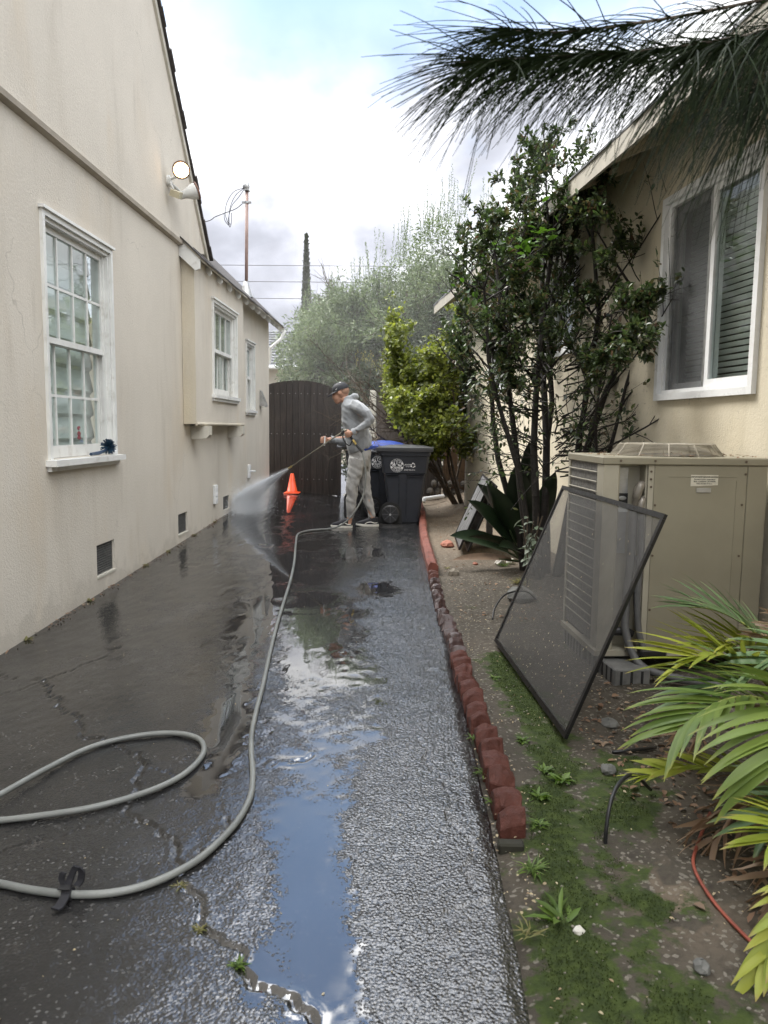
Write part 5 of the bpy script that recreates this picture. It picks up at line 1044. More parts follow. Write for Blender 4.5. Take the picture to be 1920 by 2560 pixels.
def slider(W, nslat, detailed):
    u0, u1, z0, z1 = W; c = MB(); e = 0.04
    bxr(c, u0 - e, u0 + 0.004, -0.03, 0.03, z0 - e, z1 + e); bxr(c, u1 - 0.004, u1 + e, -0.03, 0.03, z0 - e, z1 + e); bxr(c, u0 + .004, u1 - .004, -0.03, 0.03, z0 - e, z0 + .004); bxr(c, u0 + .004, u1 - .004, -0.03, 0.03, z1 - .004, z1 + e)
    bxr(c, u0 + .004, u0 + .03, -0.10, -0.002, z0 + .004, z1 - .004); bxr(c, u1 - .03, u1 - .004, -0.10, -0.002, z0 + .004, z1 - .004); bxr(c, u0 + .03, u1 - .03, -0.10, -0.002, z0 + .004, z0 + .03); bxr(c, u0 + .03, u1 - .03, -0.10, -0.002, z1 - .03, z1 - .004)
    w = c.build('window', M['vinyl'], RH); um = u0 + (u1 - u0) * 0.5
    # near half: fixed sash in front; far half: insect screen over sliding sash
    def sash(a, b_, o, nm):
        s = MB(); t = 0.045; bxr(s, a, a + t, o - .03, o, z0 + .03, z1 - .03); bxr(s, b_ - t, b_, o - .03, o, z0 + .03, z1 - .03); bxr(s, a + t, b_ - t, o - .03, o, z0 + .03, z0 + .03 + t); bxr(s, a + t, b_ - t, o - .03, o, z1 - .03 - t, z1 - .03)
        so = s.build(nm, M['vinyl'], w); g_ = MB(); bxr(g_, a + t, b_ - t, o - .018, o - .014, z0 + .03 + t, z1 - .03 - t); g_.build('pane', M['glass'], so); return so
    sash(u0 + .03, um + .022, -0.025, 'fixed_sash'); sash(um - .022, u1 - .03, -0.062, 'sliding_sash')
    if detailed:
        s = MB(); bxr(s, um + .0225, u1 - .031, -0.036, -0.032, z0 + .031, z1 - .031); s.build('insect_screen', M['screen'], w)
        s = MB(); bxr(s, um + .0225, um + .04, -0.045, -0.020, z0 + .031, z1 - .031); bxr(s, u1 - .052, u1 - .031, -0.045, -0.020, z0 + .031, z1 - .031); s.build('screen_frame', M['steel'], w)
    zz = np.linspace(z0 - 0.02, z1 + 0.02, nslat)
    for z in zz:
        s = MB(); q = [RA(u0 + .0, -0.175, z - .013), RA(u1 - 0.02, -0.175, z - .013), RA(u1 - 0.02, -0.158, z + .013), RA(u0 + .0, -0.158, z + .013)]
        s.add(q, [(0, 1, 2, 3)]); so = s.build('blind_slat', M['slat'], w)
    bk = MB(); bxr(bk, u0 - .1, u1 + .1, -0.9, -0.88, z0 - .3, z1 + .3); bxr(bk, u0 - .12, u0 - .1, -0.9, -0.125, z0 - .3, z1 + .3); bxr(bk, u1 + .1, u1 + .12, -0.9, -0.125, z0 - .3, z1 + .3); bk.build('room', plain('dim room', (0.16, 0.15, 0.14), 0.8), w)
def screenmat(name, col, op, rough=0.8):
    g = NG(name); g.set(color=col, rough=rough, spec=0.2); tr = g.n('ShaderNodeBsdfTransparent'); ms = g.n('ShaderNodeMixShader')
    g.put(ms.inputs[0], op if isinstance(op, float) else op(g)); g.link(tr.outputs[0], ms.inputs[1]); g.link(g.p.outputs[0], ms.inputs[2]); g.link(ms.outputs[0], g.out.inputs[0]); return g.mat
M['screen'] = screenmat('insect mesh', (0.16, 0.165, 0.17), 0.38); M['slat'] = plain('pale blind slat', (0.85, 0.85, 0.82), 0.5, 0.04, 3, 0.0)
slider(RW, 35, True); slider(RW2, 16, False); slider(RW3, 14, False)

# ================================================================== AIR CONDITIONER
AC = thing('air_conditioner', 'large beige outdoor air conditioner with fan guard against the beige house', 'air conditioner', (1.045, 3.95, 0.0), RAD(4.0), local=True)
M['acshade'] = plain('aged beige enamel shaded', (0.245, 0.225, 0.165), 0.48, 0.07, 3, 0.08, 30, 0.002, dirt=(0.22, 0.19, 0.13), dirt_amt=0.3)  # beige enamel with the shade of the house darkened into its colour
M['aclit'] = plain('aged enamel lit', (0.36, 0.335, 0.265), 0.5, 0.07, 3, 0.08, 30, 0.002, dirt=(0.28, 0.25, 0.18), dirt_amt=0.35)  # paler copy of the enamel, light from the left painted into the colour
M['coil'] = plain('dusty dark coil fins', (0.13, 0.125, 0.115), 0.7, 0.3, 40, 0.8, 260, 0.004)
W_, D_, ZT, ZB = 0.86, 0.62, 1.135, 0.115
m = MB(); m.box((0.012, 0.30, ZB), (W_ - 0.012, D_ - 0.012, ZT - 0.04)); m.box((0.232, 0.012, ZB), (W_ - .012, 0.299, ZT - 0.04)); m.build('core', M['dark'], AC)
m = MB(); m.box((-0.012, -0.012, ZT - 0.042), (W_ + 0.012, D_ + 0.012, ZT), 0.006); m.build('top_cover', M['acshade'], AC)
m = MB(); m.box((0.262, -0.004, ZB), (W_ - 0.105, 0.0115, ZT - 0.0425), 0.003); fp = m.build('front_panel', M['acshade'], AC)
m = MB(); m.tube([(0.34, -0.0045, ZT - 0.10), (0.70, -0.0045, ZT - 0.10)], 0.002, 6); m.tube([(0.70, -0.0045, ZT - 0.12), (0.70, -0.0045, 0.3)], 0.002, 6); m.build('panel_crease', M['acshade'], fp)
m = MB(); m.box((W_ - 0.103, -0.004, ZB), (W_ + 0.004, 0.0115, ZT - 0.0425), 0.003); m.box((W_ - 0.011, 0.012, ZB), (W_ + 0.004, D_, ZT - .0425)); m.build('corner_panel', M['acshade'], AC)
m = MB(); m.box((0.232, 0.0, ZB), (0.2615, 0.0115, ZT - 0.0425)); m.build('seam_strip', M['aclit'], AC)
m = MB(); m.prism([(-0.004, -0.004), (0.075, -0.004), (0.085, 0.008), (0.008, 0.012), (0.008, 0.10), (-0.004, 0.10)], ZT - 0.0425 - ZB, lambda u, v, w: (u, v, ZB + w)); m.build('corner_post', M['aclit'], AC)
m = MB(); m.box((0.087, 0.09, ZB), (0.231, 0.10, ZT - .0425)); m.box((0.222, 0.013, ZB), (0.2315, 0.0899, ZT - .0425)); m.box((0.0755, 0.012, ZB), (0.0865, 0.0995, ZT - .0425)); m.build('service_recess', M['aclit'], AC)
m = MB(); m.box((0.092, 0.080, 0.62), (0.155, 0.0895, ZT - 0.06)); m.build('valve_plate', M['steel'], AC)
# coil side with horizontal wires
m = MB(); m.box((0.002, 0.101, ZB + 0.02), (0.0115, D_ - 0.03, ZT - .0425)); m.build('coil', M['coil'], AC)
for k in range(17):
    z = ZT - 0.085 - k * 0.052; w = MB(); w.tube([(-0.006, 0.1005, z), (-0.006, D_ - 0.02, z)], 0.0035, 6); w.build('guard_wire', M['aclit'], AC)
m = MB(); m.box((-0.006, D_ - 0.029, ZB), (0.0115, D_, ZT - .0425)); m.build('rear_post', M['aclit'], AC)
m = MB(); m.prism([(-0.02, -0.02), (W_ + 0.01, -0.02), (W_ + 0.01, D_), (-0.02, D_)], 0.03, lambda u, v, w: (u, v, ZB - 0.031 + w)); m.build('base_pan', M['aclit'], AC)
# fan guard: stacked rings and ribs
M['guard'] = plain('dull wire', (0.30, 0.27, 0.21), 0.5, 0.15, 20, 0.1)
m = MB(); cx_, cy_ = 0.45, 0.31
for k in range(9):
    r_ = 0.300 - k * 0.006; z = ZT + 0.005 + k * 0.0068; m.tube([(cx_ + r_ * math.cos(a), cy_ + 0.93 * r_ * math.sin(a), z) for a in np.linspace(0, 2 * math.pi, 41)], 0.0024, 5, cap=False)
for k in range(11):
    r_ = 0.25 - k * 0.023; m.tube([(cx_ + r_ * math.cos(a), cy_ + 0.93 * r_ * math.sin(a), ZT + 0.0628) for a in np.linspace(0, 2 * math.pi, 33)], 0.0024, 5, cap=False)
for k in range(12):
    a = k * math.pi / 6 + .2; m.tube([(cx_ + 0.302 * math.cos(a), cy_ + .93 * 0.302 * math.sin(a), ZT), (cx_ + 0.252 * math.cos(a), cy_ + .93 * 0.252 * math.sin(a), ZT + 0.0632), (cx_ + .01 * math.cos(a), cy_ + .01 * math.sin(a), ZT + 0.064)], 0.0034, 5)
m.build('fan_guard', M['guard'], AC)
m = MB(); m.lathe([(0.27, 0.0005), (0.27, 0.004)], (cx_, cy_, ZT), 32); m.build('fan_opening', M['dark'], AC)
# labels
m = MB(); m.add([(0.455, -0.0052, 0.985), (0.60, -0.0052, 0.992), (0.60, -0.0052, 1.045), (0.455, -0.0052, 1.045)], [(0, 1, 2, 3)]); lb = m.build('warning_label', plain('old paper label', (0.56, 0.53, 0.44), 0.7, 0.1, 30, 0.1), fp)
m = MB()
for t_, z, sz_ in (('IMPORTANT SERVICE NOTICE', 1.034, 0.0105), ('Disconnect power supply before', 1.022, 0.0085), ('SEAL CHARGE CAUTION', 1.0105, 0.0105), ('Keep unit clear of leaves', 0.9995, 0.0085)):
    vv, ff = text_mesh(t_, sz_); m.add([(0.528 + p.x, -0.0058 - p.z, z + p.y) for p in vv], ff)
m.build('print', M['dark'], lb)
m = MB(); m.box((0.487, -0.008, 0.953), (0.565, -0.0045, 0.977), 0.0015); m.build('name_plate', M['steel'], fp)
m = MB(); m.box((0.100, 0.0765, 0.885), (0.158, 0.0795, 0.94), .001); m.build('black_label', M['black'], AC)
m = MB(); m.ell((0.129, 0.0755, 0.914), (0.021, 0.0015, 0.011)); m.build('label_oval', M['steel'], AC)
m = MB(); m.box((0.098, 0.0765, 0.84), (0.160, 0.0795, 0.878), .001); m.build('white_label', M['vinyl'], AC)
M['screw'] = plain('rusty screw', (0.085, 0.06, 0.04), 0.6)
for (x_, z) in ((0.272, .885), (0.272, .62), (0.272, .33), (0.745, ZT - 0.085), (0.735, .89), (0.735, .62), (0.08, ZT - .02), (0.26, ZT - .02), (0.74, ZT - 0.02)):
    y_ = -0.0125 if z > ZT - 0.03 else -0.0045
    m = MB(); m.lathe([(0.0062, -0.003), (0.0062, 0.001)], (x_, y_, z), 8, 'Y'); m.build('screw', M['screw'], AC)
for (x_, z) in ((0.236, 1.06), (0.236, 1.02), (0.238, 0.98)):
    m = MB(); m.lathe([(0.006, -0.003), (0.006, 0.001)], (x_ + .01, -0.0008, z), 8, 'Y'); m.build('screw', M['screw'], AC)
# insulated pipes
M['pipe'] = plain('grey conduit', (0.10, 0.10, 0.10), 0.55, 0.15, 15, 0.2); M['pipe2'] = plain('pale grey fitting', (0.22, 0.20, 0.17), 0.45, 0.15, 15, 0.1, metal=0.3)
m = MB(); m.tube(catmull([(0.222, 0.05, 0.985), (0.205, 0.02, 0.99), (0.185, 0.01, 0.955), (0.180, 0.02, 0.90), (0.182, 0.03, 0.85)], 5), [0.02] * 6 + [0.023] * 8 + [0.019] * 7, 12); m.tube(catmull([(0.225, 0.04, 0.915), (0.21, 0.01, 0.91), (0.20, 0.0, 0.88), (0.20, 0.0, 0.84)], 5), 0.018, 12); m.build('elbow_fitting', M['pipe2'], AC, smooth=True)
m = MB(); m.tube(catmull([(0.172, 0.02, 0.85), (0.165, 0.015, 0.6), (0.150, 0.01, 0.35), (0.148, -0.02, 0.2), (0.20, -0.10, 0.06), (0.34, -0.22, 0.03), (0.55, -0.3, 0.02)], 6), 0.021, 12); m.build('conduit', M['pipe'], AC, smooth=True)
m = MB(); m.tube(catmull([(0.203, 0.0, 0.84), (0.208, -0.012, 0.6), (0.20, -0.015, 0.38), (0.215, -0.03, 0.2), (0.25, -0.06, 0.09)], 6), 0.017, 12); m.build('conduit', M['pipe'], AC, smooth=True)
m = MB(); m.tube(catmull([(0.19, 0.0, 0.62), (0.187, -0.01, 0.4), (0.20, -0.02, 0.22)], 6), 0.007, 8); m.build('cable', M['black'], AC)
m = MB(); m.tube([(0.10, 0.05, 0.20), (0.16, 0.03, 0.205), (0.20, 0.03, 0.19)], [0.022, 0.026, 0.02], 10); m.box((0.20, -0.10, 0.10), (0.34, -0.03, 0.14), 0.01); m.build('service_valve', M['black'], AC)
# slotted concrete blocks under the unit
def slotted(x_, y_, rz_, label):
    B = thing('concrete_block', label, 'concrete block', (x_, y_, -0.03), rz_, group='blocks under the air conditioner', local=True); M.setdefault('block', plain('grey concrete block', (0.15, 0.15, 0.145), 0.85, 0.2, 12, 0.5, 60, 0.004))
    m = MB(); m.box((0, 0, 0), (0.19, 0.39, 0.095), 0.006); m.build('body', M['block'], B)
    for k in range(6):
        m = MB(); m.box((-0.0035, 0.035 + k * 0.058, 0.012), (0.004, 0.047 + k * 0.058, 0.09)); m.build('slot', M['dark'], B)
    for k in range(3):
        m = MB(); m.box((0.03 + k * 0.055, -0.0035, 0.015), (0.042 + k * 0.055, 0.004, 0.085)); m.build('slot', M['dark'], B)
slotted(1.09, 3.76, RAD(7), 'slotted grey concrete block in front, jutting out under the air conditioner'); slotted(1.03, 4.19, RAD(4), 'slotted grey concrete block under the side of the air conditioner, behind the leaning screen')
# ================================================================== LEANING SCREEN
A_, B_ = Vector((0.566, 4.410, 0.02)), Vector((0.685, 3.005, 0.012)); vv_ = Vector((0.380, 0.057, 0.924)); u_ = (A_ - B_)
SCN = thing('window_screen', 'large dark framed insect screen leaning askew on the air conditioner', 'window screen', tuple(B_))
un, vn = u_.normalized(), vv_.normalized(); nn = un.cross(vn).normalized(); LU, LV = u_.length, vv_.length
M['frame'] = plain('dark bronze frame', (0.022, 0.021, 0.021), 0.35, 0.2, 15, 0.1, metal=0.5)
Mx = Matrix((un, vn, nn)).transposed()
for (cu, cv, su, sv) in ((LU / 2, 0.011, LU, 0.022), (LU / 2, LV - 0.011, LU, 0.022), (0.011, LV / 2, 0.022, LV - 0.0445), (LU - 0.011, LV / 2, 0.022, LV - 0.0445)):
    m = MB(); m.obox(B_ + un * cu + vn * cv, (su, sv, 0.014), Mx); m.build('frame_rail', M['frame'], SCN)
def dusty(g): return g.ramp(g.noise(2.2, 5, 0.6), 0.3, 0.7, 0.60, 0.76)
M['mesh'] = screenmat('dusty screen mesh', (0.075, 0.073, 0.069), dusty, 0.75)
m = MB(); q = [B_ + un * 0.02 + vn * 0.02, B_ + un * (LU - .02) + vn * 0.02, B_ + un * (LU - .02) + vn * (LV - .02), B_ + un * .02 + vn * (LV - .02)]; m.add(q, [(0, 1, 2, 3)]); m.build('mesh_panel', M['mesh'], SCN)
# bits caught in the mesh
m = MB()
for k in range(120):
    a, b2 = rnd.uniform(.05, LU - .05), rnd.uniform(0.04, LV * (0.30 if rnd.random() < .6 else .95)); p = B_ + un * a + vn * b2 - nn * (-0.003 if nn.x < 0 else 0.003); d = (un * rnd.uniform(-1, 1) + vn * rnd.uniform(-1, 1)).normalized() * rnd.uniform(.003, .008); e = d.cross(nn) * 0.4
    m.add([p - d, p + e, p + d, p - e], [(0, 1, 2, 3)])
M['petal'] = leafmat('pale petals', [(0.36, 0.29, 0.17), (0.48, 0.41, 0.27), (0.28, 0.20, 0.12)], 0.7, 0.2)
m.build('caught_petals', M['petal'], SCN)['kind'] = 'stuff'
# ================================================================== EDGING
M['redpaint'] = None
g = NG('worn brick red paint'); ob = g.objrand(); w = g.noise(26, 6, 0.7); col = g.mix(g.ramp(g.noise(9, 4), 0.3, 0.7), (0.058, 0.019, 0.013), (0.098, 0.032, 0.022)); col = g.mix(g.ramp(w, 0.60, 0.75, 0, 0.7), col, (0.045, 0.032, 0.027)); g.set(color=col, rough=g.ramp(g.noise(40, 3), 0.3, 0.7, 0.45, 0.75), spec=0.3); g.bump(g.m('ADD', w, g.noise(90, 5, 0.7)), 0.9, 0.006); M['redpaint'] = g.mat
g = NG('dark worn brick'); w = g.noise(26, 6, 0.7); col = g.mix(g.ramp(g.noise(9, 4), 0.3, 0.7), (0.030, 0.015, 0.013), (0.062, 0.030, 0.025)); g.set(color=col, rough=0.42, spec=0.5); g.bump(w, 0.6, 0.005); M['darkbrick'] = g.mat
yy = 2.345; kk = 0; kr = 0; sp = 0.128
def edging_stone(x_, y_, big, mat, zb):
    """tilted, chipped brick corner: ridge runs across, sharp top"""
    r = random.Random(int(y_ * 1000)); L_, W2, H2 = 0.155 * big, 0.046 * big, 0.072 * big
    prof = []
    base_ = ((-0.066, -0.05), (-0.058, 0.022), (-0.034, 0.066), (0.004, 0.072), (0.052, 0.030), (0.068, -0.05)) if mat is M['redpaint'] else ((-0.055, -0.05), (-0.046, 0.010), (-0.022, 0.060), (-0.004, 0.066), (0.045, 0.020), (0.060, -0.05))
    yaw = r.uniform(-.28, .28); roll = r.uniform(-.35, .25)
    for sy, zz in base_: prof.append((sy * big + r.uniform(-.006, .006), zz * big * .88 + r.uniform(-.010, .010)))
    m = MB(); n = 5; vs_ = []
    for i in range(n):
        t = i / (n - 1); xx = (t - 0.5) * 2 * W2; k = 1.0 - 0.28 * abs(2 * t - 1) ** 2
        for sy, zz in prof: vs_.append((x_ + xx + r.uniform(-.005, .005), y_ + sy * (0.92 + 0.08 * k) + r.uniform(-.006, .006) + (0.10 + yaw) * xx, zb + ((zz * k + roll * xx) if zz > 0 else zz) + r.uniform(-.005, .005)))
    q = len(prof); m.add(vs_, [(i * q + j, i * q + j + 1, (i + 1) * q + j + 1, (i + 1) * q + j) for i in range(n - 1) for j in range(q - 1)] + [tuple(range(q - 1, -1, -1)), tuple(range((n - 1) * q, n * q))] + [(i * q, (i + 1) * q, (i + 1) * q + q - 1, i * q + q - 1) for i in range(n - 1)])
    me = m.mesh('edging_brick', mat, (x_, y_, zb)); ob = bpy.data.objects.new('tmp', me); COL.objects.link(ob); md = ob.modifiers.new('b', 'BEVEL'); md.width = 0.0035; md.segments = 1; md.limit_method = 'NONE'
    out = bpy.data.meshes.new_from_object(ob.evaluated_get(bpy.context.evaluated_depsgraph_get())); bpy.data.objects.remove(ob); bpy.data.meshes.remove(me); out.name = 'edging_brick'; out.polygons.foreach_set('use_smooth', [False] * len(out.polygons))
    o = bpy.data.objects.new('edging_brick', out); COL.objects.link(o); o.location = (x_, y_, zb); return o
exs = [(2.3, 0.366), (2.6, 0.368), (3.0, 0.364), (3.3, 0.345), (3.7, 0.336), (4.1, 0.327), (4.6, 0.316), (5.0, 0.296), (5.5, 0.286), (6.1, 0.279), (7.0, 0.276)]
ylist = []
while yy < 6.55: ylist.append(yy); yy += sp * rnd.uniform(0.92, 1.1)
for k, y_ in enumerate(ylist):
    x_ = float(np.interp(y_, [a for a, b2 in exs], [b2 for a, b2 in exs])) + rnd.uniform(-.006, .006); dark = 4.15 < y_ < 6.2
    o = edging_stone(x_, y_, rnd.uniform(0.92, 1.06) * (1.0 if y_ < 5 else 0.9), M['darkbrick'] if dark else M['redpaint'], 0.002)
    ORD = 'first second third fourth fifth sixth seventh eighth ninth tenth eleventh twelfth thirteenth fourteenth fifteenth sixteenth seventeenth eighteenth nineteenth twentieth'.split()
    if k == 0: lb_ = 'red edging brick at the very near end of the row, its front face showing'
    elif dark: lb_ = 'dark unpainted edging brick, %s past where the red paint stops' % ORD[kk]; kk += 1
    elif y_ < 5: lb_ = 'red painted edging brick, %s from the near end of the row' % ORD[k]
    else: lb_ = 'red painted edging brick between the dark bricks and the long red curb, %s of these' % ORD[kr]; kr += 1
    tag(o, lb_, 'edging brick', 'bricks edging the driveway')
m = MB(); m.box((0.315, 2.225, -0.05), (0.395, 2.265, -0.004), 0.006); tag(m.build('wood_offcut', plain('mossy wood', (0.022, 0.021, 0.013), 0.85, 0.2, 12, 0.4), org=(0.35, 2.23, 0)), 'short mossy wood offcut at the near end of the red edging', 'wood')
# continuous red curb farther back
m = MB(); P = []; n = 40
vs_ = []
for i in range(n + 1):
    y_ = 6.6 + (12.4 - 6.6) * i / n; x_ = 0.274 + 0.012 * math.sin(y_ * 1.3) + 0.03 * max(0, y_ - 10) * .3
    for dx, z in ((-0.045, -0.05), (-0.042, 0.05), (-0.02, 0.072), (0.025, 0.072), (0.048, 0.045), (0.052, -0.05)): vs_.append((x_ + dx + rnd.uniform(-.004, .004), y_, 0.02 + z + rnd.uniform(-.005, .005)))
m.add(vs_, [(i * 6 + j, i * 6 + j + 1, i * 6 + 7 + j, i * 6 + 6 + j) for i in range(n) for j in range(5)] + [(5, 4, 3, 2, 1, 0)])
g = NG('faded red curb paint'); w = g.noise(14, 6, 0.7); g.set(color=g.mix(g.ramp(w, 0.35, 0.7), (0.19, 0.055, 0.035), (0.11, 0.036, 0.026)), rough=0.6); g.bump(w, 0.5, 0.006)
tag(m.build('red_curb', g.mat, org=(0.28, 9, 0)), 'long faded red concrete curb beside the bins', 'curb')
# ================================================================== SMALL THINGS ON THE SOIL
M['greyboard'] = plain('grey composite board', (0.11, 0.11, 0.112), 0.5, 0.15, 6, 0.1, dirt=(0.4, 0.38, 0.34), dirt_amt=0.3)
def lean_panel(a, b2, v, t, label, mat, name='leaning_panel', cat='panel'):
    a, b2, v = Vector(a), Vector(b2), Vector(v); T = thing(name, label, cat, tuple(a)); u = b2 - a; un = u.normalized(); vn = (v - un * v.dot(un)); LV = vn.length; vn.normalize(); nn = un.cross(vn); Mx = Matrix((un, vn, nn)).transposed()
    m = MB(); m.obox((a + b2) / 2 + vn * LV / 2, (u.length - .04, LV - .04, t * .5), Mx); m.build('board', mat, T)
    for cu, cv, su, sv in ((u.length / 2, 0.01, u.length, 0.02), (u.length / 2, LV - .01, u.length, 0.02), (0.01, LV / 2, 0.02, LV - .0405), (u.length - .01, LV / 2, .02, LV - .0405)):
        m = MB(); m.obox(a + un * cu + vn * cv, (su, sv, t), Mx); m.build('edge_rail', M['frame'], T)
lean_panel((0.585, 7.55, 0.06), (0.60, 8.42, 0.08), (0.30, 0.05, 0.70), 0.022, 'grey panel leaning among the stems, nearest the red curb', M['greyboard'])
lean_panel((0.66, 7.42, 0.06), (0.68, 8.30, 0.08), (0.27, 0.05, 0.66), 0.016, 'second dark edged panel leaning behind the first grey panel', M['frame'])
m = MB(); m.box((0.93, 8.25, 0.05), (1.0, 8.29, 0.52)); tag(m.build('grey_stake', plain('dark grey stake', (0.09, 0.09, 0.095), 0.6, 0.2, 9, 0.2), org=(0.96, 8.27, 0.05)), 'upright dark grey stake under the broad leaves', 'stake')
m = MB(); m.obox((0.88, 8.0, 0.10), (0.46, 0.2, 0.018), Matrix.Rotation(0.12, 3, 'Z') @ Matrix.Rotation(-0.05, 3, 'Y')); tag(m.build('flat_slab', plain('pale slab', (0.33, 0.31, 0.27), 0.8, 0.15, 9, 0.3), org=(0.88, 8.0, 0.09)), 'thin pale slab lying on the soil by the panels', 'slab')
def rock(name, label, x_, y_, r3, mat, cat='stone', seed=0, grp=None):
    r = random.Random(seed); m = MB(); m.ell((x_, y_, sz(x_, y_) + r3[2] * .45), r3, Matrix.Rotation(r.uniform(0, 3), 3, 'Z'), 9, 6); m.v = [(p[0] + r.uniform(-.12, .12) * r3[0], p[1] + r.uniform(-.12, .12) * r3[1], p[2] + r.uniform(-.15, .15) * r3[2]) for p in m.v]
    return tag(m.build(name, mat, org=(x_, y_, sz(x_, y_))), label, cat, grp)
M['rock'] = plain('tan rock', (0.24, 0.21, 0.165), 0.85, 0.2, 12, 0.5); M['rockd'] = plain('grey rock', (0.13, 0.13, 0.12), 0.85, 0.2, 12, 0.5); M['rockw'] = plain('white rock', (0.58, 0.56, 0.5), 0.8, 0.12, 12, 0.4); M['terra'] = plain('broken terracotta', (0.33, 0.13, 0.085), 0.8, 0.15, 12, 0.3)
rock('stone', 'tan fist sized stone on the soil near the dark edging', 0.465, 6.58, (0.055, 0.045, 0.04), M['rock'], seed=1); rock('stone', 'grey stone half hidden behind the leaning screen', 0.90, 5.6, (0.11, 0.09, 0.07), M['rockd'], seed=2)
rock('stone', 'white stone, larger one of the pale pair under the shrub', 0.93, 7.0, (0.06, 0.05, 0.045), M['rockw'], seed=3); rock('stone', 'white stone, smaller one of the pale pair under the shrub', 1.03, 7.05, (0.045, 0.04, 0.035), M['rockw'], seed=4)
rock('brick_fragment', 'broken terracotta piece beside the leaning grey panels', 0.50, 8.2, (0.085, 0.07, 0.05), M['terra'], 'brick', 5); rock('brick_fragment', 'small terracotta chip on the soil before the shrub', 0.70, 7.05, (0.03, 0.022, 0.016), M['terra'], 'brick', 6)
rock('stone', 'flat grey stone near the tip of the leaning screen', 0.80, 2.78, (0.035, 0.03, 0.02), M['rockd'], seed=7); rock('stone', 'pale pebble in the mossy strip, nearest the viewer', 0.47, 1.83, (0.016, 0.014, 0.012), M['rockw'], seed=8); rock('stone', 'grey pebble on the soil beside the cable stub', 0.74, 1.72, (0.026, 0.02, 0.016), M['rockd'], seed=9); rock('stone', 'grey flat stone beside the blocks', 0.93, 3.25, (0.05, 0.04, 0.018), M['rockd'], seed=10)
m = MB(); m.tube([(0.37, 12.6, 0.10), (0.71, 12.95, 0.12)], 0.032, 12); m.tube([(0.37, 12.6, 0.10), (0.36, 12.57, 0.05)], [0.04, 0.042], 12); tag(m.build('white_pipe', M['vinyl'], org=(0.5, 12.8, 0.05), smooth=False), 'short white plastic pipe lying behind the bin', 'pipe')
m = MB(); z0 = sz(.658, 2.277); m.tube(catmull([(0.655, 2.275, z0 - 0.03), (0.658, 2.28, z0 + 0.05), (0.68, 2.32, z0 + 0.115), (0.73, 2.40, z0 + 0.14), (0.80, 2.48, z0 + 0.13), (0.9, 2.6, z0 + 0.02)], 6), 0.0065, 8); tag(m.build('cable_stub', M['black'], org=(0.658, 2.277, z0), smooth=True), 'black cable arching out of the mossy soil toward the palm', 'cable')
m = MB(); m.tube(catmull([(0.62, 5.0, 0.0), (0.65, 5.1, 0.06), (0.75, 5.3, 0.11), (0.9, 5.4, 0.11), (1.0, 5.5, 0.03)], 6), 0.006, 8); tag(m.build('drip_tube', M['black'], org=(0.65, 5.1, 0.0), smooth=True), 'thin black drip tube curving beyond the leaning screen', 'tube')
m = MB(); m.tube(catmull([(0.86, 2.95, sz(.86, 2.95) + .005), (0.93, 2.95, sz(.93, 2.95) + .012), (1.05, 3.0, sz(1.05, 3.0) + .01)], 6), 0.007, 8); tag(m.build('buried_tube', M['black'], org=(0.93, 2.95, 0), smooth=True), 'black tube half buried in leaf litter under the palm', 'tube')
M['redhose'] = plain('orange red hose', (0.26, 0.06, 0.035), 0.6, 0.2, 10, 0.1)
m = MB(); m.tube(catmull([(x_, y_, sz(x_, y_) + 0.010) for x_, y_ in ((1.05, 2.45), (0.93, 2.25), (0.876, 2.129), (0.87, 1.974), (0.884, 1.839), (0.91, 1.74), (0.96, 1.6), (1.05, 1.4))], 6), 0.0052, 8); tag(m.build('red_garden_tube', M['redhose'], org=(0.87, 2.0, 0), smooth=True), 'thin orange red tube on the soil under the palm fronds', 'tube')
# ================================================================== PLANTS
def leaf_geo(P, D, Nn, L, Wd, fold=0.18, curl=0.12, kind='oval'):
    """numpy leaf batch -> verts, faces. P,D,Nn: (n,3); L,Wd: (n,)"""
    n = len(P); D = D / np.linalg.norm(D, axis=1, keepdims=True); S = np.cross(D, Nn); S /= np.linalg.norm(S, axis=1, keepdims=True) + 1e-9; U = np.cross(S, D)
    L = L[:, None]; W_ = Wd[:, None] / 2
    if kind == 'thin':
        V = np.stack([P, P + D * L * .5 + S * W_, P + D * L - U * L * curl, P + D * L * .5 - S * W_], 1); F = [(0, 1, 2, 3)]
    else:
        a, b_ = ((0.30, 0.66) if kind == 'oval' else (0.35, 0.72)); w1, w2 = (0.86, 0.86) if kind == 'oval' else (0.8, 1.0)
        V = np.stack([P, P + D * L * .5 - U * L * curl * .2, P + D * L - U * L * curl, P + D * L * a + S * W_ * w1 + U * W_ * fold, P + D * L * b_ + S * W_ * w2 + U * W_ * fold - U * L * curl * .4, P + D * L * a - S * W_ * w1 + U * W_ * fold, P + D * L * b_ - S * W_ * w2 + U * W_ * fold - U * L * curl * .4], 1)
        F = [(0, 3, 4, 1), (1, 4, 2), (0, 1, 6, 5), (1, 2, 6)]
    k = V.shape[1]; off = np.arange(n) * k; faces = []
    Fa = [np.array(f) for f in F]
    for f in Fa: faces.append((off[:, None] + f[None, :]))
    return V.reshape(-1, 3), faces
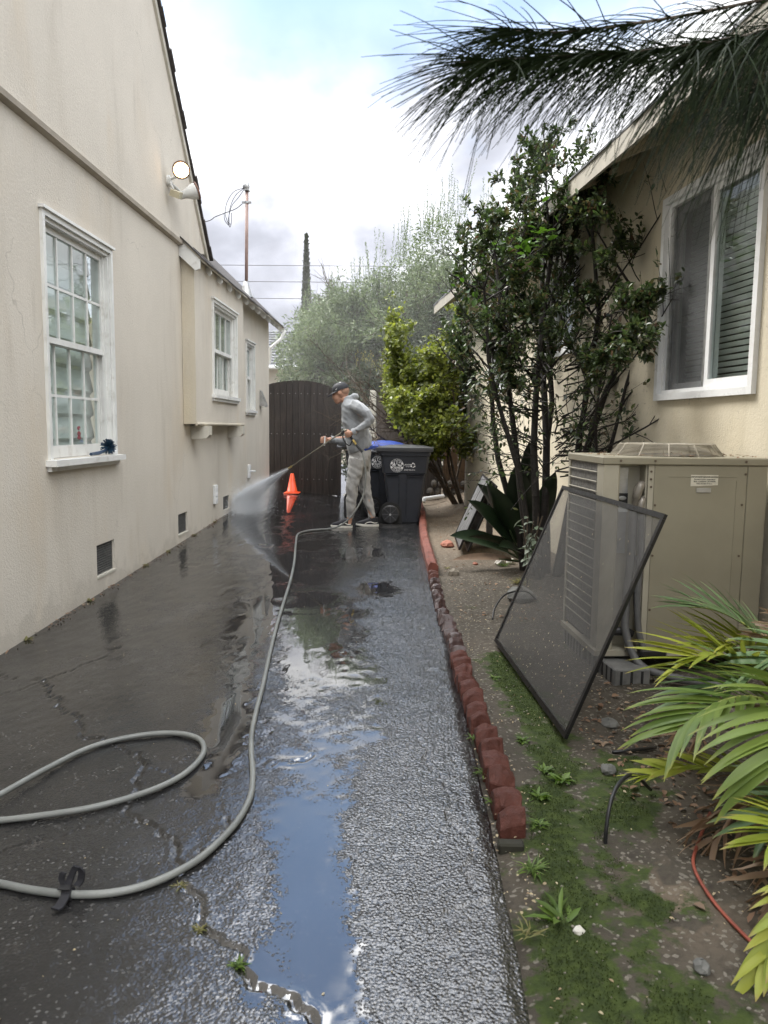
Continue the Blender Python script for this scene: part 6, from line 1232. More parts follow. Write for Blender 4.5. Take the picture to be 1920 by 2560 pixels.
def leaves_obj(name, P, D, Nn, L, Wd, mat, parent, **k):
    V, F = leaf_geo(np.array(P), np.array(D), np.array(Nn), np.array(L), np.array(Wd), **k); base = np.array(BASE.get(parent.name, (0, 0, 0))) if parent else np.zeros(3)
    me = bpy.data.meshes.new(name); V = V - base; li = []; ls = []; lt = []; s = 0
    for f in F:
        li.append(f.ravel()); m_ = f.shape[1]; ls.append(s + np.arange(len(f)) * m_); lt.append(np.full(len(f), m_)); s += f.size
    li, ls, lt = np.concatenate(li).astype(np.int32), np.concatenate(ls).astype(np.int32), np.concatenate(lt).astype(np.int32)
    me.vertices.add(len(V)); me.vertices.foreach_set('co', V.ravel()); me.loops.add(len(li)); me.loops.foreach_set('vertex_index', li); me.polygons.add(len(ls)); me.polygons.foreach_set('loop_start', ls); me.polygons.foreach_set('loop_total', lt); me.update(calc_edges=True); me.materials.append(mat)
    o = bpy.data.objects.new(name, me); COL.objects.link(o)
    if parent: o.parent = parent
    return o
def rv(r, s=1.0): return Vector((r.gauss(0, s), r.gauss(0, s), r.gauss(0, s)))
def grow(mb, r, p, d, L, rad, lev, top, tips, up=0.12, wob=0.16, kids=(3, 5), ratio=(0.5, 0.7), ang=(30, 60), nseg=5, sides=(8, 6, 4, 3)):
    """branching; tips collects (point, direction, level) along the last two levels"""
    pts = [Vector(p)]; d = Vector(d).normalized(); dirs = [d]
    for i in range(nseg):
        d = (d + rv(r, wob) + Vector((0, 0, up))).normalized(); pts.append(pts[-1] + d * L / nseg); dirs.append(d)
    rads = [rad * (1 - 0.62 * i / nseg) for i in range(nseg + 1)]; mb.tube(pts, rads, sides[min(lev, 3)], cap=False)
    if lev >= top - 1:
        for i in range(1, nseg + 1): tips.append((pts[i], dirs[i], lev))
        for i in range(nseg): tips.append(((pts[i] + pts[i + 1]) / 2, dirs[i], lev))
    if lev < top:
        for k in range(r.randint(*kids)):
            t = r.uniform(0.35, 1.0) * nseg; i = min(int(t), nseg - 1); q = pts[i].lerp(pts[i + 1], t - i); ax = dirs[i].orthogonal(); ax.rotate(Quaternion(dirs[i], r.uniform(0, 6.283))); dd = dirs[i].copy(); dd.rotate(Quaternion(ax, RAD(r.uniform(*ang))))
            grow(mb, r, q, dd, L * r.uniform(*ratio), max(0.0016, rads[i] * 0.6), lev + 1, top, tips, up, wob, kids, ratio, ang, nseg, sides)
M['darkbark'] = plain('near black wet bark', (0.022, 0.018, 0.015), 0.75, 0.3, 30, 0.6, 80, 0.004); M['bark'] = plain('brown bark', (0.085, 0.065, 0.045), 0.85, 0.3, 20, 0.6, 60, 0.005)
M['leaf_dark'] = leafmat('dark glossy shrub leaves', [(0.024, 0.037, 0.015), (0.036, 0.060, 0.020), (0.056, 0.090, 0.028), (0.042, 0.053, 0.034), (0.08, 0.115, 0.035), (0.09, 0.055, 0.033)], 0.34, 0.28)
M['leaf_fresh'] = leafmat('fresh green leaves', [(0.04, 0.085, 0.014), (0.065, 0.13, 0.02), (0.03, 0.06, 0.012)], 0.36, 0.3)
M['leaf_lime'] = leafmat('lime green hedge leaves', [(0.11, 0.14, 0.028), (0.17, 0.205, 0.038), (0.25, 0.275, 0.06), (0.07, 0.09, 0.022), (0.14, 0.155, 0.05)], 0.4, 0.45)
M['leaf_olive'] = leafmat('silver olive leaves', [(0.07, 0.10, 0.042), (0.125, 0.165, 0.075), (0.20, 0.245, 0.135), (0.045, 0.065, 0.028)], 0.5, 0.25)
M['leaf_yellow'] = leafmat('pale yellowing sprigs', [(0.34, 0.33, 0.10), (0.42, 0.38, 0.14), (0.24, 0.27, 0.08)], 0.5, 0.3)
def make_shrub():
    r = random.Random(21); S = thing('camellia_shrub', 'tall dark leaved multi stemmed shrub against the beige house', 'shrub', (1.28, 6.55, 0.05)); tr = MB(); tips = []
    stems = [((1.16, 6.5), (-0.20, 0.0, 1), 2.1, .032), ((1.20, 6.45), (-0.13, -0.05, 1), 2.5, .036), ((1.28, 6.6), (-0.02, 0.05, 1), 2.6, .038), ((1.34, 6.5), (0.06, -0.10, 1), 2.6, .036), ((1.40, 6.6), (0.10, 0.02, 1), 2.3, .034), ((1.10, 6.7), (-0.22, 0.12, 1), 2.0, .03), ((1.30, 6.7), (-0.06, 0.15, 1), 2.4, .034), ((1.42, 6.35), (0.16, -0.30, 1), 1.9, .020), ((1.18, 6.35), (-0.24, -0.12, 1), 1.8, .026), ((1.46, 6.4), (0.06, -0.42, 1), 1.6, .018)]
    for (x_, y_), d, L, rad in stems:
        # bare lower stem first
        p = Vector((x_, y_, sz(x_, y_) - 0.05)); dd = Vector(d).normalized(); p2 = p + dd * 0.75 + rv(r, .02); tr.tube([p, (p + p2) / 2 + rv(r, .015), p2], [rad * 1.15, rad, rad * .92], 10, cap=False)
        grow(tr, r, p2, dd, L, rad * .92, 0, 3, tips, up=0.07, wob=0.10, kids=(6, 9), ratio=(0.22, 0.40), ang=(25, 70), nseg=6)
    # sparse low twigs
    for k in range(84):
        a = r.uniform(0, 6.283); z = r.uniform(0.85, 2.1); grow(tr, r, (1.25 + 0.1 * math.cos(a), 6.5 + 0.1 * math.sin(a), z), (math.cos(a), math.sin(a) - .2, r.uniform(-.1, .5)), r.uniform(.4, .85), .007, 1, 2, tips, up=0.05, kids=(4, 6))
    # two long branches reaching over the window
    for p, d, L in (((1.5, 6.2, 1.9), (0.42, -0.75, 0.16), 1.35), ((1.45, 6.2, 2.15), (0.35, -0.6, 0.48), 1.2), ((1.42, 6.2, 1.2), (0.30, -0.55, 0.70), 1.35), ((1.5, 6.2, 1.05), (0.22, -0.75, 0.30), 1.2)): grow(tr, r, p, d, L, .010, 1, 2, tips, up=0.02, wob=.07, kids=(5, 7), ratio=(.22, .4))
    def inside(p):
        wall = RP + RD * 0; o_ = (p - RP).dot(RN); return o_ > 0.05 and p.x > 0.36 + 0.10 * abs(p.z - 2.3) and p.z < 3.9
    tr.build('trunk', M['darkbark'], S, smooth=True)
    P, D, Nn, L, Wd = [], [], [], [], []
    for p, d, lv in tips:
        e = ((p.x - 1.12) / 1.0) ** 2 + ((p.y - 6.45) / 1.1) ** 2 + ((p.z - 2.35) / 1.6) ** 2
        dens = 2 if p.z > 1.5 else 1
        if r.random() > (0.30 if p.z > 2.0 else 0.44 if p.z > 1.2 else .26): continue
        for k in range(r.randint(1, dens + 1)):
            dd = (d * 0.6 + rv(r, .55)).normalized(); q = p + rv(r, .012)
            if not inside(q + dd * .05): continue
            P.append(q); D.append(dd); Nn.append((Vector((0, 0, 1)) + rv(r, .45))); L.append(r.uniform(.034, .060)); Wd.append(L[-1] * r.uniform(.42, .55))
    print('shrub leaves', len(P), len(tips)); leaves_obj('crown', P, D, Nn, L, Wd, M['leaf_dark'], S, fold=.25, curl=.15)
    # fresh shoots near the front
    P, D, Nn, L, Wd = [], [], [], [], []
    for k in range(90):
        c_ = r.choice([(0.62, 6.0, 2.62), (0.85, 5.9, 2.66), (1.02, 5.9, 2.72), (0.5, 6.1, 2.3), (0.52, 6.0, 2.15), (0.95, 6.0, 2.55)]); q = Vector(c_) + rv(r, .075); P.append(q); D.append(Vector((r.gauss(0, 1), r.gauss(-.3, 1), r.gauss(0.1, .5)))); Nn.append(Vector((0, 0, 1)) + rv(r, .3)); L.append(r.uniform(.055, .095)); Wd.append(L[-1] * .55)
    leaves_obj('fresh_leaves', P, D, Nn, L, Wd, M['leaf_fresh'], S, fold=.2, curl=.15)
make_shrub()
def make_hedge():
    r = random.Random(33); S = thing('leafy_bush', 'lime green leafy bush overhanging the bins', 'bush', (1.0, 12.2, 0.1)); tr = MB(); tips = []
    for k in range(13):
        a = r.uniform(0, 6.283); p = Vector((1.0 + .15 * math.cos(a), 12.2 + .15 * math.sin(a), 0.05)); d = Vector((-0.26 + .38 * math.cos(a), -.28 + .35 * math.sin(a), 1)).normalized(); p2 = p + d * 0.35; tr.tube([p, p2], [.03, .024], 7, cap=False)
        grow(tr, r, p2, d, r.uniform(1.5, 2.3), .022, 0, 2, tips, up=.05, wob=.14, kids=(7, 11), ratio=(.26, .5), ang=(30, 80), nseg=6)
    tr.build('trunk', M['bark'], S)
    P, D, Nn, L, Wd = [], [], [], [], []
    for p, d, lv in tips:
        if p.z < 0.5 and r.random() < .6: continue
        if p.x < -0.30 + max(0, 1.6 - p.z) * .8 + .12 * r.random(): continue
        for k in range(r.randint(3, 6)):
            dd = (d * .5 + rv(r, .6)); P.append(p + rv(r, .035)); D.append(dd); Nn.append(Vector((0, -.4, 1)) + rv(r, .5)); L.append(r.uniform(.05, .085)); Wd.append(L[-1] * r.uniform(.55, .75))
    print('hedge leaves', len(P)); leaves_obj('crown', P, D, Nn, L, Wd, M['leaf_lime'], S, fold=.2, curl=.1)
make_hedge()
def make_olive():
    r = random.Random(44); S = thing('olive_tree', 'large silvery olive tree behind the gate', 'tree', (-0.4, 18.5, 0)); tr = MB(); tips = []
    tr.tube(catmull([(-0.4, 18.5, -.1), (-0.5, 18.5, 0.8), (-0.3, 18.6, 1.6)], 4), .17, 12, cap=False)
    for k in range(20):
        a = k / 20 * 6.283 + r.uniform(-.2, .2); p = Vector((-0.3, 18.6, 1.2 + r.random() * .8)); sp_ = r.uniform(.5, 1.25); d = Vector((sp_ * math.cos(a) - .12 + 0.15, sp_ * .7 * math.sin(a), 1)).normalized()
        grow(tr, r, p, d, r.uniform(1.9, 2.9) * (1.1 if math.cos(a) > 0 else 0.9), .07, 0, 2, tips, up=.06, wob=.13, kids=(8, 12), ratio=(.3, .55), ang=(25, 70), nseg=6)
    for k in range(60):
        x_ = r.uniform(-2.7, 2.2); grow(tr, r, (x_, 18 + r.uniform(-.8, .8), 2.3 + 0.6 * r.random()), (r.gauss(0, .5), r.gauss(-.4, .4), r.gauss(.1, .5)), r.uniform(.6, 1.1), .012, 1, 2, tips, up=-.02, kids=(5, 8))
    tr.build('trunk', M['bark'], S)
    P, D, Nn, L, Wd = [], [], [], [], []
    def top(x_): return float(np.interp(x_, [-3.1, -2.7, -2.0, -1.0, -.3, .3, 1.2, 2.4], [3.3, 3.9, 4.3, 4.9, 5.3, 6.1, 6.4, 6.0]))
    for p, d, lv in tips:
        if p.z > top(p.x) + r.uniform(-.3, .25) or p.x < -3.0 + r.uniform(-.2, .3) or p.z < 1.9: continue
        for k in range(r.randint(3, 5)): P.append(p + rv(r, .05)); D.append(d * .7 + rv(r, .45)); Nn.append(rv(r, 1) + Vector((0, 0, .5))); L.append(r.uniform(.08, .13)); Wd.append(r.uniform(.022, .034))
    # tall upright sprigs along the top
    for k in range(120):
        x_ = r.uniform(-2.4, 2.3); z0 = top(x_) - r.uniform(.2, .9); h = r.uniform(.5, 1.1) * (1 if x_ > -.9 else .55); p = Vector((x_, 18 + r.uniform(-.8, .6), z0)); d = Vector((r.gauss(0, .10), r.gauss(0, .1), 1)).normalized()
        for j in range(26):
            q = p + d * h * j / 26
            for s in range(2): P.append(q); D.append(d * 1.0 + rv(r, .5)); Nn.append(rv(r, 1)); L.append(r.uniform(.05, .08) * (1.15 - .5 * j / 26)); Wd.append(.016)
    # inner foliage mass
    for k in range(40000):
        x_ = r.uniform(-2.9, 2.6); t = top(x_); z = 1.75 + (t - 2.1) * r.random() ** .9; y_ = 18.2 + r.uniform(-1.2, 1.2)
        if vnoise(np.array([x_ * 1.0 + 30]), np.array([z + y_ * .5]), 1.7, 5)[0] < .46: continue
        P.append(Vector((x_, y_, z))); D.append(rv(r, .6) + Vector((0, 0, -.15))); Nn.append(rv(r, 1)); L.append(r.uniform(.08, .14)); Wd.append(r.uniform(.024, .036))
    print('olive leaves', len(P)); leaves_obj('crown', P, D, Nn, L, Wd, M['leaf_olive'], S, kind='thin', curl=.1)
    P, D, Nn, L, Wd = [], [], [], [], []
    for k in range(46):   # hanging pale sprays
        c_ = Vector((r.choice([-.9, -.6, -.35, -.75, -.5]) + r.gauss(0, .14), 16.8 + r.uniform(-.2, .2), r.uniform(2.2, 3.0)))
        for j in range(16): P.append(c_ + Vector((r.gauss(0, .02), r.gauss(0, .02), -.035 * j))); D.append(Vector((r.gauss(0, .6), r.gauss(0, .6), -.8))); Nn.append(rv(r, 1)); L.append(r.uniform(.05, .085)); Wd.append(.03)
    leaves_obj('hanging_sprays', P, D, Nn, L, Wd, M['leaf_yellow'], S, kind='thin')
make_olive()
def far_tree(name, label, cx_, cy_, h, rx, n, mat, seed, cat='tree', shape='col', z0=0.0, lw=.05):
    r = random.Random(seed); S = thing(name, label, cat, (cx_, cy_, 0)); tr = MB(); tr.tube([(cx_, cy_, -.2), (cx_, cy_, h * .6)], [rx * .25, rx * .08], 8); tr.build('trunk', M['bark'], S); P, D, Nn, L, Wd = [], [], [], [], []
    for k in range(n):
        t = r.random() ** .8; z = z0 + (h - z0) * t
        rr_ = rx * (min(1, (1 - t) * 2.0) ** .85 if shape == 'col' else math.sin(math.pi * min(1, t * .9 + .1)) ** .6) * (math.sqrt(r.random()) if shape != 'col' else r.uniform(.65, 1))
        a = r.uniform(0, 6.283); P.append(Vector((cx_ + rr_ * math.cos(a), cy_ + rr_ * math.sin(a), z))); D.append(Vector((math.cos(a) * .35, math.sin(a) * .35, 1)) + rv(r, .25) if shape == 'col' else rv(r, .7)); Nn.append(rv(r, 1)); L.append(r.uniform(2.5, 4.5) * lw); Wd.append(lw * r.uniform(.8, 1.4))
    leaves_obj('crown', P, D, Nn, L, Wd, mat, S, kind='thin', curl=.05)
M['leaf_cypress'] = leafmat('grey green cypress', [(0.075, 0.085, 0.065), (0.10, 0.115, 0.085), (0.055, 0.062, 0.048)], .7, .1)
far_tree('cypress_tree', 'slim pointed cypress rising beyond the olive tree', -5.05, 40, 10.95, 0.30, 9000, M['leaf_cypress'], 3)
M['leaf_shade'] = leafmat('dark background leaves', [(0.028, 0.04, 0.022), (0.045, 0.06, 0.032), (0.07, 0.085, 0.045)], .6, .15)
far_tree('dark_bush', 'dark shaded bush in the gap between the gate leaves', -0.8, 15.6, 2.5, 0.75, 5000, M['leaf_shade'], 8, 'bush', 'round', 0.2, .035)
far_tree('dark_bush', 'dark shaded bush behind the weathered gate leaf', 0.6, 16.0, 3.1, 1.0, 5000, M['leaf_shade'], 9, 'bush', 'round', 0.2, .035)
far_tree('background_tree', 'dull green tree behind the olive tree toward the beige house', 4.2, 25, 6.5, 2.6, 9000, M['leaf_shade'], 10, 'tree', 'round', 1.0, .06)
# far garage
GA = thing('garage', 'cream garage with grey shingle roof beyond the gate', 'garage', (-4.5, 22.5, 0))
m = MB(); m.box((-8, 22.2, -.2), (-2.2, 27, 3.0)); m.build('wall', M['stucco_far'], GA)
m = MB(); m.add([(-8.3, 21.85, 2.96), (-1.9, 21.85, 2.96), (-2.6, 24.6, 4.3), (-8.3, 24.6, 4.3)], [(0, 1, 2, 3)]); m.add([(-1.9, 21.85, 2.96), (-1.9, 27, 2.96), (-2.6, 24.6, 4.3)], [(0, 1, 2)]); ro = m.build('roof', M['shingle_grey'], GA)
for k in range(14):
    z = 2.97 + k * .096; y_ = 21.84 + k * .1965; s = MB(); s.box((-8.2, y_, z + .0), (-1.93 - .05 * k, y_ + .03, z + .022)); s.build('shingle_course', M['shingle_grey'], ro)
m = MB(); m.tube([(-8.3, 21.8, 2.93), (-1.85, 21.8, 2.93)], .05, 8); m.build('gutter', M['vinyl'], GA)
m = MB(); m.box((-6.4, 22.17, 0), (-3.9, 22.1995, 2.1)); m.build('garage_door', M['white'], GA)
for k, (z, sag) in enumerate(((9.15, .1), (8.3, .18), (7.45, .22))):
    m = MB(); m.tube([(-40 + 80 * t, 33 - 0.5 * k, z * .9 - .2 + sag * ((2 * t - 1) ** 2)) for t in np.linspace(0, 1, 17)], .014, 5); tag(m.build('power_line', M['wire'], org=(0, 33, z)), ('topmost' if k == 0 else 'middle' if k == 1 else 'lowest') + ' of the three power lines crossing the sky', 'cable', 'power lines in the distance')
# ------------------------------------------------ bird of paradise
def broad_leaf(parent, base, d, L, W_, droop, mat, seed, stalk=.35):
    r = random.Random(seed); m = MB(); d = Vector(d).normalized(); p = Vector(base); n = 12; pts = []; dirs = []
    tot = L * (1 + stalk)
    for i in range(n + 1):
        pts.append(p.copy()); dirs.append(d.copy()); d = (d + Vector((0, 0, -droop / n))).normalized(); p = p + d * tot / n
    m.tube(pts[:6], [.014, .013, .012, .011, .010, .009], 6); m.build('stalk', M['stalk'], parent)
    m = MB(); vs_ = []; i0 = max(1, int(n * stalk / (1 + stalk))); rows = list(range(i0, n + 1)); side = dirs[i0].cross(Vector((0, 0, 1))).normalized(); side.rotate(Quaternion(dirs[i0], r.uniform(-.9, .9)))
    for j, i in enumerate(rows):
        t = j / (len(rows) - 1); w = W_ / 2 * (math.sin(math.pi * min(1, t * .93 + .07)) ** .75) + .0015; s = (side - dirs[i] * side.dot(dirs[i])).normalized(); u = s.cross(dirs[i]).normalized()
        if u.z < 0: u = -u
        vs_ += [pts[i] + s * w + u * w * .42, pts[i] + s * w * .5 + u * w * .14, pts[i], pts[i] - s * w * .5 + u * w * .14, pts[i] - s * w + u * w * .42]
    k = len(rows); m.add(vs_, [(a * 5 + b_, a * 5 + b_ + 1, a * 5 + 6 + b_, a * 5 + 5 + b_) for a in range(k - 1) for b_ in range(4)]); return m.build('leaf', mat, parent, smooth=True)
M['stalk'] = plain('green stalk', (0.05, 0.075, 0.03), .5); 
g = NG('broad dark leaf'); nz = g.noise(5, 4); g.set(color=g.mix(g.ramp(nz, .35, .65), (0.011, 0.021, 0.010), (0.021, 0.037, 0.016)), rough=.42, spec=.4); M['broad'] = g.mat
M['dead'] = plain('dead brown leaf', (0.14, 0.09, 0.055), .8, .3, 12, .3); M['dustleaf'] = plain('grey dusted leaf', (0.16, 0.18, 0.15), .65, .2, 12, .2)
BP = thing('bird_of_paradise_plant', 'broad leaved dark green plant fanning out below the shrub', 'plant', (1.16, 6.9, 0.05))
for k, (dx, dy, dz_, L, W_, dr) in enumerate([(-0.60, -.15, .85, .60, .27, .35), (-.40, -.3, .95, .66, .26, .3), (-.80, -.2, .55, .58, .20, .5), (-.50, .2, .9, .66, .26, .3), (-.2, -.3, 1.0, .74, .26, .25), (-.05, -.2, 1.0, .85, .2, .12), (-.75, -.45, .62, .58, .16, .5), (.15, -.35, 1.0, .7, .18, .25), (-.35, -.55, .5, .5, .14, .6), (-.7, -.1, .15, .55, .12, .3)]):
    broad_leaf(BP, (1.17 + rnd.uniform(-.05, .05), 6.9 + rnd.uniform(-.06, .06), 0.05), (dx, dy, dz_), L, W_, dr, M['broad'] if k != 9 else M['dead'], 100 + k)
m = MB()
DS = thing('dusty_seedling', 'grey dusted leafy seedling at the foot of the shrub', 'plant', (1.02, 6.15, 0.05))
r = random.Random(5); P, D, Nn, L, Wd = [], [], [], [], []; st = MB()
for k in range(6):
    a = r.uniform(0, 6.28); p = Vector((1.03, 6.1, .03)); q = p + Vector((.10 * math.cos(a), .10 * math.sin(a) - .03, r.uniform(.3, .62))); st.tube([p, (p + q) / 2 + rv(r, .02), q], .005, 5)
    for j in range(9): P.append(p.lerp(q, r.uniform(.35, 1))); D.append(Vector((r.gauss(0, 1), r.gauss(-.4, 1), r.gauss(-.1, .4)))); Nn.append(Vector((0, 0, 1)) + rv(r, .4)); L.append(r.uniform(.06, .10)); Wd.append(L[-1] * .48)
st.build('stem', M['bark'], DS); leaves_obj('leaves', P, D, Nn, L, Wd, leafmat('dusted leaves', [(0.13, 0.16, 0.12), (0.22, 0.25, 0.20), (0.09, 0.13, 0.07)], .6, .2), DS, fold=.2, curl=.25)
# ------------------------------------------------ palm
M['palm_leaf'] = None
def palmmat(name, a, b_, tipc):
    g = NG(name); r_ = g.objrand(); nz = g.noise(3, 3); col = g.mix(g.ramp(r_, 0, 1, 0, 1, False), a, b_); at = g.attr('t'); col = g.mix(g.ramp(at, .78, 1.0, 0, .75), col, tipc); col = g.mix(g.ramp(nz, .5, .7, 0, .35), col, tuple(min(1, x * 1.5) for x in b_)); g.set(color=col, rough=.46, spec=.4)
    tl = g.n('ShaderNodeBsdfTranslucent'); g.link(col, tl.inputs[0]); ms = g.n('ShaderNodeMixShader'); ms.inputs[0].default_value = .3; g.link(g.p.outputs[0], ms.inputs[1]); g.link(tl.outputs[0], ms.inputs[2]); g.link(ms.outputs[0], g.out.inputs[0]); return g.mat
M['palm_green'] = palmmat('palm leaflet green', (0.10, 0.165, 0.032), (0.17, 0.235, 0.045), (0.32, 0.32, 0.08)); M['palm_yellow'] = palmmat('palm leaflet yellow green', (0.24, 0.30, 0.035), (0.34, 0.36, 0.05), (0.30, 0.20, 0.08)); M['palm_blue'] = palmmat('palm leaflet cool green', (0.10, 0.18, 0.075), (0.14, 0.22, 0.09), (0.26, 0.28, 0.12)); M['palm_dead'] = palmmat('dead palm leaflet', (0.20, 0.125, 0.075), (0.34, 0.235, 0.15), (0.26, 0.18, 0.11)); M['rachis'] = plain('yellow green rib', (0.25, 0.28, 0.07), .45, .15)
PB = Vector((1.52, 2.72, 0.0)); PALM = thing('palm_clump', 'bright green feather palm clump in front of the air conditioner', 'palm', tuple(PB))
def frond(base, tip, arch_, mat, nl, ll, lw, seed, droop=.25, spread=58, ncol=1.0, curlr=.0):
    r = random.Random(seed); base, tip = Vector(base), Vector(tip) + Vector((.05, 0, -.06 if tip[2] > .35 else 0)); nl = int(nl * 1.2); n = 14; mid = (base + tip) / 2 + Vector((0, 0, arch_)); pts = [base.lerp(mid, t).lerp(mid.lerp(tip, t), t) for t in [i / n for i in range(n + 1)]]
    m = MB(); m.tube(pts, [.0085 * (1 - .75 * i / n) for i in range(n + 1)], 6); ro_ = m.build('frond', M['rachis'] if mat is not M['palm_dead'] else M['dead'], PALM, smooth=True)
    for s in (-1, 1):
        for k in range(nl):
            t = .26 + .74 * (k + .5 * (s > 0)) / nl; t = min(t, .998); i = min(int(t * n), n - 1); p = pts[i].lerp(pts[i + 1], t * n - i); d = (pts[i + 1] - pts[i]).normalized(); sd = d.cross(Vector((0, 0, 1))).normalized() * s; up = sd.cross(d) * s
            if up.z < 0: up = -up
            an = RAD(spread * (1.05 - .55 * t) + r.uniform(-5, 5)); dd = (d * math.cos(an) + sd * math.sin(an) + up * r.uniform(.12, .32)).normalized(); L = .94 * ll * (.62 + .5 * math.sin(math.pi * min(1, .15 + .8 * t))) * r.uniform(.9, 1.08); w = .9 * lw * r.uniform(.85, 1.1); q = p.copy(); q0 = q; m = MB(); ns = 7; vs_ = []; tv = []; wd = dd.cross(up).normalized(); wd.rotate(Quaternion(dd, r.uniform(-.35, .35)))
            if mat is M['palm_dead']: wd.rotate(Quaternion(dd, r.uniform(-1.5, 1.5)))
            for j in range(ns + 1):
                u = j / ns; ww = w / 2 * min(1, u * 7 + .28) * (1 - max(0, u - .55) / .45) ** .8 + .0006; nn_ = dd.cross(wd).normalized(); nn_ = nn_ if nn_.z > 0 else -nn_; vs_ += [q + wd * ww + nn_ * ww * .28, q, q - wd * ww + nn_ * ww * .28]; tv += [u] * 3
                dd = (dd + Vector((0, 0, -droop * (.5 + u) / ns)) + rv(r, curlr)).normalized(); wd = (wd - dd * wd.dot(dd)).normalized(); q = q + dd * L / ns
            m.add(vs_, [(a * 3 + b_, a * 3 + b_ + 1, a * 3 + 4 + b_, a * 3 + 3 + b_) for a in range(ns) for b_ in range(2)]); lo_ = m.build('leaflet', mat, ro_, smooth=True); at = lo_.data.attributes.new('t', 'FLOAT', 'POINT'); at.data.foreach_set('value', tv)
PG, PY, PBL, PD = M['palm_green'], M['palm_yellow'], M['palm_blue'], M['palm_dead']
frond((1.55, 2.85, .1), (0.98, 2.75, .47), .30, PY, 15, .30, .026, 1, .22)
frond((1.52, 2.60, .1), (0.86, 2.40, .30), .36, PG, 15, .32, .030, 2, .55)
frond((1.50, 2.45, .15), (0.98, 2.02, .34), .42, PG, 15, .34, .034, 3, .7)
frond((1.62, 2.9, .2), (1.12, 3.05, .62), .22, PBL, 14, .28, .022, 4, .25)
frond((1.55, 2.75, .15), (1.02, 2.62, .38), .30, PBL, 14, .28, .024, 5, .3)
frond((1.40, 2.55, .02), (0.76, 2.44, .12), .12, PY, 12, .15, .026, 6, .2, 40)
frond((1.30, 2.10, .02), (0.92, 1.88, .22), .16, PY, 14, .22, .022, 7, .25, 45)
frond((1.34, 1.98, .20), (0.80, 1.66, .02), .22, PY, 13, .17, .026, 8, .3, 32)
frond((1.75, 2.75, .25), (1.55, 2.9, .72), .15, PG, 12, .32, .028, 9, .3)
frond((1.75, 2.5, .25), (1.30, 2.15, .48), .30, PG, 13, .32, .032, 10, .6)
frond((1.85, 2.6, .25), (1.22, 2.62, .52), .26, PBL, 14, .30, .026, 15, .4)
frond((1.80, 2.35, .2), (1.22, 2.30, .30), .26, PG, 14, .32, .030, 16, .6)
frond((1.60, 3.0, .15), (1.18, 2.88, .50), .22, PY, 13, .28, .026, 17, .3)
frond((1.55, 2.2, .1), (1.02, 2.10, .16), .22, PBL, 13, .28, .028, 18, .5)
frond((1.36, 2.36, .22), (0.92, 2.24, .02), .08, PD, 13, .24, .020, 11, .6, 35, curlr=.14)
frond((1.30, 2.05, .18), (0.98, 1.95, .03), .06, PD, 12, .24, .020, 12, .5, 40, curlr=.14)
frond((1.42, 2.9, .2), (1.10, 2.85, .12), .10, PD, 11, .26, .018, 13, .3, 40, curlr=.12)
frond((1.7, 2.85, .3), (1.42, 2.95, .52), .12, PD, 10, .24, .020, 14, .4, 45, curlr=.14)
# ------------------------------------------------ pine branch over the viewer
def make_pine():
    r = random.Random(9); S = thing('pine_branch', 'drooping long needled pine branch hanging into the sky', 'branch', (0.9, 1.65, 2.05)); br_ = MB(); V = []; F = []
    axes = []
    mains = [[(1.25, 1.75, 2.22), (0.85, 1.66, 2.10), (0.52, 1.60, 2.02), (0.30, 1.56, 1.985), (0.10, 1.53, 1.96)], [(1.15, 1.66, 2.24), (0.85, 1.58, 2.09), (0.66, 1.54, 2.02), (0.52, 1.52, 1.97)], [(1.20, 1.85, 2.22), (0.95, 1.74, 2.08), (0.80, 1.70, 2.01), (0.70, 1.68, 1.96)], [(1.0, 1.70, 2.22), (0.62, 1.66, 2.12), (0.34, 1.64, 2.07), (0.18, 1.62, 2.06)]]
    for mi, mn in enumerate(mains):
        P = catmull(mn, 8); br_.tube(P, [.0028 * (1 - .75 * i / len(P)) + .0010 for i in range(len(P))], 6); axes.append(P)
    br_.build('stem', M['bark'], S)
    lm = MB(); lm.tube(catmull([(0.98, 1.70, 2.222), (1.2, 1.72, 2.232), (1.5, 1.3, 2.45), (1.8, 0.3, 2.8), (2.0, -2.5, 3.2), (2.2, -6.0, 3.4)], 6), [.007 + .0012 * i for i in range(31)], 8); lm.build('limb', M['bark'], S, smooth=True)
    def needle(p, d, L, dr):
        n = 7; d = d.normalized(); sd = d.cross(Vector((0, 1, 0.2))); sd = sd.normalized() if sd.length > 1e-3 else Vector((1, 0, 0)); u2 = sd.cross(d).normalized(); o = len(V); w = r.uniform(.0011, .0017)
        for j in range(n + 1):
            k = 1 - .6 * j / n; V.extend([p + sd * w * k, p - sd * w * .5 * k + u2 * w * .87 * k, p - sd * w * .5 * k - u2 * w * .87 * k]); d = (d + Vector((0, 0, -dr / n))).normalized(); p = p + d * L / n
        for j in range(n):
            for k in range(3): F.append((o + j * 3 + k, o + j * 3 + (k + 1) % 3, o + j * 3 + 3 + (k + 1) % 3, o + j * 3 + 3 + k))
    for mi, P in enumerate(axes):
        N_ = [760, 300, 280, 300][mi]
        for k in range(N_):
            t = r.random() ** .8 * (len(P) - 2); i = int(t); p = P[i].lerp(P[i + 1], t - i); d = (P[i + 1] - P[i]).normalized(); nd = (d * r.uniform(.55, 1.3) + rv(r, .42) + Vector((-.06, 0, -.30))).normalized(); right = min(1, max(0, (p.x - .35) / .4))
            if nd.z > .35: nd.z *= .3
            needle(p, nd, r.uniform(.15, .27) + .14 * right * r.random(), r.uniform(.1, .75) + .7 * right)
    m = MB(); m.v = [tuple(p) for p in V]; m.f = F; m.m = [0] * len(F); o = m.build('needles', leafmat('dark pine needles', [(0.016, 0.028, 0.012), (0.026, 0.042, 0.016), (0.035, 0.055, 0.02)], .6, .15, .15), S); o['kind'] = 'stuff'
make_pine()
